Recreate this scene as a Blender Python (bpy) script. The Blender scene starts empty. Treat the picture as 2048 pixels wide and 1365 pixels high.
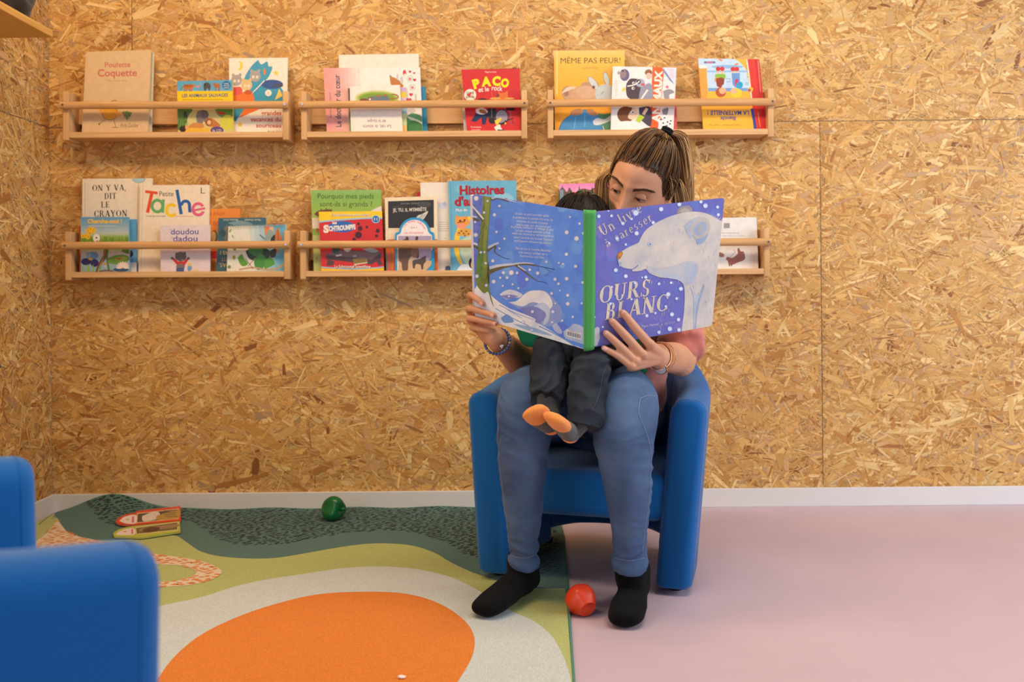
import bpy, bmesh, math, random
import numpy as np
from mathutils import Vector, Matrix
from mathutils.geometry import tessellate_polygon
PI = math.pi
random.seed(7)
S = bpy.context.scene
COL = S.collection
# ------------------------------------------------------------------ camera
FPX, CU, CV = 1991.1, 1024.0, 580.0          # focal length and optical axis in pixels of the 2048x1365 frame
CAM_D, CAM_H, ROLL = 3.43, 0.753, 0.0088
cs, sn = math.cos(ROLL), math.sin(ROLL)
cam_data = bpy.data.cameras.new('camera')
cam = bpy.data.objects.new('camera', cam_data); COL.objects.link(cam)
cam_data.lens = 35.0; cam_data.sensor_width = 36.0; cam_data.sensor_fit = 'HORIZONTAL'
cam_data.shift_x = 0.0; cam_data.shift_y = -(682.5 - CV) / 2048.0
cam.matrix_world = Matrix(((cs, sn, 0, 0), (0, 0, -1, -CAM_D), (-sn, cs, 0, CAM_H), (0, 0, 0, 1)))
cam_data.dof.use_dof = True; cam_data.dof.focus_distance = 2.45; cam_data.dof.aperture_fstop = 4.0
cam_data.clip_start = 0.05
S.camera = cam
# ------------------------------------------------------------------ world, lamps, exposure
S.view_settings.view_transform = 'Standard'; S.view_settings.look = 'None'
S.view_settings.gamma = 1.0; S.view_settings.use_curve_mapping = False
S.view_settings.exposure = -0.12
W = bpy.data.worlds.new('world'); S.world = W; W.use_nodes = True
W.node_tree.nodes['Background'].inputs[0].default_value = (0.80, 0.86, 1.0, 1)
W.node_tree.nodes['Background'].inputs[1].default_value = 0.34
def area(name, loc, target, sx, sy, power, color, spread=180):
    d = bpy.data.lights.new(name, 'AREA'); d.shape = 'RECTANGLE'; d.size = sx; d.size_y = sy
    d.energy = power; d.color = color; d.spread = math.radians(spread)
    o = bpy.data.objects.new(name, d); COL.objects.link(o)
    o.location = loc
    o.rotation_euler = (Vector(target) - Vector(loc)).to_track_quat('-Z', 'Y').to_euler()
    return o
area('ceiling_lamp_warm', (-1.0, -1.45, 2.55), (-0.9, -0.9, 0), 1.3, 0.35, 28.5, (1.0, 0.67, 0.33))
area('ceiling_lamp_middle', (0.7, -1.65, 2.55), (0.7, -1.0, 0), 1.4, 0.35, 31.5, (1.0, 0.84, 0.64))
area('window_daylight', (3.3, -2.1, 1.5), (0.4, -0.7, 0.6), 2.2, 1.7, 76, (0.80, 0.89, 1.0))
area('window_daylight_left', (-2.4, -4.3, 1.7), (0.2, -1.1, 0.7), 1.9, 1.5, 48, (0.90, 0.94, 1.0))
# ------------------------------------------------------------------ pixel helpers (where things stand, read off the photograph)
def ray(u, v):
    a = (u - CU) / FPX; b = -(v - CV) / FPX
    return Vector((a * cs + b * sn, 1.0, -a * sn + b * cs))
EYE = Vector((0, -CAM_D, CAM_H))
def P(u, v, y):
    return EYE + ray(u, v) * (y + CAM_D)
def F(u, v, z=0.0):
    r = ray(u, v); return EYE + r * ((z - CAM_H) / r.z)
def onplane(u, v, p0, n):
    r = ray(u, v); return EYE + r * ((p0 - EYE).dot(n) / r.dot(n))
# ------------------------------------------------------------------ colours and materials
def lin(c):
    return tuple(((x / 255) / 12.92 if x / 255 <= 0.04045 else ((x / 255 + 0.055) / 1.055) ** 2.4) for x in c[:3]) + (1.0,)
MATS = {}
def mat(name, rgb=(200, 200, 200), rough=0.6, spec=0.4, noise=0.0, nscale=40.0, bump=0.0, bscale=200.0, attr=None, metal=0.0,
        sheen=0.0, stretch=(1, 1, 1), sss=0.0, rgb2=None, coat=0.0):
    if name in MATS: return MATS[name]
    m = bpy.data.materials.new(name); m.use_nodes = True; MATS[name] = m
    nt = m.node_tree; b = nt.nodes['Principled BSDF']
    b.inputs['Roughness'].default_value = rough; b.inputs['Specular IOR Level'].default_value = spec
    b.inputs['Metallic'].default_value = metal
    if sheen: b.inputs['Sheen Weight'].default_value = sheen; b.inputs['Sheen Roughness'].default_value = 0.5
    if coat: b.inputs['Coat Weight'].default_value = coat; b.inputs['Coat Roughness'].default_value = 0.15
    if sss:
        b.inputs['Subsurface Weight'].default_value = sss; b.inputs['Subsurface Scale'].default_value = 0.006
        b.inputs['Subsurface Radius'].default_value = (1.0, 0.4, 0.2)
    c = lin(rgb)
    tc = nt.nodes.new('ShaderNodeTexCoord')
    mp = nt.nodes.new('ShaderNodeMapping'); mp.inputs['Scale'].default_value = stretch
    nt.links.new(tc.outputs['Object'], mp.inputs['Vector'])
    src = None
    if attr:
        at = nt.nodes.new('ShaderNodeAttribute'); at.attribute_name = attr; src = at.outputs['Color']
    if noise or rgb2:
        nz = nt.nodes.new('ShaderNodeTexNoise'); nz.inputs['Scale'].default_value = nscale; nz.inputs['Detail'].default_value = 5
        nt.links.new(mp.outputs['Vector'], nz.inputs['Vector'])
        rp = nt.nodes.new('ShaderNodeValToRGB')
        rp.color_ramp.elements[0].position = 0.3; rp.color_ramp.elements[1].position = 0.7
        nt.links.new(nz.outputs['Fac'], rp.inputs['Fac'])
        if rgb2 and not attr:
            rp.color_ramp.elements[0].color = c; rp.color_ramp.elements[1].color = lin(rgb2); src = rp.outputs['Color']
        else:
            lo, hi = 1 - noise, 1 + noise
            rp.color_ramp.elements[0].color = (lo, lo, lo, 1); rp.color_ramp.elements[1].color = (hi, hi, hi, 1)
            mx = nt.nodes.new('ShaderNodeMix'); mx.data_type = 'RGBA'; mx.blend_type = 'MULTIPLY'; mx.inputs[0].default_value = 1.0
            if src: nt.links.new(src, mx.inputs[6])
            else: mx.inputs[6].default_value = c
            nt.links.new(rp.outputs['Color'], mx.inputs[7]); src = mx.outputs[2]
    if src: nt.links.new(src, b.inputs['Base Color'])
    else: b.inputs['Base Color'].default_value = c
    if bump:
        n2 = nt.nodes.new('ShaderNodeTexNoise'); n2.inputs['Scale'].default_value = bscale; n2.inputs['Detail'].default_value = 3
        nt.links.new(mp.outputs['Vector'], n2.inputs['Vector'])
        bp = nt.nodes.new('ShaderNodeBump'); bp.inputs['Strength'].default_value = bump; bp.inputs['Distance'].default_value = 0.004
        nt.links.new(n2.outputs['Fac'], bp.inputs['Height']); nt.links.new(bp.outputs['Normal'], b.inputs['Normal'])
    return m
PRINT = mat('printed_paper', rough=0.42, spec=0.4, attr='Col', noise=0.05, nscale=60)
# ------------------------------------------------------------------ objects
def setp(o, label=None, cat=None, group=None, kind=None):
    if label: o['label'] = label
    if cat: o['category'] = cat
    if group: o['group'] = group
    if kind: o['kind'] = kind
    return o
def link(name, me, parent=None, smooth=False):
    o = bpy.data.objects.new(name, me); COL.objects.link(o)
    if parent: o.parent = parent
    if smooth: me.polygons.foreach_set('use_smooth', [True] * len(me.polygons))
    return o
def empty(name, loc=(0, 0, 0), rz=0.0, **k):
    o = bpy.data.objects.new(name, None); COL.objects.link(o)
    o.location = loc; o.rotation_euler = (0, 0, rz); o.empty_display_size = 0.05
    return setp(o, **k)
def bmobj(name, bm, m, parent=None, smooth=False, recalc=True):
    if recalc: bmesh.ops.recalc_face_normals(bm, faces=bm.faces[:])
    me = bpy.data.meshes.new(name); bm.to_mesh(me); bm.free()
    for x in (m if isinstance(m, (list, tuple)) else [m]): me.materials.append(x)
    return link(name, me, parent, smooth)
def box(bm, x0, x1, y0, y1, z0, z1, mi=0, bevel=0.0, seg=2, M=None):
    r = bmesh.ops.create_cube(bm, size=1.0)
    vs = r['verts']
    for v in vs:
        v.co = Vector(((x0 + x1) / 2 + v.co.x * (x1 - x0), (y0 + y1) / 2 + v.co.y * (y1 - y0), (z0 + z1) / 2 + v.co.z * (z1 - z0)))
    fs = set(f for v in vs for f in v.link_faces)
    if bevel:
        es = list(set(e for v in vs for e in v.link_edges))
        g = bmesh.ops.bevel(bm, geom=es, offset=bevel, segments=seg, affect='EDGES', profile=0.5)
        fs = set(g['faces']) | set(f for f in fs if f.is_valid)
        vs = list(set(v for f in fs for v in f.verts))
    for f in fs: f.material_index = mi
    if M is not None:
        for v in vs: v.co = M @ v.co
    return vs
def catmull(pts, n):
    """resample control rows (any length tuples) with a Catmull-Rom spline, n samples per span"""
    A = [np.array(p, float) for p in pts]; out = []
    for i in range(len(A) - 1):
        p0 = A[max(i - 1, 0)]; p1 = A[i]; p2 = A[i + 1]; p3 = A[min(i + 2, len(A) - 1)]
        for k in range(n):
            t = k / n
            out.append(0.5 * ((2 * p1) + (-p0 + p2) * t + (2 * p0 - 5 * p1 + 4 * p2 - p3) * t * t + (-p0 + 3 * p1 - 3 * p2 + p3) * t ** 3))
    out.append(A[-1]); return out
def tube(bm, rows, seg=16, n=4, side=(1, 0, 0), mi=0, cap=True, power=2.0, wob=None):
    """rows: (x,y,z,ra,rb) ; ra along the 'side' direction, rb across it. Rounded ends."""
    R = catmull(rows, n) if n > 1 else [np.array(r, float) for r in rows]
    C = [Vector(r[:3]) for r in R]
    rings = []
    sd = Vector(side)
    for i, r in enumerate(R):
        t = (C[min(i + 1, len(C) - 1)] - C[max(i - 1, 0)]).normalized()
        a = (sd - t * sd.dot(t))
        if a.length < 1e-4: a = t.orthogonal()
        a.normalize(); b = t.cross(a)
        ring = []
        for k in range(seg):
            th = 2 * PI * k / seg; c, s_ = math.cos(th), math.sin(th)
            if power != 2.0:
                c = math.copysign(abs(c) ** (2 / power), c); s_ = math.copysign(abs(s_) ** (2 / power), s_)
            p = C[i] + a * (c * r[3]) + b * (s_ * r[4])
            if wob: p = p + (p - C[i]).normalized() * wob(i / (len(R) - 1), th)
            ring.append(bm.verts.new(p))
        rings.append(ring)
    for i in range(len(rings) - 1):
        for k in range(seg):
            f = bm.faces.new((rings[i][k], rings[i][(k + 1) % seg], rings[i + 1][(k + 1) % seg], rings[i + 1][k])); f.material_index = mi
    if cap == 'flat':
        for ring in (rings[0], rings[-1]): bm.faces.new(ring).material_index = mi
    elif cap:
        for ring, i, sgn in ((rings[0], 0, -1), (rings[-1], len(C) - 1, 1)):
            t = (C[min(i + 1, len(C) - 1)] - C[max(i - 1, 0)]).normalized() * sgn
            rr = min(R[i][3], R[i][4]); prev = ring
            for q in (0.45, 0.8):
                ang = q * PI / 2
                new = [bm.verts.new(C[i] + (v.co - C[i]) * math.cos(ang) + t * rr * math.sin(ang)) for v in ring]
                for k in range(seg):
                    f = bm.faces.new((prev[k], prev[(k + 1) % seg], new[(k + 1) % seg], new[k])); f.material_index = mi
                prev = new
            tip = bm.verts.new(C[i] + t * rr)
            for k in range(seg):
                f = bm.faces.new((prev[k], prev[(k + 1) % seg], tip)); f.material_index = mi
    return rings
def sphere(bm, c, r, u=16, v=10, mi=0, M=None):
    g = bmesh.ops.create_uvsphere(bm, u_segments=u, v_segments=v, radius=1.0)
    R = r if isinstance(r, (tuple, list)) else (r, r, r)
    for x in g['verts']:
        p = Vector((x.co.x * R[0], x.co.y * R[1], x.co.z * R[2]))
        if M is not None: p = M @ p
        x.co = p + Vector(c)
    for f in set(f for x in g['verts'] for f in x.link_faces): f.material_index = mi
    return g['verts']
def evaluated(o):
    dg = bpy.context.evaluated_depsgraph_get(); dg.update()
    return bpy.data.meshes.new_from_object(o.evaluated_get(dg))
def bake(o):
    """turn an object's modifiers into its mesh"""
    me = evaluated(o); ms = list(o.data.materials)
    o.modifiers.clear(); old = o.data; o.data = me
    if not me.materials:
        for x in ms: me.materials.append(x)
    bpy.data.meshes.remove(old); return o
def subsurf(o, lv=2):
    m = o.modifiers.new('s', 'SUBSURF'); m.levels = lv; m.render_levels = lv; return o
def shade(o):
    o.data.polygons.foreach_set('use_smooth', [True] * len(o.data.polygons)); return o
# ================================================================== the room
CX = -1.590                                   # left wall plane
def osb_material():
    m = bpy.data.materials.new('osb_board'); m.use_nodes = True; nt = m.node_tree; b = nt.nodes['Principled BSDF']
    b.inputs['Roughness'].default_value = 0.52; b.inputs['Specular IOR Level'].default_value = 0.35
    at = nt.nodes.new('ShaderNodeAttribute'); at.attribute_name = 'Col'
    uv = nt.nodes.new('ShaderNodeUVMap'); uv.uv_map = 'UVMap'
    mp = nt.nodes.new('ShaderNodeMapping'); mp.inputs['Scale'].default_value = (14, 420, 1)
    nt.links.new(uv.outputs['UV'], mp.inputs['Vector'])
    nz = nt.nodes.new('ShaderNodeTexNoise'); nz.inputs['Scale'].default_value = 1.0; nz.inputs['Detail'].default_value = 3
    nt.links.new(mp.outputs['Vector'], nz.inputs['Vector'])
    rp = nt.nodes.new('ShaderNodeValToRGB')
    rp.color_ramp.elements[0].position = 0.28; rp.color_ramp.elements[0].color = (0.80, 0.77, 0.72, 1)
    rp.color_ramp.elements[1].position = 0.72; rp.color_ramp.elements[1].color = (1.10, 1.10, 1.10, 1)
    nt.links.new(nz.outputs['Fac'], rp.inputs['Fac'])
    mx = nt.nodes.new('ShaderNodeMix'); mx.data_type = 'RGBA'; mx.blend_type = 'MULTIPLY'; mx.inputs[0].default_value = 1.0
    nt.links.new(at.outputs['Color'], mx.inputs[6]); nt.links.new(rp.outputs['Color'], mx.inputs[7])
    nt.links.new(mx.outputs[2], b.inputs['Base Color'])
    bp = nt.nodes.new('ShaderNodeBump'); bp.inputs['Strength'].default_value = 0.25; bp.inputs['Distance'].default_value = 0.0006
    nt.links.new(nz.outputs['Fac'], bp.inputs['Height']); nt.links.new(bp.outputs['Normal'], b.inputs['Normal'])
    return m
OSB = osb_material()
OSB_EDGE = mat('osb_gap', (52, 34, 18), rough=0.9)
def osb_wall(name, s0, s1, z1, seams, count, place, seed):
    """A board wall: pressed wood strands, cut at the board seams. place(s, z, h) -> world xyz."""
    rng = np.random.default_rng(seed)
    n = count
    big = np.clip(1.25 - np.arange(n) / n * 0.85, 0.3, 1.2)
    L = np.exp(rng.normal(math.log(0.072), 0.60, n)) * big; L = np.clip(L, 0.010, 0.19)
    Wd = np.exp(rng.normal(math.log(0.0084), 0.80, n)) * big; Wd = np.minimum(np.clip(Wd, 0.0013, 0.034), L * 0.45)
    ang = rng.normal(0, 0.72, n); fl = rng.random(n) < 0.16; ang[fl] = rng.uniform(-PI / 2, PI / 2, fl.sum())
    sc = rng.uniform(s0, s1, n); zc = rng.uniform(-0.02, z1 + 0.02, n)
    # hexagon strands with ragged, slanted ends
    px = np.stack([-0.5 + rng.uniform(-.06, .10, n), -0.25 + rng.uniform(-.1, .1, n), 0.5 + rng.uniform(-.12, .05, n), 0.5 + rng.uniform(-.1, .06, n),
                   0.1 + rng.uniform(-.2, .2, n), -0.5 + rng.uniform(-.05, .12, n)], 1) * L[:, None]
    tp = rng.uniform(0.35, 1.0, (n, 2))
    py = np.stack([-0.5 * tp[:, 0], -0.5 + 0 * sc, -0.5 * tp[:, 1], 0.5 * tp[:, 1], 0.5 + 0 * sc, 0.5 * tp[:, 0]], 1) * Wd[:, None]
    bend = rng.normal(0, 1.2, n); bmx = 1.6 * Wd / L ** 2; bend = np.clip(bend, -bmx, bmx)
    for kind, pos, a0, a1 in seams:                      # strands cut by a seam are straight
        bend[np.abs((zc if kind == 'h' else sc) - pos) < L * 0.55] = 0
    bend = bend[:, None]
    pyb = py + bend * px * px
    ca, sa = np.cos(ang)[:, None], np.sin(ang)[:, None]
    X = sc[:, None] + px * ca - pyb * sa; Z = zc[:, None] + px * sa + pyb * ca
    # cut at the board the strand belongs to
    lo_s = np.full(n, s0); hi_s = np.full(n, s1); lo_z = np.zeros(n); hi_z = np.full(n, z1)
    g = 0.0006
    for kind, pos, a0, a1 in seams:
        if kind == 'h':
            up = zc > pos; lo_z[up] = np.maximum(lo_z[up], pos + g); hi_z[~up] = np.minimum(hi_z[~up], pos - g)
    for kind, pos, a0, a1 in seams:
        if kind == 'v':
            inr = (zc > a0) & (zc < a1); rt = sc > pos
            lo_s[inr & rt] = np.maximum(lo_s[inr & rt], pos + g); hi_s[inr & ~rt] = np.minimum(hi_s[inr & ~rt], pos - g)
    def parea(x, z): return 0.5 * (x * np.roll(z, -1, 1) - np.roll(x, -1, 1) * z).sum(1)
    A0 = parea(X, Z)
    dx = np.minimum(0, hi_s - X.max(1)) + np.maximum(0, lo_s - X.min(1)); dz = np.minimum(0, hi_z - Z.max(1)) + np.maximum(0, lo_z - Z.min(1))
    X = X + dx[:, None]; Z = Z + dz[:, None]; sc = sc + dx; zc = zc + dz
    X = np.clip(X, lo_s[:, None], hi_s[:, None]); Z = np.clip(Z, lo_z[:, None], hi_z[:, None])
    A1 = parea(X, Z)
    # of a strand cut by a seam only a proper piece is kept
    bad = (A1 < 0.45 * A0) | (A0 <= 0)
    X[bad] = sc[bad, None]; Z[bad] = zc[bad, None]; Z[bad] = -0.01
    H = 0.0002 + np.arange(n) / n * 0.0022
    H = H[:, None] + np.zeros((n, 6))
    pal = np.array([lin(c)[:3] for c in ((228, 182, 110), (218, 168, 96), (206, 152, 82), (192, 134, 68), (212, 166, 114), (238, 202, 138), (176, 116, 58), (188, 152, 114), (96, 64, 36), (150, 92, 44))])
    wts = np.array([.25, .25, .17, .075, .11, .12, .022, .018, .0016, .007]); wts /= wts.sum()
    ci = rng.choice(len(pal), n, p=wts)
    dark = ci == 8
    px_shrink = np.where(dark, 0.28, 1.0)[:, None]
    X = sc[:, None] + (X - sc[:, None]) * px_shrink; Z = zc[:, None] + (Z - zc[:, None]) * px_shrink
    C = pal[ci] * rng.uniform(0.84, 1.12, n)[:, None]
    V = place(X.ravel(), Z.ravel(), H.ravel())
    base = place(np.array([s0, s1, s1, s0]), np.array([0, 0, z1, z1.__float__()]), np.zeros(4) - 0.0003)
    gs = []
    for kind, pos, a0, a1 in seams:
        q = [(s0, pos - g), (s1, pos - g), (s1, pos + g), (s0, pos + g)] if kind == 'h' else [(pos - g, a0), (pos + g, a0), (pos + g, min(a1, z1)), (pos - g, min(a1, z1))]
        q = np.array(q); gs.append(place(q[:, 0], q[:, 1], np.zeros(4) + 0.0))
    ns = len(gs)
    V = np.concatenate([V, base] + gs)
    me = bpy.data.meshes.new(name)
    faces = (np.arange(n * 6).reshape(n, 6)).tolist() + [[n * 6 + k * 4 + i for i in range(4)] for k in range(1 + ns)]
    me.from_pydata(V.tolist(), [], faces)
    me.materials.append(OSB); me.materials.append(OSB_EDGE)
    me.polygons[n].material_index = 0
    col = me.attributes.new('Col', 'FLOAT_COLOR', 'CORNER')
    cc = np.ones((n * 6 + 4 + 4 * ns, 4)); cc[:n * 6, :3] = np.repeat(C, 6, 0); cc[n * 6:, :3] = (0.50, 0.30, 0.125); cc[n * 6 + 4:, :3] = (0.03, 0.018, 0.01)
    col.data.foreach_set('color', cc.ravel())
    uvl = me.uv_layers.new(name='UVMap')
    uv = np.zeros((n * 6 + 4 + 4 * ns, 2)); off = rng.uniform(0, 50, (n, 2))
    uv[:n * 6, 0] = (px + off[:, :1]).ravel(); uv[:n * 6, 1] = (py + off[:, 1:]).ravel()
    uvl.data.foreach_set('uv', uv.ravel())
    me.update(); me.shade_flat()
    return setp(link(name, me), kind='structure')
SEAM = P(1642, 242.5, 0).z
SX1 = P(1642.6, 600, 0).x
SX2 = P(264, 60, 0).x
wall = osb_wall('wall_back', CX, 3.2, 2.2, [('h', SEAM, 0, 0), ('v', SX1, 0, SEAM), ('v', SX2, SEAM, 9)], 87000,
                lambda s, z, h: np.stack([s, -h, z], 1), 3)
wall_l = osb_wall('wall_left', -2.5, 0.0, 2.2, [('h', SEAM, 0, 0), ('v', -1.25, 0, SEAM), ('v', -2.1, SEAM, 9)], 26000,
                  lambda s, z, h: np.stack([CX + h, s, z], 1), 4)
def slab(name, x0, x1, y0, y1, z0, z1, m, bevel=0, **k):
    bm = bmesh.new(); box(bm, x0, x1, y0, y1, z0, z1, bevel=bevel)
    return setp(bmobj(name, bm, m), **k)
def floor_mat():
    m = mat('lilac_vinyl', (204, 180, 189), rough=0.42, spec=0.35, noise=0.03, nscale=5.0, bump=0.02, bscale=900)
    return m
slab('floor', CX - 0.1, 3.3, -5.0, 0.1, -0.05, 0.0, floor_mat(), kind='structure')
WHITE = mat('white_painted_trim', (226, 222, 220), rough=0.4, noise=0.015, nscale=9)
slab('baseboard_back', CX, 3.2, -0.014, -0.0026, 0.0, 0.0635, WHITE, 0.0015, kind='structure')
slab('baseboard_left', CX + 0.0026, CX + 0.014, -2.5, -0.014, 0.0, 0.0635, WHITE, 0.0015, kind='structure')

# ================================================================== rug
RZ = 0.007
def cr2(pts, n=6):
    return [tuple(p) for p in catmull(pts, n)]
def rug_lift(p):
    """the rug is a little too long: it climbs the baseboard near the corner and waves along it"""
    d1 = P(230, 992, -0.02)
    g = math.exp(-((p.x - d1.x) / 0.13) ** 2) * max(0.0, 1 - (-p.y - 0.015) / 0.25) ** 1.5 * (d1.z - RZ)
    g += (0.5 + 0.5 * math.sin(p.x * 22.0 + 1.0)) * 0.006 * max(0.0, 1 - (-p.y) / 0.09)
    return g
rug_back = cr2([(78, 1050), (110, 1030), (150, 1024), (200, 1021), (260, 1019), (330, 1018.5), (430, 1017.5), (560, 1016.8), (700, 1016), (850, 1015.2), (950, 1014.6), (1050, 1014), (1112, 1013.5)], 8)
rug_outline = rug_back + [(1128, 1075), (1147, 1365)]
RUGC = dict(teal=(88, 124, 116), dark=(38, 46, 44), green=(190, 196, 118), white=(214, 218, 212), orange=(238, 132, 26), pinkw=(240, 218, 186), edge=(84, 132, 112))
rug_bm = bmesh.new(); rug_col = rug_bm.loops.layers.float_color.new('Col')
def fl(u, v):
    p = F(u, v, RZ); p.y = min(p.y, -0.0155); p.x = max(p.x, CX + 0.0155); return Vector((p.x, p.y, 0))
def rug_poly(pts, color, layer, world=False, cutlen=0.06):
    v2 = [Vector(p) if world else fl(*p) for p in pts]
    tb = bmesh.new()
    vs = [tb.verts.new(p) for p in v2]
    for t in tessellate_polygon([v2]):
        try: tb.faces.new([vs[i] for i in t])
        except ValueError: pass
    if cutlen:
        for _ in range(6):
            es = [e for e in tb.edges if e.calc_length() > cutlen and (e.verts[0].co.y > -0.42 or e.verts[1].co.y > -0.42)]
            if not es: break
            bmesh.ops.subdivide_edges(tb, edges=es, cuts=1)
            bmesh.ops.triangulate(tb, faces=tb.faces[:])
    c = lin(color)
    mp_ = {}
    for v in tb.verts:
        mp_[v] = rug_bm.verts.new((v.co.x, v.co.y, RZ + 0.0003 * layer + rug_lift(v.co)))
    for f in tb.faces:
        nf = rug_bm.faces.new([mp_[v] for v in f.verts])
        nf.normal_update()
        if nf.normal.z < 0: nf.normal_flip()
        for l in nf.loops: l[rug_col] = c
    tb.free()
far = [(1146 + 7 * k, 1365 + 110 * k) for k in range(1, 3)]
outline_w = [fl(*p) for p in rug_outline] + [fl(1162, 1560), fl(700, 1900), Vector((-1.45, -2.0, 0)), Vector((-1.5, -1.2, 0)), Vector((-1.57, -0.4, 0))]
rug_poly(outline_w, RUGC['teal'], 0, True)
dots_low = cr2([(150, 1013), (168, 1020), (185, 1036), (227, 1052), (300, 1046), (362, 1039), (408, 1056), (430, 1075), (467, 1088), (523, 1091), (590, 1086), (645, 1075), (719, 1065), (779, 1062), (831, 1067), (879, 1080), (905, 1095), (927, 1108), (951, 1116), (1010, 1135), (1071, 1147), (1124, 1146)], 5)
teal_low = cr2([(108, 1030), (116, 1042), (129, 1060), (160, 1076), (220, 1082), (290, 1076), (346, 1071), (374, 1086), (400, 1103), (437, 1113), (497, 1118), (552, 1116.6), (608, 1108), (664, 1098), (719, 1090), (768, 1087.6), (823, 1092), (868, 1106), (897, 1123), (927, 1138), (957, 1150), (1010, 1166), (1063, 1177), (1131, 1178)], 5)
green_low = cr2([(150, 1280), (240, 1245), (319, 1214), (400, 1196), (471, 1174), (534, 1160), (608, 1149), (682, 1138), (757, 1134), (831, 1139), (887, 1151), (924, 1165), (960, 1184), (1000, 1208), (1028, 1226), (1063, 1241), (1098, 1267), (1120, 1300), (1138, 1345), (1148, 1400)], 5)
leftw = [Vector((-1.45, -2.0, 0)), Vector((-1.5, -1.2, 0)), Vector((-1.565, -0.4, 0))]
rug_poly([fl(*p) for p in teal_low] + [fl(1145, 1365), fl(1159, 1560), fl(700, 1900)] + leftw, RUGC['green'], 1, True)
rug_poly([fl(*p) for p in green_low] + [fl(1156, 1560), fl(700, 1900), Vector((-1.3, -2.0, 0)), Vector((-1.3, -1.6, 0))], RUGC['white'], 2, True)
orange = cr2([(315, 1361), (348, 1316), (404, 1270), (486, 1231), (571, 1204), (645, 1189), (738, 1185), (812, 1189), (875, 1207), (924, 1238), (946, 1268), (948, 1301), (930, 1342), (885, 1400), (800, 1450), (650, 1490), (480, 1500), (350, 1470), (295, 1420), (315, 1361)], 5)[:-1]
rug_poly(orange, RUGC['orange'], 3)
ring_o = cr2([(200, 1084), (315, 1110), (348, 1114), (408, 1125), (437, 1138), (443, 1146), (430, 1157), (393, 1169), (319, 1176), (220, 1176), (120, 1160)], 5)
ring_i = cr2([(120, 1140), (220, 1150), (319, 1165), (371, 1159), (391, 1149), (389, 1142), (360, 1132.5), (315, 1130), (240, 1120), (190, 1108)], 5)
ring_tail = [(190, 1108), (120, 1140), (60, 1150), (40, 1120), (90, 1071), (115, 1043), (135, 1064), (160, 1075), (200, 1084)]
rug_poly(ring_o + [(60, 1150)] + ring_i, RUGC['pinkw'], 3, cutlen=0)
rug_poly([(200, 1083), (160, 1075), (135, 1066), (115, 1043), (88, 1072), (40, 1110), (60, 1150), (120, 1140), (190, 1108)], RUGC['pinkw'], 3)
rng = random.Random(5)
def inside(pt, poly):
    x, y = pt; c = False; j = len(poly) - 1
    for i in range(len(poly)):
        xi, yi = poly[i]; xj, yj = poly[j]
        if (yi > y) != (yj > y) and x < (xj - xi) * (y - yi) / (yj - yi) + xi: c = not c
        j = i
    return c
def dots(poly_w, color, layer, pitch, lx, ly, ang, jit=0.35):
    P2 = [(p.x, p.y) for p in poly_w]
    xs = [p[0] for p in P2]; ys = [p[1] for p in P2]
    y = min(ys); row = 0
    while y < max(ys):
        x = min(xs) + (row % 2) * pitch * 0.6
        while x < max(xs):
            cx, cy = x + rng.uniform(-jit, jit) * pitch, y + rng.uniform(-jit, jit) * pitch * 0.6
            x += pitch * 1.15
            if not inside((cx, cy), P2): continue
            a = ang + rng.uniform(-0.5, 0.5); a1, b1 = lx * rng.uniform(.7, 1.25), ly * rng.uniform(.7, 1.3)
            pts = [Vector((cx + math.cos(t) * a1 * math.cos(a) - math.sin(t) * b1 * math.sin(a), cy + math.cos(t) * a1 * math.sin(a) + math.sin(t) * b1 * math.cos(a), 0)) for t in [k * PI / 3 + rng.uniform(-.2, .2) for k in range(6)]]
            rug_poly(pts, color, layer, True, 0)
        y += pitch * 0.62; row += 1
dark_zone = [fl(*p) for p in dots_low] + [fl(*p) for p in reversed([q for q in rug_back if q[0] > 150])]
dots(dark_zone, RUGC['dark'], 2, 0.0195, 0.0082, 0.0038, 0.5)
dots([fl(*p) for p in ring_o + [(60, 1150)] + ring_i], (238, 142, 56), 4, 0.024, 0.0095, 0.0055, 0.1)
dots([fl(*p) for p in ring_tail], (238, 142, 56), 4, 0.026, 0.0095, 0.0055, 0.1)
# bound edge: a low rolled border along the right side and the back
edge_pts = [fl(*p) for p in rug_outline] + [fl(1162, 1560)]
eb = bmesh.new()
tube(eb, [(p.x, p.y, max(RZ * 0.5, RZ * 0.55 + rug_lift(p)), 0.0046, 0.0036) for p in edge_pts], seg=8, n=1, side=(0, 0, 1))
edge_me = bpy.data.meshes.new('e'); eb.to_mesh(edge_me); eb.free()
RUG = mat('rug_pile', rough=0.95, spec=0.05, attr='Col', noise=0.16, nscale=330, bump=0.9, bscale=420, sheen=0.15)
RUGE = mat('rug_binding', RUGC['edge'], rough=0.9, noise=0.15, nscale=200, bump=0.5, bscale=300)
# flat underside so the rug has thickness
tess = tessellate_polygon([outline_w]); uv_ = [rug_bm.verts.new((p.x, p.y, 0.0006)) for p in outline_w]
for t in tess:
    f = rug_bm.faces.new([uv_[i] for i in t])
    for l in f.loops: l[rug_col] = lin(RUGC['teal'])
rug = bmobj('rug', rug_bm, RUG, recalc=False)
setp(rug, 'large play rug with an orange oval, white, green and dotted dark teal bands', 'rug')
link('edge_binding', edge_me, rug).data.materials.append(RUGE); shade(rug.children[0])
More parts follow.
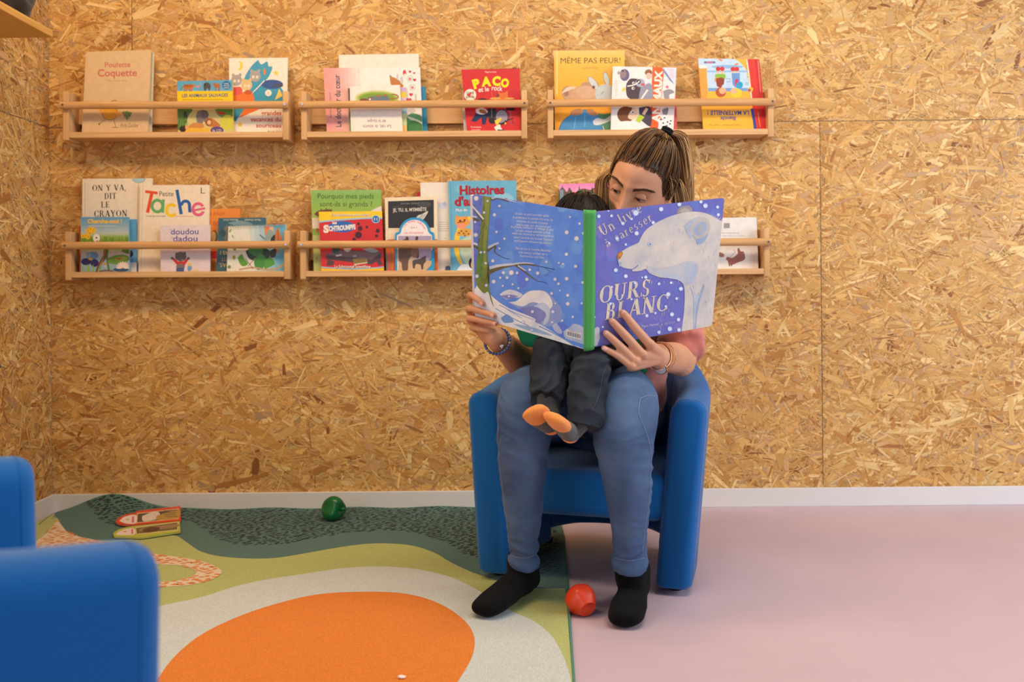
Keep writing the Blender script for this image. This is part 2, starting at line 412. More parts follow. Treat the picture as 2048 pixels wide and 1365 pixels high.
# ================================================================== book shelves on the wall
def pine(name, rgb, rgb2, stretch):
    return mat(name, rgb, rough=0.5, spec=0.35, rgb2=rgb2, nscale=1.0, stretch=stretch, bump=0.03, bscale=3.0)
PINE = pine('pine_side', (222, 180, 128), (206, 160, 106), (160, 30, 6))
PINEH = pine('pine_lengthwise', (226, 184, 132), (208, 160, 108), (5, 60, 150))
ROD = pine('pine_rod', (224, 178, 122), (198, 146, 92), (7, 90, 110))
STEEL = mat('screw_steel', (190, 195, 205), rough=0.25, metal=1.0)
BLACK = mat('black_recess', (20, 20, 22), rough=0.5)
SH_D, SH_H, SH_T = 0.096, 0.163, 0.0195
def make_shelf(pix, label):
    """pix: left/right outer edge of the front uprights and the rod centre line, as seen"""
    (uL, vL), (uR, vR) = pix
    yf = -SH_D
    A, B = P(uL, vL, yf), P(uR, vR, yf)      # rod centre height at each end
    w = (B - A).length; tilt = math.atan2(B.z - A.z, B.x - A.x)
    root = empty('wall_bookshelf', (A + B) / 2 * 1.0, label=label, cat='shelf', group='pine front-facing book shelves on the wall')
    root.location.y = -0.0026
    root.rotation_euler = (0, -tilt, 0)
    # local: x along shelf, y toward the wall is +, z up, origin at rod height
    top, bot = 0.0475, 0.0475 - SH_H
    for s_ in (-1, 1):
        bm = bmesh.new()
        x0 = s_ * w / 2; x1 = s_ * (w / 2 - SH_T)
        box(bm, min(x0, x1), max(x0, x1), -SH_D, 0, bot, top, bevel=0.0022)
        bmobj('side_panel', bm, PINE, root)
    bm = bmesh.new(); box(bm, -w / 2 + SH_T, w / 2 - SH_T, -SH_D + 0.001, -0.001, bot + 0.0085, bot + 0.0275, bevel=0.0012)
    bmobj('bottom_board', bm, PINEH, root)
    bm = bmesh.new(); box(bm, -w / 2 + SH_T, w / 2 - SH_T, -0.0175, -0.0005, -0.050, 0.026, bevel=0.0012)
    bmobj('back_rail', bm, PINEH, root)
    bm = bmesh.new()
    ry = -SH_D - 0.008
    tube(bm, [(-w / 2 - 0.004, ry, 0, 0.0112, 0.0128), (w / 2 + 0.003, ry, 0, 0.0112, 0.0128)], seg=20, n=1, side=(0, 1, 0), cap=False)
    for x in (-w / 2 - 0.004, w / 2 + 0.003):
        bmesh.ops.contextual_create(bm, geom=[v for v in bm.verts if abs(v.co.x - x) < 1e-5])
    bmobj('rod', bm, ROD, root, smooth=False)
    for f in root.children[-1].data.polygons: f.use_smooth = len(f.vertices) == 4
    for s_ in (-1, 1):
        bm = bmesh.new()
        bmesh.ops.create_cone(bm, cap_ends=True, segments=16, radius1=0.0042, radius2=0.0034, depth=0.003,
                              matrix=Matrix.Translation((s_ * (w / 2 - 0.0085), ry - 0.0122, 0)) @ Matrix.Rotation(PI / 2, 4, 'X'))
        for a in (0, PI / 2):
            box(bm, -0.0022, 0.0022, -0.0006, 0.0006, -0.0003, 0.0003, mi=1, M=Matrix.Translation((s_ * (w / 2 - 0.0085), ry - 0.0138, 0)) @ Matrix.Rotation(a + 0.5, 4, 'Y') @ Matrix.Rotation(PI / 2, 4, 'X'))
        bmobj('screw', bm, [STEEL, BLACK], root)
    root['board'] = bot + 0.0275
    return root
SHELVES = dict(
    A=make_shelf(((126, 212), (577, 211)), 'pine wall shelf holding the beige hen picture book, upper row by the corner'),
    B=make_shelf(((602, 211), (1054, 208.5)), 'pine wall shelf holding the red music book, middle of the upper row'),
    C=make_shelf(((1095, 208), (1547, 205)), 'pine wall shelf holding the yellow hugging-animals book, upper row above the seated reader'),
    D=make_shelf(((130.5, 492), (579.5, 490)), 'pine wall shelf holding the white book with rainbow title letters, lower row'),
    E=make_shelf(((600, 490), (1046, 488)), 'pine wall shelf holding the red comic and green pieds book, lower row'),
    F=make_shelf(((1092, 487), (1539, 484.5)), 'pine wall shelf mostly hidden behind the seated reader, lower row'))
for s in SHELVES.values():
    for ch in s.children: pass
def board_z(key, x):
    r = SHELVES[key]; t = -r.rotation_euler.y
    return r.location.z + math.sin(t) * (x - r.location.x) + r['board']

# ------------------------------------------------------------------ printed art on a plane, drawn in photograph coordinates
_glyphs = {}
def text_mesh(s, bold=0.0):
    key = (s, bold)
    if key in _glyphs: return _glyphs[key]
    c = bpy.data.curves.new('t', 'FONT'); c.body = s; c.offset = bold; c.resolution_u = 3
    o = bpy.data.objects.new('t', c); COL.objects.link(o)
    dg = bpy.context.evaluated_depsgraph_get(); dg.update()
    me = bpy.data.meshes.new_from_object(o.evaluated_get(dg))
    vs = [(v.co.x, v.co.y) for v in me.vertices]; fs = [tuple(p.vertices) for p in me.polygons]
    bpy.data.objects.remove(o); bpy.data.curves.remove(c); bpy.data.meshes.remove(me)
    _glyphs[key] = (vs, fs); return vs, fs
def clip_poly(poly, quad):
    """clip to a convex outline"""
    out = poly
    area_ = sum(quad[i][0] * quad[(i + 1) % len(quad)][1] - quad[(i + 1) % len(quad)][0] * quad[i][1] for i in range(len(quad)))
    sg = 1 if area_ > 0 else -1
    for i in range(len(quad)):
        a, b = quad[i], quad[(i + 1) % len(quad)]; inp = out; out = []
        if not inp: return []
        def side_(p): return sg * ((b[0] - a[0]) * (p[1] - a[1]) - (b[1] - a[1]) * (p[0] - a[0]))
        for k in range(len(inp)):
            p, q = inp[k], inp[(k + 1) % len(inp)]; sp, sq = side_(p), side_(q)
            if sp >= 0: out.append(p)
            if (sp >= 0) != (sq >= 0):
                t = sp / (sp - sq); out.append((p[0] + (q[0] - p[0]) * t, p[1] + (q[1] - p[1]) * t))
    return out
class Art:
    def __init__(self, bm, p0, n, clip, step=0.000006, mi=0, mapper=None):
        self.bm, self.p0, self.n, self.clip, self.step, self.mi = bm, p0, n, clip, step, mi
        self.lay = 1; self.col = bm.loops.layers.float_color.get('Col') or bm.loops.layers.float_color.new('Col')
        self.mapper = mapper; self.xf = (0.0, 0.0, 1.0)
    def crop(self, ox, oy, w): self.xf = (ox, oy, w / 2048.0); return self
    def X(self, p): return (self.xf[0] + p[0] * self.xf[2], self.xf[1] + p[1] * self.xf[2])
    def pt(self, u, v):
        if self.mapper: return self.mapper(u, v, self.lay * self.step)
        return onplane(u, v, self.p0, self.n) + self.n * (self.lay * self.step)
    def up(self): self.lay += 1
    def face(self, vs, c):
        try: f = self.bm.faces.new(vs)
        except ValueError: return
        f.normal_update()
        if f.normal.dot(self.n) < 0: f.normal_flip()
        f.material_index = self.mi
        for l in f.loops: l[self.col] = c
    def poly(self, pts, rgb, up=True, raw=False):
        pts = clip_poly([self.X(p) for p in pts], self.clip)
        if len(pts) < 3: return self
        if up: self.lay += 1
        c = lin(rgb); P3 = [self.pt(*p) for p in pts]; vs = [self.bm.verts.new(p) for p in P3]
        if len(pts) == 3: self.face(vs, c)
        else:
            for t in tessellate_polygon([[Vector((p[0], p[1], 0)) for p in pts]]): self.face([vs[i] for i in t], c)
        return self
    def ell(self, cx, cy, rx, ry, rgb, a=0.0, n=20, t0=0, t1=2 * PI):
        ca, sa = math.cos(a), math.sin(a); full = abs(t1 - t0 - 2 * PI) < 1e-6
        ts = [t0 + (t1 - t0) * k / n for k in range(n if full else n + 1)]
        return self.poly([(cx + math.cos(t) * rx * ca - math.sin(t) * ry * sa, cy + math.cos(t) * rx * sa + math.sin(t) * ry * ca) for t in ts], rgb)
    def ring(self, cx, cy, rx, ry, w, rgb, d0=0, d1=360, a=0.0, n=24):
        ca, sa = math.cos(a), math.sin(a); self.lay += 1
        def R(t, k): return (cx + math.cos(t) * (rx - k) * ca - math.sin(t) * (ry - k) * sa, cy + math.cos(t) * (rx - k) * sa + math.sin(t) * (ry - k) * ca)
        for q in range(n):
            t0, t1 = math.radians(d0 + (d1 - d0) * q / n), math.radians(d0 + (d1 - d0) * (q + 1) / n)
            self.poly([R(t0, 0), R(t1, 0), R(t1, w), R(t0, w)], rgb, up=False)
        return self
    def bands(self, u0, u1, stops):
        """bands of ink from top to bottom: (v, colour) stops"""
        for (va, ca_), (vb, cb) in zip(stops[:-1], stops[1:]):
            for k in range(5):
                t = (k + .5) / 5; c = [ca_[i] + (cb[i] - ca_[i]) * t for i in range(3)]
                self.poly([(u0, va + (vb - va) * k / 5), (u1, va + (vb - va) * k / 5), (u1, va + (vb - va) * (k + 1) / 5), (u0, va + (vb - va) * (k + 1) / 5)], c, up=(k == 0))
        return self
    def star(self, cx, cy, r, rgb, n=5, k=.45, rot=-PI / 2):
        return self.poly([(cx + math.cos(rot + i * PI / n) * (r if i % 2 == 0 else r * k), cy + math.sin(rot + i * PI / n) * (r if i % 2 == 0 else r * k)) for i in range(2 * n)], rgb)
    def rect(self, u0, v0, u1, v1, rgb): return self.poly([(u0, v0), (u1, v0), (u1, v1), (u0, v1)], rgb)
    def blob(self, pts, rgb, n=5): return self.poly(catmull(list(pts) + [pts[0]], n)[:-1], rgb)
    def line(self, pts, w, rgb, n=0, w1=None):
        q = catmull(pts, n) if n else [np.array(p, float) for p in pts]
        w1 = w if w1 is None else w1; L, R = [], []
        for i in range(len(q)):
            t = q[min(i + 1, len(q) - 1)] - q[max(i - 1, 0)]; t = t / (np.hypot(*t) + 1e-9)
            ww = (w + (w1 - w) * i / max(1, len(q) - 1)) / 2
            L.append((q[i][0] - t[1] * ww, q[i][1] + t[0] * ww)); R.append((q[i][0] + t[1] * ww, q[i][1] - t[0] * ww))
        self.lay += 1; lay = self.lay
        for i in range(len(q) - 1):
            self.poly([L[i], L[i + 1], R[i + 1], R[i]], rgb, up=False)
        return self
    def text(self, s, u0, v, u1, size, rgb, ang=0.0, bold=0.0, shear=0.0, flip=False, arc=0.0):
        """set a line of lettering from u0 to u1 along direction ang, base line at v, capital height about 0.72*size"""
        vs, fs = text_mesh(s, bold)
        xs = [p[0] for p in vs]; x0, x1 = min(xs), max(xs); wid = (u1 - u0) / max(1e-6, x1 - x0)
        ca, sa = math.cos(ang), math.sin(ang); self.lay += 1; c = lin(rgb); out = []
        for x, y in vs:
            X = (x - x0) * wid + shear * y * size; Y = -y * size
            if arc: Y += arc * (((x - x0) / (x1 - x0) - 0.5) ** 2 * 4 - 1)
            if flip: X, Y = (u1 - u0) - X, -Y
            out.append((u0 + X * ca - Y * sa, v + X * sa + Y * ca))
        bv = [self.bm.verts.new(self.pt(*self.X(p))) for p in out]
        for f in fs: self.face([bv[i] for i in f], c)
        return self
    def greek(self, u0, v0, u1, lines, dv, rgb, h=1.6, seed=1):
        """rows of print too small to read"""
        r = random.Random(seed)
        for k in range(lines):
            u = u0 + r.uniform(0, 3); e = u1 - r.uniform(0, (u1 - u0) * .2)
            self.lay += 1
            while u < e:
                w = r.uniform(2.5, 7); self.poly([(u, v0 + k * dv), (min(u + w, e), v0 + k * dv), (min(u + w, e), v0 + k * dv + h), (u, v0 + k * dv + h)], rgb, up=False); u += w + 1.6
        return self
# serif capitals drawn as strokes: (x0,y0,x1,y1,width) stems, ('a',cx,cy,rx,ry,deg0,deg1,wmax,wmin) bowls, ('s',x,y,w) serifs
SER = {
 'O': (.86, [('a', .43, .5, .40, .50, 0, 360, .17, .05)]), 'C': (.78, [('a', .43, .5, .40, .50, 48, 312, .17, .05), ('s', .69, .83, .09, .26), ('s', .69, .17, .09, .2)]),
 'U': (.82, [(.17, 1, .17, .34, .15), ('a', .41, .34, .25, .34, 180, 360, .12, .06), (.65, 1, .65, .34, .07), ('s', .17, 1, .32), ('s', .65, 1, .28)]),
 'R': (.80, [(.17, 1, .17, 0, .15), ('a', .36, .75, .26, .25, -90, 90, .15, .05), (.17, .975, .38, .975, .05), (.17, .5, .38, .5, .05), (.40, .5, .68, 0, .14), ('s', .17, 0, .34), ('s', .70, 0, .22)]),
 'S': (.60, [('a', .30, .74, .22, .26, 40, 270, .13, .06), ('a', .30, .25, .24, .25, -140, 90, .13, .06), ('s', .49, .86, .06, .22), ('s', .06, .15, .06, .24)]),
 'B': (.72, [(.17, 1, .17, 0, .15), ('a', .34, .76, .22, .24, -90, 90, .14, .05), ('a', .36, .27, .26, .27, -90, 90, .15, .05), (.17, .975, .36, .975, .05), (.17, .53, .36, .53, .05), (.17, .025, .36, .025, .05), ('s', .12, 0, .2), ('s', .12, 1, .2)]),
 'L': (.66, [(.17, 1, .17, 0, .15), (.17, .025, .58, .025, .05), ('s', .17, 1, .34), ('s', .12, 0, .2), ('s', .58, .1, .06, .2)]),
 'A': (.84, [(.14, 0, .41, 1, .06), (.42, 1, .70, 0, .16), (.24, .33, .58, .33, .05), ('s', .13, 0, .26), ('s', .70, 0, .3)]),
 'N': (.86, [(.16, 0, .16, 1, .07), (.70, 0, .70, 1, .07), (.16, 1, .68, .0, .16), ('s', .15, 0, .28), ('s', .10, 1, .2), ('s', .70, 1, .28)]),
 'Y': (.80, [(.40, .45, .40, 0, .15), (.12, 1, .40, .45, .15), (.68, 1, .42, .45, .07), ('s', .40, 0, .34), ('s', .12, 1, .3), ('s', .68, 1, .26)]),
 'V': (.80, [(.12, 1, .40, 0, .15), (.68, 1, .41, 0, .07), ('s', .12, 1, .3), ('s', .68, 1, .26)]),
 'D': (.82, [(.17, 1, .17, 0, .15), ('a', .36, .5, .38, .5, -90, 90, .16, .05), (.17, .975, .38, .975, .05), (.17, .025, .38, .025, .05), ('s', .12, 0, .2), ('s', .12, 1, .2)]),
 'I': (.36, [(.18, 1, .18, 0, .15), ('s', .18, 1, .34), ('s', .18, 0, .34)]), 'T': (.76, [(.38, 1, .38, 0, .15), (.06, .97, .70, .97, .06), ('s', .38, 0, .34), ('s', .07, .88, .06, .22), ('s', .69, .88, .06, .22)]),
 'E': (.70, [(.17, 1, .17, 0, .15), (.17, .975, .58, .975, .05), (.17, .53, .46, .53, .05), (.17, .025, .60, .025, .05), ('s', .12, 0, .2), ('s', .12, 1, .2), ('s', .58, .9, .06, .2), ('s', .60, .11, .06, .22), ('s', .46, .53, .05, .22)]),
 ',': (.3, [(.16, .08, .08, -.16, .10)]), ' ': (.42, []), 'l': (.34, [(.17, 1, .17, 0, .10), ('s', .17, 0, .26), ('s', .11, .98, .14)]),
 'i': (.34, [(.17, .62, .17, 0, .10), ('a', .17, .86, .035, .035, 0, 360, .07, .07), ('s', .17, 0, .26), ('s', .11, .61, .14)]),
 'n': (.62, [(.15, .62, .15, 0, .10), ('a', .32, .40, .15, .22, 0, 150, .09, .06), (.47, .42, .47, 0, .10), ('s', .15, 0, .24), ('s', .47, 0, .24), ('s', .09, .61, .14)]),
 'v': (.56, [(.10, .62, .28, 0, .10), (.46, .62, .28, 0, .05), ('s', .10, .62, .2), ('s', .46, .62, .18)]), 'r': (.44, [(.15, .62, .15, 0, .10), ('a', .30, .42, .13, .18, 60, 160, .09, .06), ('s', .15, 0, .26), ('s', .09, .61, .14)]),
 'e': (.54, [('a', .27, .31, .21, .31, 0, 310, .11, .05), (.08, .34, .47, .34, .05)]), 'a': (.54, [('a', .24, .44, .16, .18, 10, 160, .08, .06), (.40, .46, .40, .02, .10), ('a', .24, .17, .17, .17, 0, 360, .09, .05), ('s', .45, .02, .10)]),
 'à': (.54, [('a', .24, .44, .16, .18, 10, 160, .08, .06), (.40, .46, .40, .02, .10), ('a', .24, .17, .17, .17, 0, 360, .09, .05), ('s', .45, .02, .10), (.16, .9, .30, .72, .06)]),
 'c': (.50, [('a', .27, .31, .21, .31, 50, 310, .11, .05), ('s', .41, .50, .08, .1)]), 's': (.46, [('a', .22, .46, .14, .16, 40, 270, .08, .05), ('a', .22, .155, .15, .155, -140, 90, .08, .05)]),
}
def serif(art, s, u0, v, h, rgb, ang=0.0, shear=0.0, stretch=1.0, gap=0.06, wt=1.0):
    ca, sa = math.cos(ang), math.sin(ang); x = 0.0
    def T(px, py): 
        X = (x + px) * h * stretch + shear * py * h; Y = -py * h
        return (u0 + X * ca - Y * sa, v + X * sa + Y * ca)
    art.up()
    for ch in s:
        adv, st = SER[ch]
        for k in st:
            art.lay += 0
            if k[0] == 'a':
                _, cx, cy, rx, ry, d0, d1, wm, wn = k; n = max(8, int(abs(d1 - d0) / 12)); o, i = [], []
                for q in range(n + 1):
                    t = math.radians(d0 + (d1 - d0) * q / n); w = (wn + (wm - wn) * math.cos(t) ** 2) * wt
                    o.append((cx + math.cos(t) * rx, cy + math.sin(t) * ry)); i.append((cx + math.cos(t) * max(rx - w, 0.001), cy + math.sin(t) * max(ry - w * 0.8, 0.001)))
                for q in range(n): art.poly([T(*o[q]), T(*o[q + 1]), T(*i[q + 1]), T(*i[q])], rgb, up=False)
            elif k[0] == 's':
                hh = k[4] if len(k) > 4 else 0.05
                cy = k[2] if len(k) > 4 else (k[2] - 0.025 if k[2] > 0.3 else k[2] + 0.025)
                art.poly([T(k[1] - k[3] / 2, cy - hh / 2), T(k[1] + k[3] / 2, cy - hh / 2), T(k[1] + k[3] / 2, cy + hh / 2), T(k[1] - k[3] / 2, cy + hh / 2)], rgb, up=False)
            else:
                x0, y0, x1, y1, w = k; w *= wt; d = math.hypot(x1 - x0, y1 - y0); nx, ny = -(y1 - y0) / d * w / 2, (x1 - x0) / d * w / 2
                if abs(x1 - x0) > .05 and abs(y1 - y0) > .3: nx, ny = w * .55, 0
                art.poly([T(x0 + nx, y0 + ny), T(x1 + nx, y1 + ny), T(x1 - nx, y1 - ny), T(x0 - nx, y0 - ny)], rgb, up=False)
        x += adv + gap
    return x * h * stretch

# ------------------------------------------------------------------ books
def book(name, label, shelf, crop, quad, yb, thick, cover, art=None, lean=3.5, group=None, pages=(232, 224, 208), parts=True, spine_side=-1, cat='book', base_extra=0.0006):
    """quad: TL,TR,BR,BL of the front cover in the photograph; yb: world y of the cover's lower edge"""
    quad = [(crop[0] + p[0] * crop[2] / 2048.0, crop[1] + p[1] * crop[2] / 2048.0) for p in quad]
    TL, TR, BR, BL = quad
    um, vm = (BL[0] + BR[0]) / 2, (BL[1] + BR[1]) / 2
    pb = P(um, vm, yb); la = math.radians(lean)
    n = Vector((0, -math.cos(la), math.sin(la)))
    q = [onplane(u, v, pb, n) for u, v in (TL, TR, BR, BL)]
    def foot(t, b):
        d = b - t; zt = board_z(shelf, b.x) + base_extra; return t + d * ((zt - t.z) / d.z)
    q[2] = foot(q[1], q[2]); q[3] = foot(q[0], q[3])
    low = min(q[2].z - board_z(shelf, q[2].x), q[3].z - board_z(shelf, q[3].x))
    dn = -n                                            # into the book
    root = empty(name, (q[2] + q[3]) / 2, label=label, cat=cat, group=group)
    off = root.location
    ct = min(0.0022, thick * 0.22)
    cc = lin(cover)
    def slabq(bm, d0, d1, inset=0.0, color=None, colr=None):
        cen = (q[0] + q[1] + q[2] + q[3]) / 4; lay = bm.loops.layers.float_color.get('Col') or bm.loops.layers.float_color.new('Col')
        ex = (q[1] - q[0]).normalized(); ey = (q[0] - q[3]).normalized()
        sx = (1, -1, -1, 1); sy = (-1, -1, 1, 1)
        pts = [q[i] + ex * inset * sx[i] + ey * inset * sy[i] for i in range(4)]
        a = [bm.verts.new(p + dn * d0 - off) for p in pts]; b = [bm.verts.new(p + dn * d1 - off + Vector((0, 0, dn.z * -(d1 - d0) * 0))) for p in pts]
        zt = min(p.co.z for p in a[2:4])
        for v in b[2:4]: v.co.z = max(v.co.z, min(a[2].co.z, a[3].co.z))
        fs = [bm.faces.new(a), bm.faces.new(b[::-1])] + [bm.faces.new((a[i], b[i], b[(i + 1) % 4], a[(i + 1) % 4])) for i in range(4)]
        for f in fs:
            for l in f.loops: l[lay] = color
        return a
    bm = bmesh.new(); slabq(bm, 0.0, ct, 0, cc)
    A = Art(bm, pb, n, [TL, TR, (q_px(q[2])), (q_px(q[3]))])
    A.pt_raw = A.pt
    A.pt = lambda u, v, A=A: onplane(u, v, pb, n) + n * (A.lay * A.step) - off
    A.xf = (crop[0], crop[1], crop[2] / 2048.0)
    if art: art(A)
    bmesh.ops.recalc_face_normals(bm, faces=bm.faces[:6])
    bmobj('front_cover', bm, PRINT, root, recalc=False)
    bm = bmesh.new(); slabq(bm, ct, thick - ct, 0.0025, lin(pages)); bmobj('page_block', bm, PRINT, root)
    bm = bmesh.new(); slabq(bm, thick - ct, thick, 0, cc); bmobj('back_cover', bm, PRINT, root)
    # spine
    bm = bmesh.new(); lay = bm.loops.layers.float_color.new('Col')
    i0, i1 = (0, 3) if spine_side < 0 else (1, 2)
    ex = (q[1] - q[0]).normalized() * (1 if spine_side < 0 else -1)
    c8 = []
    for d in (ct * 1.001, thick - ct * 1.001):
        for e in (0, 0.0016):
            for i in (i0, i1): c8.append(bm.verts.new(q[i] + dn * d + ex * e - off))
    for v in c8:
        v.co.z = max(v.co.z, min(q[2].z, q[3].z) - off.z + 0.0)
    for ids in ((0, 1, 3, 2), (4, 6, 7, 5), (0, 4, 5, 1), (2, 3, 7, 6), (0, 2, 6, 4), (1, 5, 7, 3)):
        f = bm.faces.new([c8[i] for i in ids])
        for l in f.loops: l[lay] = cc
    bmobj('spine', bm, PRINT, root)
    return root
def q_px(p):
    d = p - EYE; a0 = d.x / d.y; c0 = d.z / d.y
    a = a0 * cs - c0 * sn; b = a0 * sn + c0 * cs
    return (CU + a * FPX, CV - b * FPX)
# ================================================================== the books on the shelves
KA, KB, KC = (100, 80, 520), (580, 80, 500), (1070, 80, 510)
KD, KE, KF = (100, 340, 520), (590, 340, 490), (1080, 340, 480)
Y0, Y1, Y2, Y3, Y4 = -0.0825, -0.0710, -0.0595, -0.0480, -0.0365
GRP = 'picture books on the wall shelves'
W_ = (240, 232, 220); K_ = (45, 42, 42)
def a_hen(A):
    A.line([(292, 95), (262, 735)], 3, (205, 180, 145))
    A.text('Poulette', 432, 215, 634, 58, (204, 112, 108), -0.01, bold=0.015); A.text('Coquette', 375, 287, 686, 78, (204, 112, 108), -0.01, bold=0.02)
    A.text('Tilly et ses amis', 442, 327, 608, 24, (176, 152, 128))
    A.line([(470, 490), (500, 480), (515, 474), (522, 484)], 4, K_, 3)
    A.ell(472, 575, 64, 58, (70, 60, 40)).ell(472, 575, 61, 55, (228, 166, 62)); A.ell(405, 558, 22, 16, (226, 170, 80)); A.ell(545, 582, 24, 20, (226, 176, 96))
    A.line([(440, 628), (405, 648), (390, 664)], 3, K_, 3).line([(500, 632), (512, 660), (515, 688)], 3, K_, 3).line([(488, 690), (538, 690)], 3, K_).ell(388, 664, 5, 7, K_)
    A.poly([(562, 566), (606, 560), (648, 572), (632, 604), (606, 634)], (120, 146, 96))
    for x, y in ((575, 575), (600, 572), (622, 580), (606, 600), (626, 596), (585, 590)): A.ell(x, y, 5, 5, (196, 70, 60) if x % 2 else (70, 100, 60))
    A.text('Polly Dunbar', 555, 690, 697, 46, (60, 52, 50), -0.02, bold=-0.012, shear=0.2)
def a_plain_green(A): A.line([(806, 95), (788, 735)], 5, (120, 168, 130))
def a_savane(A):
    A.bands(990, 1450, [(300, (88, 168, 208)), (404, (98, 172, 208))]); A.rect(990, 402, 1450, 550, (246, 206, 14))
    A.ell(1090, 368, 44, 20, (196, 116, 50)); A.ell(1128, 362, 15, 15, (206, 126, 58))
    for x in (1060, 1074, 1102, 1116): A.line([(x, 378), (x - 2, 406)], 10, (190, 110, 46))
    for x in range(1058, 1122, 9): A.line([(x, 350), (x + 3, 372)], 2.5, (70, 40, 20))
    A.line([(1050, 366), (1034, 380), (1032, 395)], 4, (120, 66, 30), 3)
    A.ell(1166, 367, 15, 8, (232, 136, 148)); A.line([(1176, 364), (1188, 350), (1184, 338), (1192, 336)], 4, (232, 136, 148), 3); A.line([(1164, 372), (1164, 376)], 3, (200, 100, 110))
    A.blob([(1212, 345), (1232, 334), (1258, 344), (1266, 370), (1256, 402), (1240, 380), (1222, 404), (1210, 380)], (74, 74, 80)); A.ell(1220, 352, 9, 11, (50, 50, 55))
    A.blob([(1290, 352), (1302, 336), (1314, 352), (1326, 338), (1338, 356), (1334, 374), (1300, 374)], (182, 106, 44)); A.line([(1290, 358), (1282, 336)], 7, (182, 106, 44)); 
    for x in (1302, 1312, 1328, 1334): A.line([(x, 370), (x, 404)], 5, (160, 90, 40))
    A.ell(1390, 357, 34, 34, (24, 112, 168)); A.text('AVEC', 1370, 350, 1410, 16, W_).text('UN CD', 1366, 366, 1414, 16, W_).text('AUDIO', 1370, 382, 1410, 16, W_)
    A.text('LES ANIMAUX SAUVAGES', 1040, 452, 1402, 38, (30, 96, 148), -0.012, bold=0.02); A.greek(1042, 468, 1400, 1, 8, (150, 140, 40), 5, 3)
    A.rect(1000, 540, 1450, 735, (208, 198, 130)); A.blob([(1000, 540), (1120, 545), (1090, 600), (1060, 690), (1000, 700)], (86, 130, 66)); A.blob([(1300, 545), (1440, 545), (1440, 640), (1380, 620), (1320, 590)], (96, 150, 64))
    A.ell(1400, 650, 60, 60, (206, 206, 70)); A.blob([(1150, 600), (1170, 558), (1230, 555), (1245, 600), (1235, 660), (1210, 640), (1195, 670), (1160, 650)], (128, 118, 118)); A.ell(1220, 590, 30, 35, (110, 100, 102))
    A.blob([(1225, 620), (1270, 615), (1320, 650), (1340, 680), (1240, 680)], (196, 120, 56)); A.ell(1250, 648, 28, 30, (150, 84, 40)).ell(1254, 650, 16, 18, (226, 180, 130))
    A.ell(1348, 577, 34, 12, (200, 54, 44), 0.2); A.ell(1064, 610, 16, 46, (44, 38, 40)); A.ell(1062, 632, 12, 10, (130, 96, 80))
    A.blob([(1080, 690), (1130, 655), (1200, 660), (1210, 690), (1150, 700)], (206, 140, 70)); A.rect(1060, 694, 1260, 730, (228, 184, 60)); A.ell(1046, 700, 26, 28, (52, 40, 36)).ell(1078, 690, 14, 18, (226, 166, 120))
    for k in range(9): A.line([(1020 + k * 7, 560 + (k * 37) % 60), (1010 + k * 9, 640 + (k * 23) % 50)], 5, (60, 110, 50) if k % 2 else (120, 160, 70))
    A.ell(1316, 712, 52, 30, (92, 68, 128)); A.text('le CD', 1282, 722, 1350, 26, W_)
def a_mouse(A):
    A.ell(1492, 204, 28, 36, (240, 206, 70)).ell(1474, 200, 24, 34, (240, 232, 216))
    A.blob([(1640, 156), (1664, 192), (1710, 170), (1722, 208), (1752, 214), (1722, 290), (1650, 372), (1598, 415), (1530, 320), (1580, 215)], (60, 158, 194))
    A.ell(1715, 420, 118, 100, (54, 152, 184)); A.blob([(1600, 420), (1700, 330), (1820, 380), (1836, 440), (1800, 520), (1600, 540)], (56, 154, 188))
    A.poly([(1806, 384), (1832, 440), (1770, 474)], (240, 206, 84)); A.ell(1750, 350, 86, 37, (48, 86, 152)).ell(1796, 358, 40, 18, (70, 76, 108)); A.ell(1720, 418, 26, 26, (240, 232, 216)).ell(1720, 418, 3, 3, K_)
    A.blob([(1420, 440), (1500, 416), (1592, 412), (1600, 560), (1420, 560)], (234, 118, 44)); A.blob([(1420, 380), (1500, 370), (1510, 420), (1420, 440)], (224, 90, 80))
    for cx, cy, c in ((1616, 286, (172, 164, 160)), (1470, 318, (172, 164, 160)), (1550, 356, (224, 192, 132))):
        A.ell(cx - 26, cy - 40, 12, 14, c).ell(cx + 28, cy - 42, 12, 14, c).ell(cx, cy, 43, 44, c)
        for d in (-14, 16): A.ell(cx + d, cy + 6, 10, 11, W_).ell(cx + d + 2, cy + 7, 2.5, 3, K_)
    A.ell(1690, 250, 10, 26, (230, 130, 60)); A.ell(1560, 412, 30, 18, (196, 90, 40))
    A.line([(1600, 412), (1690, 320)], 8, W_)
    A.star(1780, 262, 24, (240, 206, 70)).star(1498, 668, 26, (236, 200, 70))
    A.poly([(1400, 540), (1534, 540), (1465, 640), (1400, 640)], (56, 150, 178)); A.poly([(1534, 540), (1660, 540), (1486, 618)], (232, 116, 46))
    A.text('grandes', 1665, 593, 1824, 50, (204, 72, 44), bold=0.02).text('vacances du', 1578, 641, 1820, 47, (204, 72, 44), bold=0.02).text('souriceau', 1624, 689, 1820, 47, (196, 60, 48), bold=0.02)
    A.text('Molly Jam', 1712, 732, 1818, 26, K_, shear=.3)
book('picture_book', 'white picture book with a thin green fore-edge line, tucked behind the beige hen book', 'A', KA, [(300, 102), (816, 96), (797, 735), (290, 735)], Y2, 0.009, (226, 208, 176), a_plain_green, group=GRP)
book('picture_book', 'tall beige picture book with red title and a yellow hen carrying flowers', 'A', KA, [(283, 94), (796, 78), (770, 735), (250, 735)], Y1, 0.009, (222, 190, 146), a_hen, group=GRP)
book('picture_book', 'white picture book with cat-eared figures, a blue bird in a cap and red lettering', 'A', KA, [(1410, 143), (1872, 140), (1862, 728), (1412, 728)], Y2, 0.009, (240, 232, 216), a_mouse, group=GRP)
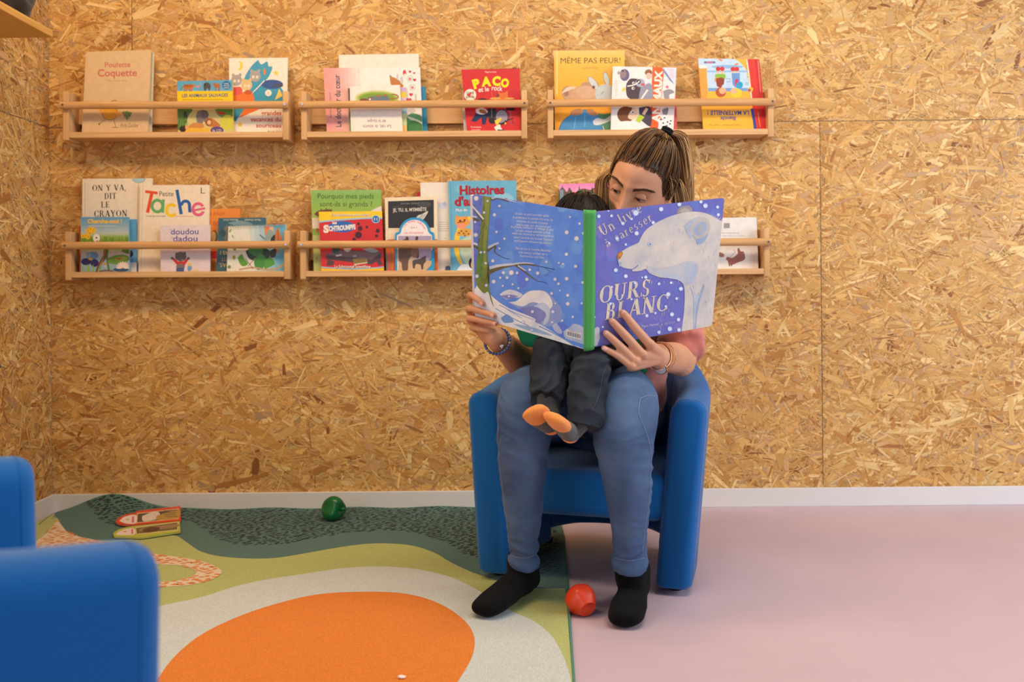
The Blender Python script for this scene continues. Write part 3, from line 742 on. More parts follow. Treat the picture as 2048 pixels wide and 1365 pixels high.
book('board_book', 'blue and yellow wild animals board book with tiger, gorilla and camel', 'A', KA, [(1000, 325), (1437, 315), (1442, 728), (1008, 728)], Y0, 0.0108, (246, 206, 14), a_savane, group=GRP, spine_side=1)
# ---------------- middle upper shelf
def a_doctor(A):
    for k in range(10): 
        t = k / 10; A.poly([(262 + k * 30, 200), (300 + k * 30, 200), (330 + k * 30, 770), (290 + k * 30, 770)], [232 + 8 * t, 158 + 76 * t ** 1.6, 152 + 76 * t ** 1.6])
    A.text('Le docteur du cœur', 420, 712, 848, 64, (62, 72, 96), -PI / 2 - 0.035, bold=0.02); A.text('Andrée Prigent', 340, 640, 550, 20, (90, 90, 110), -PI / 2 - 0.035)
    A.blob([(815, 290), (845, 305), (890, 328), (930, 380), (880, 392), (830, 372)], (192, 120, 64)); A.line([(815, 292), (826, 296)], 8, (90, 120, 60)); A.ell(915, 330, 14, 30, (196, 200, 200)).ell(880, 302, 9, 26, (196, 200, 200))
    A.ell(938, 270, 14, 25, (204, 74, 84)).ell(940, 285, 8, 8, W_)
    for x, y, c in ((983, 258, 12), (1018, 270, 10), (992, 445, 16), (1020, 325, 14), (975, 490, 22)): A.ell(x - c * .45, y, c * .55, c * .6, (206, 66, 74)).ell(x + c * .45, y, c * .55, c * .6, (206, 66, 74)).poly([(x - c, y + 2), (x + c, y + 2), (x, y + c * 1.3)], (206, 66, 74))
    for x, y, r in ((982, 318, 30), (1003, 388, 28)): A.ring(x, y, r, r, 5, (160, 196, 190), n=6).poly([(x - 12, y - 10), (x + 12, y - 8), (x + 8, y + 14), (x - 12, y + 12)], (222, 120, 130))
    A.text('Pastel', 1035, 530, 1120, 20, (120, 110, 120), -PI / 2)
    A.ell(1000, 580, 30, 20, (206, 206, 200)); A.blob([(950, 640), (1000, 600), (1090, 640), (1100, 770), (950, 770)], (96, 158, 104)); A.blob([(955, 620), (1060, 660), (1090, 690), (980, 650)], (214, 226, 200)); A.blob([(950, 700), (1010, 660), (1090, 700), (1090, 770), (950, 770)], (64, 124, 66))
def a_strip(A):
    for v0, v1, c in ((380, 425, (206, 172, 204)), (425, 472, (240, 196, 60)), (472, 500, (214, 180, 208)), (500, 600, (150, 190, 220)), (600, 700, (198, 212, 150)), (700, 760, (238, 186, 100))): A.rect(880, v0, 970, v1, c)
    A.rect(460, 380, 492, 650, (120, 100, 96)); A.rect(460, 650, 520, 770, (120, 160, 80))
def a_rat(A):
    A.line([(505, 378), (520, 760)], 3, (214, 204, 192))
    for k, c in enumerate(((214, 216, 170), (184, 198, 110), (150, 178, 76), (124, 162, 54))): A.ell(715, 478, 186 - k * 14, 68 - k * 9, c)
    A.blob([(625, 505), (640, 470), (720, 458), (800, 462), (815, 510), (800, 540), (640, 540)], (104, 122, 134)); A.ell(606, 493, 34, 14, (132, 72, 46)); A.ell(660, 478, 18, 10, (150, 90, 60)); A.ell(726, 458, 18, 9, (176, 104, 66)); A.ell(780, 454, 16, 9, (176, 104, 66)); A.ell(655, 486, 8, 8, W_)
    A.line([(815, 482), (870, 480), (886, 462), (862, 448), (826, 446)], 9, (170, 96, 70), 4)
    A.text('Le rat, la souris', 596, 697, 826, 40, (116, 62, 112), flip=True); A.text('et la taupe', 634, 654, 783, 40, (116, 62, 112), flip=True)
def a_rock(A):
    for k in range(24): A.ell(1410 + k * 20, 240 - k * .4, 6, 8, (150, 26, 34))
    A.text('Magali Le Huche', 1598, 268, 1690, 18, W_)
    Yc = (252, 226, 20)
    A.text('P', 1508, 400, 1565, 100, Yc, -0.28, bold=0.06).text('A', 1570, 378, 1650, 100, Yc, -0.06, bold=0.06).text('C', 1655, 368, 1722, 100, Yc, 0.08, bold=0.06).text('O', 1722, 376, 1788, 92, Yc, 0.22, bold=0.06)
    A.text('et le', 1545, 428, 1632, 56, W_, -0.1, bold=0.015).text('rock', 1652, 412, 1740, 60, W_, 0.08, bold=0.015)
    A.ell(1476, 451, 50, 49, (240, 230, 208)); A.text('LIVRE', 1444, 436, 1506, 24, K_, 0, bold=.03, arc=-8).text('SONORE', 1440, 482, 1512, 24, K_, 0, bold=.03, arc=8)
    A.poly([(1448, 442), (1462, 442), (1480, 428), (1480, 470), (1462, 458), (1448, 458)], (206, 40, 42)); A.ring(1482, 449, 12, 14, 3, (206, 40, 42), -70, 70).ring(1484, 449, 20, 22, 3, (206, 40, 42), -60, 60)
    A.ell(1744, 466, 42, 34, (222, 112, 48)); A.poly([(1712, 452), (1704, 424), (1738, 440)], (222, 112, 48)).poly([(1752, 436), (1784, 416), (1782, 456)], (222, 112, 48)); A.line([(1660, 470), (1648, 428)], 4, (214, 130, 60)).line([(1780, 452), (1778, 418)], 4, (214, 130, 60)); A.ell(1702, 455, 14, 12, (120, 60, 60))
    A.ell(1682, 480, 46, 9, (218, 170, 84)).ell(1796, 480, 42, 8, (218, 170, 84)); A.ell(1578, 494, 40, 16, (38, 34, 40))
    A.rect(1618, 560, 1690, 640, (50, 50, 60)); A.line([(1652, 560), (1652, 636)], 4, (150, 150, 160)); A.ell(1735, 630, 57, 64, (40, 36, 46)).ell(1735, 630, 49, 55, (152, 142, 152))
    A.rect(1770, 556, 1842, 578, (40, 36, 44)); A.line([(1806, 578), (1812, 680)], 6, (120, 110, 120)); A.line([(1780, 660), (1830, 640)], 8, K_).line([(1815, 650), (1832, 690)], 4, K_)
    A.poly([(1530, 590), (1620, 590), (1618, 625), (1600, 694), (1572, 692), (1570, 636), (1520, 672), (1484, 664)], (34, 46, 90)); A.blob([(1520, 566), (1580, 556), (1620, 590), (1580, 612), (1530, 600)], (234, 226, 216)); A.ell(1580, 588, 34, 16, (160, 100, 50), .3)
    A.ell(1658, 664, 30, 24, (36, 30, 36)).ell(1640, 652, 14, 12, (36, 30, 36)); A.blob([(1676, 660), (1700, 650), (1726, 636), (1732, 650), (1714, 676), (1700, 700), (1684, 688)], (232, 200, 66))
    A.poly([(1672, 716), (1695, 700), (1722, 690), (1724, 708), (1740, 738), (1690, 748)], (238, 230, 218)); A.line([(1720, 690), (1760, 676), (1766, 660)], 14, (36, 30, 36), 3); A.ell(1764, 684, 6, 10, (232, 200, 66)); A.line([(1700, 740), (1760, 744)], 14, (34, 46, 90))
    A.text('16 musiques', 1482, 720, 1566, 20, W_).text('à écouter', 1488, 742, 1560, 20, W_)
book('picture_book', 'tall plain white book standing at the back behind the pink doctor book', 'B', KB, [(400, 122), (1054, 112), (1064, 755), (405, 755)], Y4, 0.006, (236, 228, 214), group=GRP)
book('board_book', 'teal book showing only its right edge beside the pink doctor book', 'B', KB, [(790, 386), (1110, 382), (1127, 755), (800, 755)], Y3, 0.009, (40, 132, 166), group=GRP, spine_side=1)
book('picture_book', 'white and pink picture book with a title running up its left side', 'B', KB, [(272, 230), (1065, 224), (1086, 755), (302, 755)], Y2, 0.009, (240, 234, 228), a_doctor, group=GRP)
book('board_book', 'board book with coloured squares along its edge, mostly covered by the white upside-down book', 'B', KB, [(474, 396), (952, 388), (957, 755), (488, 755)], Y1, 0.009, (214, 206, 190), a_strip, group=GRP)
book('picture_book', 'small white book standing upside down with a rat lying on green grass', 'B', KB, [(490, 382), (900, 368), (924, 755), (500, 755)], Y0, 0.008, (240, 232, 222), a_rat, group=GRP)
book('picture_book', 'grey-white book peeping out at the left behind the red music book', 'B', KB, [(1412, 420), (1820, 420), (1830, 750), (1424, 750)], Y1, 0.008, (206, 204, 206), group=GRP)
book('picture_book', 'red music picture book with yellow title letters and a small animal band', 'B', KB, [(1403, 243), (1882, 232), (1893, 750), (1450, 750)], Y0, 0.009, (206, 40, 44), a_rock, group=GRP)
# ---------------- right upper shelf
def a_hug(A):
    A.bands(140, 740, [(60, (236, 200, 118)), (170, (240, 186, 74)), (330, (240, 176, 52)), (740, (238, 160, 40))])
    A.line([(178, 84), (176, 440)], 6, (250, 226, 170))  # pale streak: highlight along the spine, painted into the cover colour
    A.text('MÊME PAS PEUR!', 206, 188, 686, 64, (60, 48, 42), -0.005, bold=-0.004); A.text('SUSANA PERES', 372, 234, 508, 24, (170, 120, 50))
    A.ell(262, 428, 46, 56, (150, 110, 84)).ell(262, 428, 42, 52, (196, 152, 120)).ell(250, 430, 20, 26, (160, 118, 94)); A.blob([(210, 430), (262, 380), (330, 378), (300, 395), (240, 420)], (226, 200, 180))
    A.ell(415, 362, 48, 24, (190, 146, 112)); A.ell(395, 445, 112, 82, (206, 158, 120)); A.ell(410, 420, 80, 50, (212, 170, 134))
    for cx, cy, rx, ry, a in ((470, 350, 27, 66, -0.62), (574, 312, 24, 56, -0.25)): A.ell(cx, cy, rx, ry, (120, 124, 124), a).ell(cx, cy, rx - 4, ry - 4, (206, 210, 208), a)
    A.ell(566, 435, 84, 80, (196, 202, 200)); A.line([(528, 436), (540, 426), (548, 414)], 4, (90, 90, 90), 3); A.ell(470, 380, 12, 14, (120, 80, 60))
    A.blob([(185, 735), (215, 660), (280, 605), (390, 560), (470, 575), (530, 640), (560, 735)], (60, 110, 150)).blob([(192, 735), (222, 662), (284, 610), (390, 566), (466, 580), (524, 644), (552, 735)], (70, 142, 192))
    A.line([(330, 620), (310, 720)], 6, (120, 176, 214)).line([(400, 600), (400, 700)], 8, (110, 168, 208))
    A.ell(335, 580, 52, 26, (186, 130, 90), -.2).ell(455, 582, 46, 22, (186, 130, 90), .4); A.blob([(500, 590), (560, 596), (620, 600), (620, 735), (556, 735), (525, 640)], (84, 142, 104))
    A.blob([(465, 650), (500, 628), (560, 636), (620, 600), (620, 640), (560, 668), (510, 684), (474, 680)], (226, 228, 226)); A.line([(545, 690), (556, 730)], 5, W_)
def a_pets(A):
    A.poly([(945, 190), (1022, 190), (1036, 250), (1018, 480), (985, 735), (920, 735)], (236, 96, 36))
    A.text('ANIMAUX', 998, 664, 1416, 84, W_, -PI / 2 + 0.06, bold=0.04).text('DOMESTIQUES', 1010, 566, 1246, 34, W_, -PI / 2 + 0.06, bold=0.03)
    A.ell(720, 282, 38, 48, (104, 92, 132)).ell(708, 272, 26, 36, (146, 128, 124)).ell(672, 264, 10, 14, (160, 150, 150)).ell(706, 248, 10, 8, (70, 60, 80))
    A.ell(912, 262, 30, 26, (150, 96, 66)).ell(914, 290, 24, 26, (226, 190, 170)).ell(900, 262, 4, 4, K_).ell(924, 262, 4, 4, K_)
    A.blob([(735, 350), (770, 310), (850, 320), (880, 350), (860, 450), (800, 480), (745, 460), (730, 400)], (78, 62, 72)); A.ell(845, 345, 38, 34, (170, 172, 186)); A.ell(832, 336, 18, 18, (52, 48, 56)); A.line([(740, 372), (800, 360), (840, 330)], 9, W_, 3); A.ell(866, 358, 16, 9, (214, 70, 90)); A.ell(792, 346, 12, 10, W_).ell(795, 347, 6, 6, K_).ell(788, 388, 12, 12, W_).ell(791, 388, 6, 6, K_)
    A.blob([(850, 380), (930, 350), (940, 480), (840, 480)], (150, 150, 168)); A.line([(905, 400), (850, 480)], 14, W_)
    A.poly([(700, 395), (712, 376), (726, 392), (720, 415), (702, 415)], (240, 206, 80)); A.greek(640, 330, 664, 8, 16, (226, 150, 140), 4, 4)
    A.ell(728, 600, 68, 66, (122, 72, 46)); A.ell(780, 592, 48, 48, (238, 200, 166)); A.ell(784, 580, 13, 14, W_).ell(786, 581, 7, 8, (60, 90, 140)); A.blob([(700, 540), (780, 545), (750, 600), (740, 660), (680, 640)], (122, 72, 46))
    A.blob([(835, 545), (930, 545), (930, 690), (870, 660), (840, 620)], (76, 64, 82)); A.poly([(806, 646), (838, 596), (880, 620), (838, 668)], (182, 204, 64)); A.line([(870, 600), (900, 548)], 24, (238, 200, 166)); A.blob([(620, 735), (680, 660), (800, 660), (900, 735)], (244, 238, 232))
    A.poly([(1020, 224), (1136, 222), (1128, 350), (1090, 300)], (216, 220, 236)); A.poly([(1030, 226), (1120, 356), (1085, 330), (1036, 262)], (120, 140, 190)); A.greek(1075, 240, 1120, 6, 12, (220, 130, 110), 3, 9)
    A.ell(1062, 378, 12, 12, (226, 110, 160)); A.blob([(1030, 410), (1080, 395), (1120, 420), (1080, 440), (1076, 474), (1040, 470)], (150, 146, 150)); A.blob([(1020, 560), (1070, 545), (1060, 600), (1030, 600)], (140, 130, 130))
    A.blob([(985, 640), (1040, 600), (1090, 640), (1104, 690), (1050, 700), (1000, 680)], (240, 236, 232))
    for x, y in ((1010, 640), (1040, 626), (1064, 660), (1084, 674), (1030, 668), (1056, 690), (1090, 650)): A.ell(x, y, 8, 6, (60, 50, 50))
    A.line([(1000, 612), (1014, 634), (1030, 640)], 6, (214, 60, 50), 3)
def a_school(A):
    A.poly([(1300, 130), (1560, 130), (1640, 175), (1690, 230), (1736, 412), (1390, 412), (1376, 215), (1300, 210)], (194, 218, 236)); A.ell(1545, 215, 130, 14, (140, 180, 220))
    A.rect(1385, 245, 1720, 260, (150, 186, 220)); A.rect(1390, 386, 1732, 412, (120, 160, 210)); A.poly([(1310, 210), (1380, 222), (1386, 480), (1330, 480)], (240, 160, 66)); A.ell(1345, 216, 44, 14, W_)
    for x in (1470, 1504): A.line([(x, 244), (x, 272)], 18, (238, 190, 150)).ell(x, 232, 18, 18, (206, 50, 44))
    A.blob([(1445, 275), (1525, 275), (1520, 320), (1460, 326)], (132, 190, 62)); A.ell(1465, 320, 24, 22, (222, 150, 60)); A.blob([(1455, 310), (1510, 305), (1500, 376), (1462, 370)], (150, 60, 40)); A.line([(1515, 310), (1508, 360)], 14, (130, 56, 40)); A.ell(1492, 420, 42, 40, (186, 84, 44)).ell(1506, 408, 28, 26, (236, 176, 134))
    for x in (1590, 1620): A.line([(x, 244), (x, 272)], 18, (238, 190, 150)).ell(x, 234, 20, 18, (206, 50, 44))
    A.poly([(1578, 266), (1646, 266), (1644, 360), (1612, 385), (1588, 360)], (104, 152, 204)); A.ell(1620, 345, 16, 34, (200, 50, 120)); A.ell(1642, 364, 26, 30, (36, 160, 206), .5); A.ell(1618, 426, 46, 38, (246, 204, 44)).ell(1596, 410, 26, 24, (238, 180, 140))
    A.ell(1490, 160, 18, 8, (230, 140, 90), .4).ell(1618, 195, 16, 8, (230, 140, 60), -.4).ell(1706, 215, 14, 26, (226, 150, 60)); A.rect(1358, 172, 1448, 188, (90, 110, 150)).rect(1375, 174, 1430, 186, (200, 110, 140))
    A.line([(1535, 312), (1568, 312), (1568, 336), (1535, 336)], 3, (60, 80, 130)).line([(1690, 360), (1712, 360), (1712, 345), (1690, 345)], 3, (60, 80, 130)).line([(1700, 300), (1735, 292), (1722, 330)], 4, (60, 80, 130))
    A.poly([(1702, 130), (1830, 130), (1880, 735), (1764, 735), (1738, 450), (1716, 260)], (218, 54, 42)); A.poly([(1760, 130), (1830, 130), (1880, 735), (1830, 735)], (206, 40, 40)); A.line([(1790, 165), (1812, 420)], 5, (250, 150, 130))
    A.line([(1700, 150), (1716, 260), (1740, 470)], 9, W_); A.ell(1730, 398, 22, 20, (236, 190, 50)).ell(1722, 404, 12, 12, (206, 60, 90)); A.line([(1742, 552), (1760, 650), (1772, 735)], 22, (50, 72, 160), 3); A.line([(1790, 580), (1808, 700)], 6, (240, 150, 90))
    A.text('LA MATERNELLE !', 1386, 568, 1718, 50, (56, 66, 142), flip=True, bold=.02).text('Bientôt', 1488, 616, 1612, 44, (70, 76, 150), flip=True, bold=.02).text('Catherine Mercier - Vivian Tani', 1396, 680, 1652, 15, (130, 90, 40), flip=True)
book('picture_book', 'yellow picture book with a bear and a rabbit hugging in a blue dress', 'C', KC, [(152, 85), (720, 82), (712, 728), (160, 728)], Y2, 0.009, (240, 178, 56), a_hug, group=GRP)
book('board_book', 'pinkish red book showing a sliver behind the pets board book', 'C', KC, [(760, 440), (1138, 438), (1140, 728), (770, 728)], Y1, 0.008, (216, 84, 84), group=GRP, spine_side=1)
book('board_book', 'white pets board book with a dog, a boy and a vertical orange title band', 'C', KC, [(626, 212), (1136, 222), (1112, 728), (608, 728)], Y0, 0.0105, (236, 230, 226), a_pets, group=GRP)
book('picture_book', 'yellow and red school book standing upside down and leaning right', 'C', KC, [(1310, 148), (1800, 155), (1862, 720), (1352, 722)], Y1, 0.009, (246, 182, 56), a_school, group=GRP)
# ---------------- left lower shelf
def a_pencil(A):
    A.line([(276, 70), (270, 805)], 4, (206, 192, 170)); A.ell(700, 72, 52, 32, (70, 90, 100)).ell(700, 72, 50, 30, (170, 206, 220)); A.line([(698, 104), (692, 240), (690, 520)], 2.5, (90, 80, 70), 3)
    for s, u, v, h, st in (('ON Y VA,', 333, 166, 46, 1.02), ('DIT', 428, 230, 47, 1.0), ('LE', 402, 298, 47, 1.05), ('CRAYON', 347, 371, 50, 1.0)): serif(A, s, u, v, h, (36, 32, 34), -0.02, 0, st, wt=1.1)
def a_find(A):
    A.bands(230, 640, [(360, (92, 156, 204)), (440, (140, 178, 200)), (500, (190, 202, 196)), (530, (150, 182, 90)), (575, (112, 152, 44)), (625, (120, 160, 70)), (640, (206, 196, 190)), (680, (196, 190, 192)), (700, (160, 186, 196)), (810, (140, 176, 190))])
    A.text('Cherche-moi !', 295, 420, 566, 46, (248, 200, 30), bold=.035); A.greek(300, 438, 570, 1, 10, (206, 206, 206), 8, 2)
    r = random.Random(3)
    for k in range(60): x = 250 + r.random() * 370; A.line([(x, 575), (x + r.uniform(-8, 8), 540 - r.random() * 20)], 4, (96, 140, 40) if k % 2 else (140, 170, 60))
    for x, y in ((300, 480), (320, 465), (340, 485), (315, 500), (285, 520), (262, 522), (300, 530), (345, 470)): A.star(x, y, 20, (246, 200, 40), 6, .7).ell(x, y, 7, 7, (226, 140, 30))
    A.ell(366, 538, 28, 34, (238, 232, 222)).ell(366, 536, 6, 7, K_).ell(372, 562, 10, 5, (226, 120, 50))
    A.line([(440, 620), (428, 690), (395, 740), (372, 805)], 26, (112, 78, 46), 4); A.line([(436, 630), (420, 700), (384, 780)], 8, (170, 130, 90), 4); A.line([(456, 625), (450, 690), (466, 800)], 14, (84, 130, 50), 4)
    A.ell(336, 676, 46, 30, (104, 150, 196)).ell(306, 672, 22, 22, (130, 170, 206)); A.ell(285, 724, 40, 27, (50, 44, 104)).ell(352, 734, 32, 30, (54, 46, 108)); A.ell(318, 702, 16, 9, (226, 170, 60))
    for x in (262, 290, 312, 340, 380): A.line([(x, 805), (x + (x % 3 - 1) * 16, 745)], 13, (96, 150, 60) if x % 2 else (150, 182, 90), w1=3)
    A.ell(540, 706, 88, 36, (108, 152, 62), -.12).ell(560, 698, 50, 16, (150, 170, 90), -.12); A.ell(540, 702, 24, 8, (170, 110, 50)); A.blob([(560, 640), (625, 600), (625, 660)], (90, 140, 50))
    A.ell(560, 785, 60, 18, (50, 90, 130))
    for k in range(9): a = PI + k * PI / 8; A.ell(574 + math.cos(a) * 28, 772 + math.sin(a) * 26, 26, 8, (240, 220, 206), a)
    A.ell(434, 742, 16, 8, (206, 150, 60)).line([(434, 748), (436, 770)], 6, (230, 220, 200)); A.line([(390, 800), (450, 792), (500, 798)], 8, (120, 80, 60), 3)
def a_sea(A):
    A.rect(290, 380, 700, 560, (92, 164, 208)); A.rect(600, 620, 690, 730, (100, 160, 206)); A.blob([(620, 650), (645, 635), (655, 670), (630, 690)], K_); A.rect(600, 730, 690, 810, (226, 222, 216))
def a_spot(A):
    A.line([(732, 120), (716, 805)], 4, (212, 196, 170))
    R, G, Y, B, Pk = (226, 86, 46), (106, 174, 112), (242, 204, 30), (40, 98, 172), (226, 100, 142)
    A.line([(750, 171), (848, 183)], 22, R).line([(803, 180), (768, 338)], 26, R)
    A.ring(846, 285, 54, 58, 24, G).line([(893, 232), (888, 338)], 22, G)
    A.ring(957, 318, 52, 56, 25, Y, 38, 318)
    A.line([(1000, 157), (1034, 350)], 25, B).ring(1068, 282, 44, 48, 24, B, 180, 355).line([(1098, 270), (1102, 335)], 25, B)
    A.ring(1168, 311, 54, 57, 24, Pk, 30, 340, -.18).line([(1125, 322), (1222, 302)], 17, Pk)
    A.text('Petite', 862, 207, 974, 56, (56, 52, 52)); A.text('L', 1188, 187, 1222, 72, K_, bold=-.01)
    A.text('Lionel Le Néouanic', 757, 370, 910, 20, (60, 56, 56)); A.text('(Les Grandes Personnes)', 988, 370, 1126, 14, (190, 80, 60))
def a_teddy(A):
    A.text('le', 944, 477, 962, 20, (90, 150, 90)).text('de', 956, 540, 976, 18, (90, 150, 90)); A.text('doudou', 952, 510, 1170, 66, (82, 86, 164), -.015, bold=.012); A.text('dadou', 970, 565, 1162, 66, (82, 86, 164), -.01, bold=.012)
    A.greek(960, 622, 1120, 1, 8, (226, 140, 120), 6, 7)
    A.ell(998, 664, 12, 12, (96, 92, 98)).ell(1060, 658, 12, 12, (96, 92, 98)).ell(1030, 684, 45, 38, (106, 102, 108)); A.ell(1044, 708, 5, 3, (220, 190, 180))
    A.poly([(958, 700), (972, 690), (1008, 722), (1052, 722), (1086, 690), (1096, 702), (1064, 748), (1056, 778), (1002, 778), (998, 748)], (206, 56, 46)); A.ell(962, 696, 11, 11, (106, 102, 108)).ell(1090, 698, 11, 11, (106, 102, 108)); A.ell(1028, 764, 34, 24, (120, 112, 118)); A.rect(994, 776, 1056, 810, (52, 76, 142)); A.rect(994, 786, 1056, 790, (100, 130, 190))
    A.ell(1100, 776, 18, 26, (112, 164, 204)).ell(1098, 746, 14, 13, (230, 186, 120)).ell(1098, 738, 14, 8, (240, 200, 90)); A.poly([(1108, 792), (1150, 776), (1176, 790), (1140, 806), (1090, 806)], (226, 206, 160))
def a_bison(A):
    A.text('ne bison', 1232, 362, 1374, 50, (190, 74, 60), -.03, shear=.25); A.text('BISON', 1285, 436, 1400, 46, (190, 74, 60)); A.ell(1295, 525, 26, 50, (120, 90, 60)).ell(1288, 525, 18, 40, (226, 186, 120)); A.rect(1240, 640, 1340, 700, (196, 50, 46)); A.rect(1240, 700, 1340, 810, (222, 140, 60))
def a_night(A):
    A.text('Martin Waddell', 1535, 388, 1660, 20, (226, 220, 196), flip=True).text('Barbara Firth', 1366, 388, 1480, 20, (226, 220, 196), flip=True)
    A.blob([(1360, 480), (1390, 440), (1420, 460), (1420, 560), (1380, 560)], (120, 120, 112)); A.blob([(1400, 420), (1500, 400), (1600, 430), (1500, 450)], (120, 150, 160)); A.ell(1360, 500, 26, 30, (50, 84, 98))
    A.text('RS ?', 1338, 640, 1402, 44, (222, 180, 130), flip=True).text('TIT', 1348, 690, 1402, 44, (222, 180, 130), flip=True).text('PAS,', 1330, 734, 1408, 46, (222, 180, 130), flip=True)
def a_frog(A):
    for k in range(6): A.poly([(1560 + k * 40, 420), (1880, 420), (1880, 820), (1620 + k * 40, 820)], (206 - k * 20, 220 - k * 9, 220 - k * 3))
    A.rect(1690, 445, 1728, 510, (226, 132, 76)); A.rect(1728, 448, 1760, 500, (226, 186, 150)); A.blob([(1765, 545), (1776, 490), (1795, 456), (1815, 510), (1828, 545), (1800, 560)], (206, 122, 52)); A.line([(1795, 470), (1798, 556)], 4, (120, 66, 30))
    A.blob([(1688, 548), (1716, 480), (1742, 472), (1762, 500), (1742, 540), (1700, 562)], (150, 166, 160)); A.line([(1690, 545), (1650, 510)], 8, (90, 90, 94)); A.blob([(1740, 540), (1770, 510), (1770, 560), (1740, 566)], (50, 46, 48))
    A.blob([(1540, 640), (1600, 610), (1660, 600), (1730, 640), (1720, 700), (1640, 720), (1570, 700)], (48, 66, 60)); A.blob([(1560, 600), (1620, 580), (1680, 640), (1620, 680), (1570, 650)], (64, 128, 74)); A.blob([(1610, 700), (1660, 660), (1700, 700), (1690, 760), (1640, 790), (1610, 750)], (74, 146, 70)); A.blob([(1690, 710), (1740, 690), (1770, 740), (1720, 770), (1690, 780)], (84, 160, 60)); A.blob([(1730, 640), (1780, 620), (1776, 680), (1740, 690)], (60, 56, 60))
    A.blob([(1480, 690), (1510, 664), (1530, 700), (1560, 740), (1520, 760), (1490, 730)], (96, 160, 64)); A.line([(1490, 786), (1600, 770), (1700, 786), (1790, 776), (1842, 740)], 13, (196, 160, 120), 4); A.line([(1560, 760), (1620, 690)], 6, (150, 110, 70)).line([(1540, 700), (1600, 780)], 5, (120, 90, 60))
    A.line([(1780, 610), (1800, 650)], 14, (206, 130, 60)); A.ell(1420, 480, 8, 16, (150, 180, 90), .5).ell(1440, 525, 6, 14, (150, 180, 90), -.5).ell(1455, 625, 10, 10, (96, 120, 50)).ell(1450, 690, 12, 18, (170, 170, 70)).ell(1412, 765, 14, 14, (120, 150, 60)); A.blob([(1770, 690), (1840, 640), (1850, 720), (1800, 740)], (96, 176, 212))
book('picture_book', 'tall white book with black serif title and a pale blue balloon', 'D', KD, [(255, 70), (805, 66), (802, 805), (248, 805)], Y3, 0.009, (238, 226, 206), a_pencil, group=GRP)
book('board_book', 'blue book with a white lower edge half hidden behind the pond book', 'D', KD, [(300, 392), (677, 390), (682, 803), (305, 803)], Y2, 0.009, (94, 162, 206), a_sea, group=GRP, spine_side=1)
book('picture_book', 'orange-red book showing only its spine edge left of the pond book', 'D', KD, [(229, 440), (590, 440), (590, 803), (231, 803)], Y1, 0.008, (206, 92, 46), group=GRP)
book('board_book', 'pond board book with yellow flowers, blue irises and a water lily', 'D', KD, [(242, 372), (618, 371), (626, 803), (243, 803)], Y0, 0.0105, (120, 170, 200), a_find, group=GRP)
book('picture_book', 'tall cream book with large rainbow coloured title letters', 'D', KD, [(712, 120), (1255, 118), (1250, 805), (697, 805)], Y2, 0.009, (240, 226, 204), a_spot, group=GRP)
book('picture_book', 'small glossy lavender book with a grey bear in a red jumper', 'D', KD, [(868, 438), (1262, 434), (1260, 803), (872, 803)], Y0, 0.007, (226, 212, 220), a_teddy, group=GRP)
book('picture_book', 'orange book with red script, between the rainbow-letter book and the dark teal one', 'D', KD, [(1190, 306), (1495, 305), (1512, 803), (1200, 803)], Y3, 0.009, (234, 142, 54), a_bison, group=GRP)
book('picture_book', 'dark teal night picture book standing upside down behind the spiral-bound one', 'D', KD, [(1327, 380), (1698, 376), (1692, 803), (1310, 803)], Y1, 0.008, (56, 102, 120), a_night, group=GRP)
frog = book('spiral_bound_book', 'spiral-bound picture book with green leaves and branches on blue', 'D', KD, [(1405, 446), (1858, 431), (1847, 800), (1392, 800)], Y0, 0.0085, (228, 228, 216), a_frog, group=GRP)
sb = bmesh.new()
for k in range(22):
    u = 1424 + k * 19.6; v = 449 - (u - 1405) * 0.033
    p = P(KD[0] + u * 520 / 2048, KD[1] + (v - 3) * 520 / 2048, Y0 + 0.004)
    tube(sb, [(p.x, p.y + math.cos(t) * 0.0052, p.z + math.sin(t) * 0.0042, 0.0006, 0.0006) for t in [q * PI / 6 for q in range(13)]], seg=6, n=1, cap=False)
o = bmobj('spiral_binding', sb, STEEL, None, smooth=True); o.data.transform(Matrix.Translation(-frog.location)); o.parent = frog
# ---------------- middle lower shelf
def a_feet(A):
    A.bands(120, 760, [(150, (150, 190, 120)), (220, (132, 180, 84)), (330, (150, 186, 80)), (400, (160, 190, 90)), (401, (222, 210, 190)), (490, (222, 210, 190)), (491, (130, 168, 62)), (545, (130, 168, 62)), (546, (182, 190, 110)), (850, (178, 188, 104))])
    A.text('Pourquoi mes pieds', 190, 240, 658, 62, (38, 54, 36), bold=-.005).text('sont-ils si grands ?', 207, 306, 645, 62, (38, 54, 36), bold=-.005)
    A.blob([(160, 370), (200, 340), (300, 330), (300, 352), (210, 360), (200, 392)], (112, 72, 42)); A.line([(215, 325), (225, 352)], 9, (112, 72, 42)).line([(260, 318), (262, 345)], 8, (112, 72, 42)); A.blob([(630, 345), (690, 315), (740, 300), (740, 350)], (226, 218, 206)); A.ell(188, 505, 14, 18, (160, 96, 50)); A.ell(180, 742, 8, 4, (110, 80, 50))
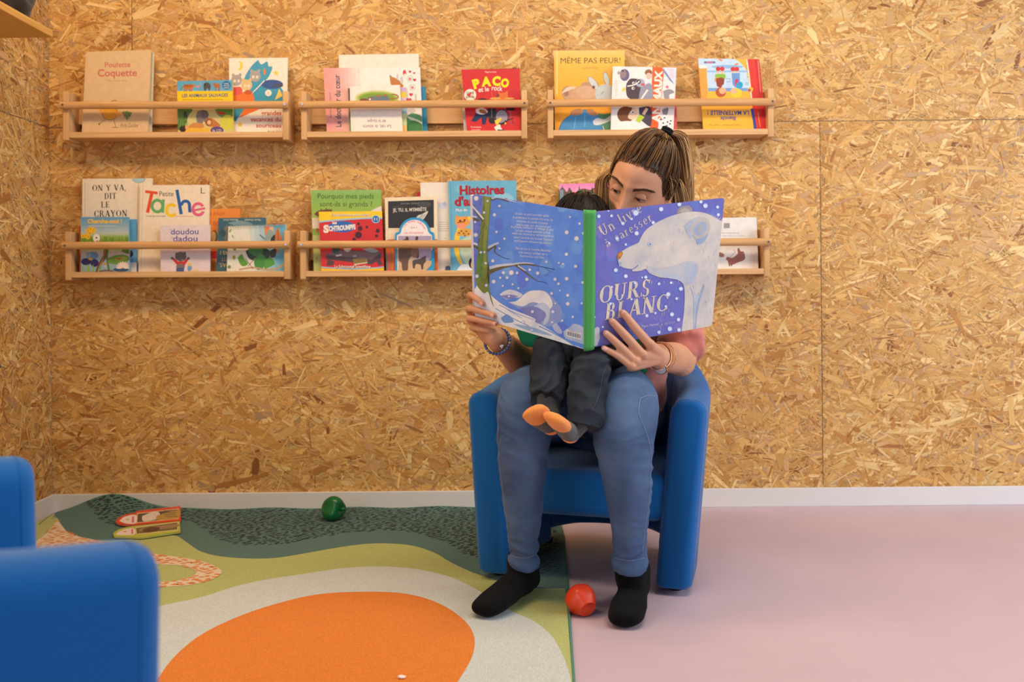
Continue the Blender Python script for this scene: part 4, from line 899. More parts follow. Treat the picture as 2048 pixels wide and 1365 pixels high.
def a_comic(A):
    A.poly([(190, 340), (740, 335), (740, 398), (600, 400), (400, 412), (190, 432)], (248, 206, 20)); A.line([(190, 436), (400, 416), (600, 404), (740, 402)], 13, (150, 200, 224), 3)
    A.text('À la découverte des métiers !', 299, 390, 634, 34, (90, 70, 60), -.006, bold=.03, shear=.15).text('À la découverte des métiers !', 297, 388, 632, 34, W_, -.006, bold=.012, shear=.15)
    A.ell(675, 412, 34, 34, (150, 200, 224)).ell(675, 412, 27, 27, (36, 102, 172)); A.text('11', 662, 422, 688, 30, W_, bold=.03)
    A.ell(392, 476, 112, 48, (42, 104, 186)); A.text('les', 313, 455, 350, 38, W_, -.05, bold=.03)
    A.text('S', 238, 523, 284, 84, W_, -.03, bold=.06).text('CHTROUMPFS', 284, 512, 508, 56, W_, -.075, bold=.05)
    for x, y, a, b in ((530, 452, 13, 12), (545, 490, 21, 20), (600, 478, 12, 11), (530, 545, 30, 24), (692, 510, 18, 18), (682, 552, 14, 14), (495, 582, 16, 11)): A.star(x, y, a * 1.1, (72, 30, 48), 9, .8)
    A.poly([(255, 712), (372, 664), (720, 690), (722, 738), (640, 792), (262, 748)], (84, 64, 70)).poly([(260, 710), (372, 668), (716, 694), (640, 752)], (124, 98, 102)); A.poly([(275, 750), (330, 765), (318, 800), (262, 798)], (84, 64, 70)).poly([(680, 765), (712, 745), (735, 790), (700, 800)], (84, 64, 70))
    A.poly([(484, 748), (596, 740), (606, 780), (496, 796)], (226, 216, 190)).poly([(484, 744), (594, 736), (602, 772), (494, 788)], (140, 114, 56)); A.ell(340, 680, 30, 20, (46, 92, 78)); A.rect(310, 655, 372, 672, (40, 70, 66)); A.poly([(340, 712), (390, 704), (392, 718), (344, 726)], (206, 206, 214)); A.blob([(400, 660), (470, 655), (440, 690)], (206, 200, 196)); A.ell(500, 720, 16, 8, (150, 170, 190)).ell(670, 706, 24, 7, (90, 110, 80)); A.blob([(560, 664), (640, 655), (700, 680), (640, 690)], (160, 176, 200))
    A.line([(200, 812), (480, 830), (760, 812)], 10, (150, 200, 224), 4); A.poly([(200, 822), (480, 838), (760, 820), (760, 860), (200, 860)], (248, 196, 20))
    A.text('Le Schtroumpf Scientifique', 333, 824, 634, 36, (50, 40, 60), -.004, bold=.05).text('Le Schtroumpf Scientifique', 332, 822, 632, 36, W_, -.004, bold=.015)
def a_chalk(A):
    A.line([(774, 225), (782, 850)], 3, (206, 190, 156)); A.poly([(778, 263), (1160, 250), (1162, 484), (780, 488)], (46, 46, 50)); A.ell(1080, 290, 60, 26, (72, 72, 76)).ell(860, 320, 50, 20, (60, 60, 64))
    A.text('Sandrine Beau - Zaü Edrouf', 884, 288, 1036, 20, (150, 150, 150), -.02); A.text("JE, TU, IL M'EMBÊTE", 818, 351, 1100, 40, (226, 220, 206), -.03, bold=.012)
    A.blob([(1012, 402), (1030, 380), (1062, 370), (1100, 348), (1112, 352), (1084, 400), (1060, 420), (1020, 416)], (210, 204, 190)); A.line([(1030, 410), (1070, 375)], 4, (50, 50, 54)).line([(1050, 415), (1092, 372)], 3, (50, 50, 54)); A.line([(760, 500), (1180, 490)], 3, (200, 186, 154))
    A.poly([(740, 600), (780, 582), (1200, 582), (1200, 850), (740, 850)], (204, 104, 52)); A.blob([(740, 680), (775, 720), (780, 830), (740, 845)], (140, 116, 96)); A.line([(800, 600), (822, 720), (812, 840)], 12, (226, 130, 70), 3)
def a_white2(A):
    A.ell(1236, 300, 42, 26, (206, 212, 226)).ell(1250, 284, 14, 20, (176, 190, 214)); A.greek(1196, 436, 1290, 5, 18, (150, 146, 146), 4, 5); A.greek(1240, 570, 1280, 2, 18, (150, 146, 146), 4, 6); A.blob([(1255, 842), (1262, 806), (1300, 810), (1310, 842)], (96, 110, 140))
def a_tales(A):
    A.line([(1298, 92), (1316, 842)], 4, (80, 146, 176)); A.ell(1740, 250, 90, 60, (140, 196, 216)).ell(1400, 160, 60, 40, (122, 186, 212))
    A.text('Histoires', 1377, 207, 1752, 104, (110, 30, 36), -.02, bold=.045).text('Histoires', 1375, 204, 1750, 104, (182, 32, 40), -.02, bold=.02)
    A.text("d'animaux", 1335, 300, 1780, 104, (110, 30, 36), -.02, bold=.045).text("d'animaux", 1333, 297, 1778, 104, (182, 32, 40), -.02, bold=.02); A.text('Plus de', 1345, 348, 1440, 34, W_, -.03, bold=.01)
    A.ell(1500, 620, 172, 240, (246, 202, 50)).ell(1540, 640, 172, 250, (120, 186, 210))
    A.poly([(1338, 420), (1344, 378), (1386, 400)], (226, 146, 56)).poly([(1420, 395), (1432, 376), (1446, 410)], (226, 146, 56)).ell(1398, 436, 62, 46, (234, 156, 66)); A.ell(1392, 470, 40, 22, (240, 150, 120)); A.ell(1418, 420, 9, 8, K_).ell(1380, 425, 9, 8, K_); A.line([(1360, 440), (1420, 432)], 8, (120, 60, 40))
    A.blob([(1350, 520), (1400, 490), (1470, 500), (1470, 560), (1400, 552), (1360, 552)], (222, 160, 70))
    for x, y in ((1372, 528), (1392, 512), (1410, 532), (1432, 514), (1450, 536), (1420, 548)): A.ell(x, y, 7, 6, (90, 60, 40))
    A.blob([(1370, 600), (1420, 570), (1500, 560), (1500, 800), (1440, 790), (1390, 720)], (190, 214, 196)); A.blob([(1350, 842), (1400, 790), (1500, 800), (1500, 842)], (216, 232, 240)); A.ell(1478, 780, 26, 44, K_).ell(1484, 792, 14, 30, (246, 210, 60))
book('picture_book', 'red book showing one corner behind the chalkboard book', 'E', KE, [(1018, 186), (1300, 180), (1310, 842), (1024, 842)], Y4, 0.006, (202, 42, 52), group=GRP)
book('picture_book', 'white text-covered book between the chalkboard book and the blue tales book', 'E', KE, [(1048, 107), (1420, 102), (1430, 842), (1060, 842)], Y3, 0.009, (234, 224, 212), a_white2, group=GRP)
book('picture_book', 'tall blue book of tales with dark red title and an orange cat', 'E', KE, [(1280, 93), (1850, 88), (1856, 842), (1300, 842)], Y2, 0.009, (104, 176, 208), a_tales, group=GRP)
book('picture_book', 'green picture book with a two-line question as title', 'E', KE, [(133, 170), (720, 167), (736, 845), (157, 845)], Y1, 0.009, (140, 180, 90), a_feet, group=GRP)
book('comic_album', 'red and yellow comic with a blue oval logo, numbered 11', 'E', KE, [(198, 350), (728, 345), (744, 845), (220, 845)], Y0, 0.007, (206, 44, 46), a_comic, group=GRP)
book('picture_book', 'cream picture book with a black chalkboard-like panel on its cover', 'E', KE, [(750, 232), (1186, 220), (1196, 842), (762, 842)], Y1, 0.009, (236, 220, 188), a_chalk, group=GRP)
def shaped_book(name, label, outline, plane_p, n, thick, art, crop, border, group=None, foot=None):
    """board book cut to an arched outline; outline in crop coordinates"""
    pts2 = [(crop[0] + p[0] * crop[2] / 2048.0, crop[1] + p[1] * crop[2] / 2048.0) for p in outline]
    P3 = [onplane(u, v, plane_p, n) for u, v in pts2]
    if foot is not None:
        for p in P3:
            if foot(p) is not None: p.z = foot(p)
    c0 = sum(P3, Vector()) / len(P3); root = empty(name, c0, label=label, cat='book', group=group)
    tri = tessellate_polygon([P3])
    for nm, d0, d1, col, inset in (('front_cover', 0, 0.0016, border, 1.0), ('page_block', 0.0016, thick - 0.0016, (226, 220, 206), 0.985), ('back_cover', thick - 0.0016, thick, border, 1.0)):
        bm = bmesh.new(); lay = bm.loops.layers.float_color.new('Col'); cc = lin(col)
        low = min(p.z for p in P3)
        a = [bm.verts.new((p - c0) * inset - n * d0) for p in P3]; b = [bm.verts.new((p - c0) * inset - n * d1) for p in P3]
        if foot is not None:
            for v in a + b: v.co.z = max(v.co.z, low - c0.z)
        for t in tri:
            bm.faces.new([a[i] for i in t]); bm.faces.new([b[i] for i in t][::-1])
        for i in range(len(P3)): j = (i + 1) % len(P3); bm.faces.new((a[i], b[i], b[j], a[j]))
        bmesh.ops.recalc_face_normals(bm, faces=bm.faces[:])
        for f in bm.faces:
            for l in f.loops: l[lay] = cc
        if nm == 'front_cover' and art:
            us = [p[0] for p in pts2]; vs_ = [p[1] for p in pts2]
            A = Art(bm, plane_p, n, [(min(us), min(vs_)), (max(us), min(vs_)), (max(us), max(vs_)), (min(us), max(vs_))])
            A.pt = lambda u, v: onplane(u, v, plane_p, n) + n * (A.lay * A.step) - c0
            A.xf = (crop[0], crop[1], crop[2] / 2048.0); art(A)
        bmobj(nm, bm, PRINT, root, recalc=False)
    return root
arch = [(838, 842), (836, 540), (842, 526), (868, 520)] + [(1000 + math.cos(t) * 130, 522 - math.sin(t) * 124) for t in [PI - 0.12 - k * (PI - 0.24) / 16 for k in range(17)]] + [(1134, 516), (1158, 524), (1162, 540), (1166, 842)]
def a_rhino(A):
    ins = [(856, 842), (852, 548), (880, 534)] + [(1000 + math.cos(t) * 112, 524 - math.sin(t) * 106) for t in [PI - 0.1 - k * (PI - 0.2) / 16 for k in range(17)]] + [(1124, 532), (1144, 548), (1150, 842)]
    A.poly(ins, (238, 230, 228)); A.rect(862, 552, 1140, 850, (170, 156, 184)); A.rect(862, 760, 1140, 850, (206, 176, 136)); A.blob([(860, 640), (900, 600), (980, 650), (1000, 760), (860, 770)], (196, 170, 150))
    A.blob([(868, 760), (866, 660), (890, 600), (930, 575), (960, 600), (1000, 590), (1032, 660), (1030, 740), (980, 720), (950, 760), (940, 842), (900, 842), (890, 780)], (110, 82, 70)); A.ell(938, 578, 12, 22, (80, 60, 56), -.2).ell(1018, 574, 12, 20, (80, 60, 56), .2); A.ell(1000, 690, 34, 44, (140, 104, 86)); A.blob([(1022, 720), (1036, 680), (1034, 735)], (90, 70, 62))
    A.blob([(985, 820), (985, 760), (1040, 745), (1080, 725), (1096, 760), (1076, 790), (1070, 830), (1056, 830), (1050, 795), (1010, 790), (1000, 825)], (86, 74, 68)); A.poly([(1076, 730), (1098, 712), (1092, 740)], (86, 74, 68))
    s = 'Les bébés animaux'
    for k, ch in enumerate(s):
        if ch == ' ': continue
        t = PI - 0.42 - k * (PI - 0.84) / (len(s) - 1); x, y = 1000 + math.cos(t) * 88, 520 - math.sin(t) * 84
        A.text(ch, x - 6, y, x + (4 if ch in 'il' else 8), 26, (226, 96, 150), PI / 2 - t)
    for x, c in ((975, (214, 50, 70)), (995, (60, 160, 110)), (1015, (240, 200, 60))): A.ell(x, 483, 5, 5, c)
    A.text('Le rhinocéros', 917, 536, 1075, 32, (226, 90, 150), -.01)
rp_ = P(590 + 1000 * 490 / 2048, 340 + 842 * 490 / 2048, Y0); rn = Vector((0, -math.cos(math.radians(3.5)), math.sin(math.radians(3.5))))
shaped_book('board_book', 'arched blue-edged rhinoceros board book in front of the chalkboard book', arch, rp_, rn, 0.008, a_rhino, KE, (44, 152, 206), GRP,
            foot=lambda p: board_z('E', p.x) + 0.0006 if p.z < board_z('E', p.x) + 0.02 else None)
# ---------------- right lower shelf
def a_forest(A):
    A.bands(150, 900, [(100, (232, 130, 186)), (190, (240, 160, 200))])
    A.blob([(140, 210), (190, 150), (230, 190), (250, 150), (290, 200), (330, 170), (380, 160), (430, 170), (500, 150), (900, 150), (900, 260), (140, 260)], (116, 84, 70)); A.rect(150, 215, 900, 850, (56, 84, 56)); A.ell(340, 210, 34, 34, (74, 110, 60))
    for x, h, c in ((190, 125, (60, 96, 96)), (262, 170, (46, 74, 56)), (335, 128, (60, 110, 70)), (385, 155, (44, 76, 50)), (420, 170, (60, 96, 60)), (446, 140, (40, 66, 50)), (480, 150, (50, 80, 56)), (230, 180, (60, 80, 60))): A.poly([(x, h), (x + 22, 260), (x - 22, 260)], c)
    A.ell(290, 205, 20, 18, (232, 116, 50)).ell(470, 180, 14, 12, (232, 116, 50)); A.rect(170, 170, 200, 300, (126, 150, 160)); A.text('Rosemère & Bess', 368, 216, 520, 22, W_, -.02)
def a_barcode(A):
    for k in range(13): A.rect(1568 + k * 4, 454, 1570 + k * 4 + (k * 7) % 2, 498, (70, 72, 82))
    A.text('De quel animal le pelage', 1548, 536, 1696, 16, (140, 136, 136), flip=True).text('se cache sous la neige si blanche', 1550, 560, 1742, 16, (140, 136, 136), flip=True).text("et qui dort là tout l'hiver ?", 1548, 582, 1706, 16, (140, 136, 136), flip=True)
    A.blob([(1586, 762), (1600, 742), (1640, 750), (1686, 716), (1684, 678), (1698, 668), (1712, 696), (1738, 700), (1748, 762), (1690, 790), (1640, 812), (1606, 806)], (152, 96, 84)); A.line([(1592, 770), (1606, 800)], 8, W_); A.ell(1616, 818, 5, 5, K_).ell(1634, 818, 5, 5, K_); A.line([(1620, 745), (1668, 700), (1650, 680)], 3, (120, 100, 90)); A.blob([(1530, 700), (1570, 720), (1566, 744), (1530, 740)], (166, 110, 96))
book('picture_book', 'pink-skied forest book beside the reader’s loose hair', 'F', KF, [(163, 120), (700, 108), (706, 850), (168, 850)], Y3, 0.009, (60, 90, 60), a_forest, group=GRP)
book('board_book', 'white board book with a barcode, standing upside down at the right end', 'F', KF, [(1392, 412), (1848, 404), (1864, 842), (1400, 842)], Y2, 0.0105, (232, 228, 222), a_barcode, group=GRP)
# ================================================================== armchairs
from mathutils import noise as mnoise
from mathutils.bvhtree import BVHTree
def Q(u, v, d): return EYE + ray(u, v) * d
CHAIR_BLUE = mat('blue_upholstery', (8, 96, 166), rough=0.85, spec=0.15, noise=0.07, nscale=500, bump=0.25, bscale=700, sheen=0.25)
CHAIR_DARK = mat('black_plastic', (16, 16, 18), rough=0.5)
PATHC = catmull([(-0.262, 0.0, 0.480), (-0.262, 0.10, 0.487), (-0.258, 0.22, 0.502), (-0.240, 0.33, 0.520), (-0.205, 0.425, 0.555), (-0.14, 0.500, 0.590), (-0.06, 0.528, 0.600), (0, 0.532, 0.602)], 6)
PATHC = PATHC + [np.array((-p[0], p[1], p[2])) for p in reversed(PATHC[:-1])]
def shell(i0, i1, zb0=0.014, front=None):
    bm = bmesh.new(); rings = []
    n = len(PATHC); idx = list(range(i0, i1 + 1))
    rows = []
    for i in idx:
        p = PATHC[i]; t = Vector((PATHC[min(i + 1, n - 1)] - PATHC[max(i - 1, 0)])[:2].tolist() + [0]).normalized()
        rows.append((Vector((p[0], p[1], 0)), Vector((-t.y, t.x, 0)), p[2], t, 1.0))
    def endrows(r, sgn, lst):
        return [(r[0] + r[3] * sgn * o, r[1], r[2] - dz, r[3], k) for o, k, dz in lst]
    soft = [(0.018, 0.62, 0.012), (0.0145, 0.80, 0.006), (0.008, 0.93, 0.002)]
    tiny = [(0.002, 0.93, 0.002)]
    rows = endrows(rows[0], -1, soft if front == 'start' else tiny) + rows + list(reversed(endrows(rows[-1], 1, soft if front == 'end' else tiny)))
    NZ = 9
    for c, o, zt, t, k in rows:
        ht = 0.0435 * k; zb = zb0 + (1 - k) * 0.02; ring = []
        rt = 0.036 * k
        prof = [(-ht, zb + 0.012), (-ht + 0.012, zb), (ht - 0.012, zb), (ht, zb + 0.012)]
        prof += [(ht, zb + (zt - rt - zb) * q) for q in (0.25, 0.5, 0.75)]
        for q in range(0, 7):
            a = PI / 2 * q / 6; prof.append((ht - rt + rt * math.cos(a), zt - rt + rt * math.sin(a)))
        for q in range(0, 7):
            a = PI / 2 + PI / 2 * q / 6; prof.append((-ht + rt + rt * math.cos(a), zt - rt + rt * math.sin(a)))
        prof += [(-ht, zb + (zt - rt - zb) * q) for q in (0.75, 0.5, 0.25)]
        for s_, z in prof:
            lean = 0.036 * (z - zt) / zt
            ring.append(bm.verts.new(c + o * (s_ + lean) + Vector((0, 0, z))))
        rings.append(ring)
    m = len(rings[0])
    for a, b in zip(rings[:-1], rings[1:]):
        for k in range(m): bm.faces.new((a[k], a[(k + 1) % m], b[(k + 1) % m], b[k]))
    bm.faces.new(rings[0]); bm.faces.new(rings[-1][::-1])
    pip = [v.co.copy() for v in rings[3 if front == 'start' else -4]]
    return bm, pip
def make_chair(loc, rz, label):
    root = empty('armchair', loc, rz, label=label, cat='armchair')
    n = len(PATHC)
    for i0, i1, fr, nm in ((0, 20, 'start', 'arm'), (n - 21, n - 1, 'end', 'arm'), (20, n - 21, None, 'backrest')):
        bm, pip = shell(i0, i1, 0.014 if fr else 0.05, fr)
        o = bmobj(nm, bm, CHAIR_BLUE, root, smooth=True)
        if fr:
            pb = bmesh.new()
            tube(pb, [(p.x, p.y, p.z, 0.0007, 0.0007) for p in pip], seg=6, n=1, cap=False)
            bmobj('piping', pb, CHAIR_BLUE, o, smooth=True)
    bm = bmesh.new()
    box(bm, -0.2155, 0.2155, -0.008, 0.478, 0.172, 0.288, bevel=0.03, seg=5)
    for v in bm.verts:
        v.co.z += 0.012 * max(0, v.co.z - 0.25) / 0.04 * math.cos(v.co.x * 6) * math.cos((v.co.y - 0.23) * 5)
        v.co.x *= 0.955 + 0.045 * (v.co.z - 0.17) / 0.12
    bmobj('seat', bm, CHAIR_BLUE, root, smooth=True)
    bm = bmesh.new(); box(bm, 0.148, 0.156, 0.006, 0.010, 0.156, 0.176, bevel=0.001); bmobj('zip_pull', bm, STEEL, root)
    for x, y in ((-0.228, 0.05), (0.228, 0.05), (-0.185, 0.40), (0.185, 0.40)):
        bm = bmesh.new(); bmesh.ops.create_cone(bm, cap_ends=True, segments=20, radius1=0.019, radius2=0.021, depth=0.016, matrix=Matrix.Translation((x, y, 0.008)))
        bmobj('foot', bm, CHAIR_DARK, root)
    return root
CH = (0.170, -0.925, 0.0052)
chair = make_chair(CH, math.radians(-15), 'blue upholstered armchair shared by the two people reading')
chair.rotation_euler = (0, math.radians(1.05), math.radians(-15))     # its left feet stand on the rug, its right ones on the floor
CW = Matrix.Translation(CH) @ Matrix.Rotation(math.radians(-15), 4, 'Z')
def cp_tree(o, parent=None):
    c = o.copy(); COL.objects.link(c)
    if parent: c.parent = parent
    for ch in o.children: cp_tree(ch, c)
    return c
chair2 = cp_tree(chair); chair2['label'] = 'empty blue upholstered armchair at the left edge, closest to the camera'
chair2.location = (-0.507, -2.320, RZ + 0.0016); chair2.rotation_euler = (0, 0, math.radians(125.5)); chair2.scale = (1.093, 1.093, 1.093)
chair['group'] = chair2['group'] = 'blue armchairs'
# ================================================================== plank shelf with a dark cloth, near the ceiling corner
OAK = pine('oak_plank', (226, 176, 96), (206, 150, 74), (90, 4, 120))
bm = bmesh.new(); box(bm, CX + 0.0028, Q(106, 68, 3.0).x, -1.9, -0.43, Q(106, 75.5, 3.0).z, Q(106, 61, 3.0).z, bevel=0.002)
plank = setp(bmobj('wall_shelf', bm, OAK), 'oak plank shelf on the left wall, high up by the ceiling corner', 'shelf')
CLOTH = mat('dark_cloth', (34, 28, 26), rough=0.95, noise=0.25, nscale=60, bump=0.4, bscale=120, sheen=0.3)
bm = bmesh.new(); pz = Q(106, 61, 3.0).z
sphere(bm, (0, 0, 0), 1.0, 40, 26)
for v in bm.verts:
    d = v.co.copy(); f = 1 + 0.22 * mnoise.noise(d * 2.3) + 0.07 * math.sin(d.x * 9 + d.z * 4)
    v.co = Vector((d.x * 0.055 * f, d.y * 0.075 * f, max(-0.001, (d.z + 0.75) * 0.075 * f)))
o = bmobj('folded_cloth', bm, CLOTH, smooth=True); o.location = (-1.462, -0.515, pz + 0.0018)
setp(o, 'dark crumpled cloth lying on the oak plank shelf', 'cloth')
# ================================================================== toys and books on the floor
PLG = mat('green_toy_plastic', (10, 104, 52), rough=0.28, spec=0.5, noise=0.06, nscale=30)
PLR = mat('red_toy_plastic', (226, 66, 30), rough=0.35, spec=0.5, noise=0.04, nscale=30)
bm = bmesh.new(); vs = sphere(bm, (0, 0, 0), 1.0, 48, 28)
for v in vs:
    d = v.co.copy(); ph = math.atan2(d.y, d.z); s_ = math.hypot(d.y, d.z)
    lob = 1 + 0.17 * math.cos(3 * ph + 0.6) * s_ + 0.03 * math.sin(2 * ph)
    x = d.x * 0.043; dent = max(0, d.x - 0.62) / 0.38
    x -= 0.016 * dent ** 1.3 * (1 - s_ * 0.6)
    taper = 0.90 + 0.16 * d.x
    v.co = Vector((x, d.y * 0.041 * lob * taper, d.z * 0.040 * lob * taper))
pp = F(666, 1041, RZ); zmin = min(v.co.z for v in bm.verts)
gp = empty('toy_pepper', (pp.x, pp.y + 0.005, RZ + 0.0008 - zmin), math.radians(-28), label='green plastic toy bell pepper on the rug by the baseboard', cat='toy')
b1 = bmobj('pepper_body', bm, PLG, gp, smooth=True)
bm = bmesh.new(); tube(bm, [(0.022, 0, 0.0, 0.006, 0.006), (0.034, 0.0, 0.001, 0.0052, 0.0052), (0.043, -0.003, 0.003, 0.0066, 0.0066)], seg=12)
bmobj('stem', bm, PLG, gp, smooth=True)
bm = bmesh.new()
prof = [(0.0, 0.003), (0.0172, 0.003), (0.0180, 0.0005), (0.0200, 0.0), (0.0206, 0.0016), (0.0290, 0.014), (0.0352, 0.026), (0.0362, 0.032), (0.0345, 0.046), (0.0270, 0.057), (0.0130, 0.062), (0.0, 0.060)]
rings = []
for r, z in prof:
    rings.append([bm.verts.new((r * math.cos(t) * (1 + (0.035 * math.cos(6 * t) if 0.008 < z < 0.055 else 0)), r * math.sin(t) * (1 + (0.035 * math.cos(6 * t) if 0.008 < z < 0.055 else 0)), z)) for t in [2 * PI * k / 36 for k in range(36)]] if r > 0 else [bm.verts.new((0, 0, z))])
for a, b in zip(rings[:-1], rings[1:]):
    for k in range(36):
        if len(a) == 1: bm.faces.new((a[0], b[k], b[(k + 1) % 36]))
        elif len(b) == 1: bm.faces.new((a[k], b[0], a[(k + 1) % 36]))
        else: bm.faces.new((a[k], b[k], b[(k + 1) % 36], a[(k + 1) % 36]))
Mr = Vector((-0.40, 0.76, 0.40)).to_track_quat('Z', 'Y').to_matrix().to_4x4()
for v in bm.verts: v.co = Mr @ (v.co - Vector((0, 0, 0.032)))
zmin = min(v.co.z for v in bm.verts); pr = F(1163, 1208, 0.03)
rp = empty('toy_pepper', (pr.x, pr.y + 0.012, 0.0008 - zmin), label='orange-red plastic toy pepper between the two black-socked feet', cat='toy')
for ob in (gp, rp): ob['group'] = 'toy vegetables on the floor'
bmobj('pepper_body', bm, PLR, rp, smooth=True)
bm = bmesh.new(); e0 = Mr @ Vector((0.006, 0, 0.028))
tube(bm, [(e0.x, e0.y, e0.z, 0.006, 0.006), (e0.x + 0.02, e0.y + 0.002, e0.z - 0.012, 0.005, 0.005), (e0.x + 0.042, e0.y - 0.006, e0.z - 0.030, 0.0055, 0.0055)], seg=10)
bmobj('stem', bm, PLG, rp, smooth=True)
KR = (0, 880, 0.3553 * 2048)
def a_card(bd, bd2, photo):
    def f(A):
        ox = 0
        if photo == 0:
            A.blob([(672, 458), (700, 434), (766, 424), (766, 470), (710, 472)], (240, 226, 216), 4); A.poly([(772, 414), (1006, 388), (1006, 446), (768, 470)], (236, 200, 150)); A.poly([(776, 418), (1002, 392), (1002, 442), (772, 466)], (96, 84, 66))
            A.blob([(800, 430), (880, 402), (900, 440), (810, 460)], (226, 214, 206)); A.blob([(880, 430), (1002, 394), (1002, 440), (890, 452)], (186, 150, 80)); A.greek(925, 398, 1000, 4, 11, (90, 70, 40), 4, 3); A.poly([(744, 434), (754, 432), (754, 466), (742, 468)], (226, 110, 140)); A.ell(718, 450, 10, 4, (226, 160, 120))
        else:
            A.blob([(656, 526), (690, 508), (752, 498), (756, 534), (660, 536)], (240, 226, 216), 4); A.poly([(762, 494), (1002, 462), (1002, 510), (768, 534)], (236, 206, 160)); A.poly([(766, 498), (998, 466), (998, 506), (770, 530)], (112, 104, 64))
            A.blob([(790, 500), (990, 475), (990, 492), (800, 516)], (158, 132, 92)); A.blob([(800, 506), (850, 492), (900, 496), (880, 516), (820, 524)], (96, 62, 44)); A.poly([(738, 504), (748, 502), (750, 530), (740, 532)], (226, 110, 140)); A.ell(704, 518, 10, 4, (226, 160, 120))
    return f
zt = RZ + 0.0035 + 0.0055
o1 = [(650, 463), (664, 442), (708, 420), (764, 410), (774, 401), (1016, 373), (1018, 456), (756, 480), (700, 479), (662, 472)]
o2 = [(636, 527), (664, 506), (718, 491), (762, 485), (1012, 459), (1016, 517), (800, 549), (642, 545)]
rb0 = F(361, 1042, 0.0165); rb1 = F(235, 1049, 0.0165); rb2 = P(361, 1012, -0.05); rbn = (rb1 - rb0).cross(rb2 - rb0).normalized()
if rbn.z < 0: rbn.negate()
shaped_book('board_book', 'red-edged arched animal board book on the rug, the one nearer the wall', o1, rb0, rbn, 0.0055, a_card((222, 74, 42), 0, 0), KR, (222, 74, 42), 'arched board books on the rug')
shaped_book('board_book', 'green-edged arched animal board book on the rug, below the red-edged one', o2, Vector((0, 0, zt)), Vector((0, 0, 1)), 0.0055, a_card((176, 190, 66), 0, 1), KR, (186, 196, 72), 'arched board books on the rug')
bm = bmesh.new(); sphere(bm, (0, 0, 0), (0.008, 0.005, 0.003), 12, 8)
for v in bm.verts: v.co *= 1 + 0.5 * mnoise.noise(v.co * 300)
ps = F(803, 1356, RZ + 0.003); o = bmobj('paper_scrap', bm, mat('white_scrap', (236, 226, 216), rough=0.9)); o.location = (ps.x, ps.y, RZ + 0.0042)
setp(o, 'tiny white scrap lying on the orange oval of the rug', 'scrap')
# ================================================================== the open picture book
S_T, S_B = Q(1169, 423, 2.155), Q(1169, 699, 2.235)
R_T, R_B = Q(1190, 424, 2.155), Q(1187, 696, 2.235)
L_M, R_M = Q(948, 512, 2.395), Q(1437, 525, 2.335)
nL = (S_T - S_B).cross(L_M - S_B).normalized(); nR = (R_T - R_B).cross(R_M - R_B).normalized()
if nL.y > 0: nL.negate()
if nR.y > 0: nR.negate()
KG = (920, 360, 540)
open_book = empty('open_picture_book', (S_B + R_B) / 2, label='large open blue book with a polar bear and snowy tree on its covers, held up', cat='book')
OB0 = open_book.location.copy()
def cover(name, quad, p0, n, rgb, art, thick=0.0032, round_i=()):
    P4 = [onplane(u, v, p0, n) - OB0 for u, v in quad]
    bm = bmesh.new(); lay = bm.loops.layers.float_color.new('Col'); pts = []
    for i, p in enumerate(P4):
        if i in round_i:
            a = (P4[i - 1] - p).normalized(); b = (P4[(i + 1) % 4] - p).normalized(); r = 0.008
            for t in (0, .25, .5, .75, 1): pts.append(p + a * r * (1 - t) ** 2 + b * r * t * t)
        else: pts.append(p)
    f_ = [bm.verts.new(p) for p in pts]; b_ = [bm.verts.new(p - n * thick) for p in pts]
    bm.faces.new(f_); bm.faces.new(b_[::-1])
    for i in range(len(pts)): j = (i + 1) % len(pts); bm.faces.new((f_[i], b_[i], b_[j], f_[j]))
    bmesh.ops.recalc_face_normals(bm, faces=bm.faces[:])
    for f in bm.faces:
        for l in f.loops: l[lay] = lin(rgb)
    cl = [q_px(p + OB0) for p in pts]
    A = Art(bm, p0, n, cl, step=0.000005); A.pt = lambda u, v: onplane(u, v, p0, n) + n * (A.lay * A.step) - OB0
    A.xf = (KG[0], KG[1], KG[2] / 2048.0); art(A)
    return bmobj(name, bm, BOOKP, open_book, recalc=False)
def book_paper():
    m = bpy.data.materials.new('watercolour_cover'); m.use_nodes = True; nt = m.node_tree; b = nt.nodes['Principled BSDF']
    b.inputs['Roughness'].default_value = 0.33; b.inputs['Specular IOR Level'].default_value = 0.45
    at = nt.nodes.new('ShaderNodeAttribute'); at.attribute_name = 'Col'; tc = nt.nodes.new('ShaderNodeTexCoord')
    nz = nt.nodes.new('ShaderNodeTexNoise'); nz.inputs['Scale'].default_value = 16; nz.inputs['Detail'].default_value = 6; nz.inputs['Roughness'].default_value = 0.62
    nt.links.new(tc.outputs['Object'], nz.inputs['Vector'])
    rp = nt.nodes.new('ShaderNodeValToRGB'); rp.color_ramp.elements[0].position = 0.32; rp.color_ramp.elements[0].color = (0.80, 0.84, 0.92, 1); rp.color_ramp.elements[1].position = 0.68; rp.color_ramp.elements[1].color = (1.22, 1.16, 1.06, 1)
    nt.links.new(nz.outputs['Fac'], rp.inputs['Fac'])
    mx = nt.nodes.new('ShaderNodeMix'); mx.data_type = 'RGBA'; mx.blend_type = 'MULTIPLY'; mx.inputs[0].default_value = 1
    nt.links.new(at.outputs['Color'], mx.inputs[6]); nt.links.new(rp.outputs['Color'], mx.inputs[7]); nt.links.new(mx.outputs[2], b.inputs['Base Color'])
    return m
BOOKP = book_paper()
def flakes(A, pts, big=1.0):
    for k, c in ((1.25, (158, 178, 236)), (.92, (232, 240, 252))):
        A.lay += 1
        for x, y, r in pts: A.poly([(x + math.cos(q * PI / 6) * r * k, y + math.sin(q * PI / 6) * r * k) for q in range(12)], c, up=False)
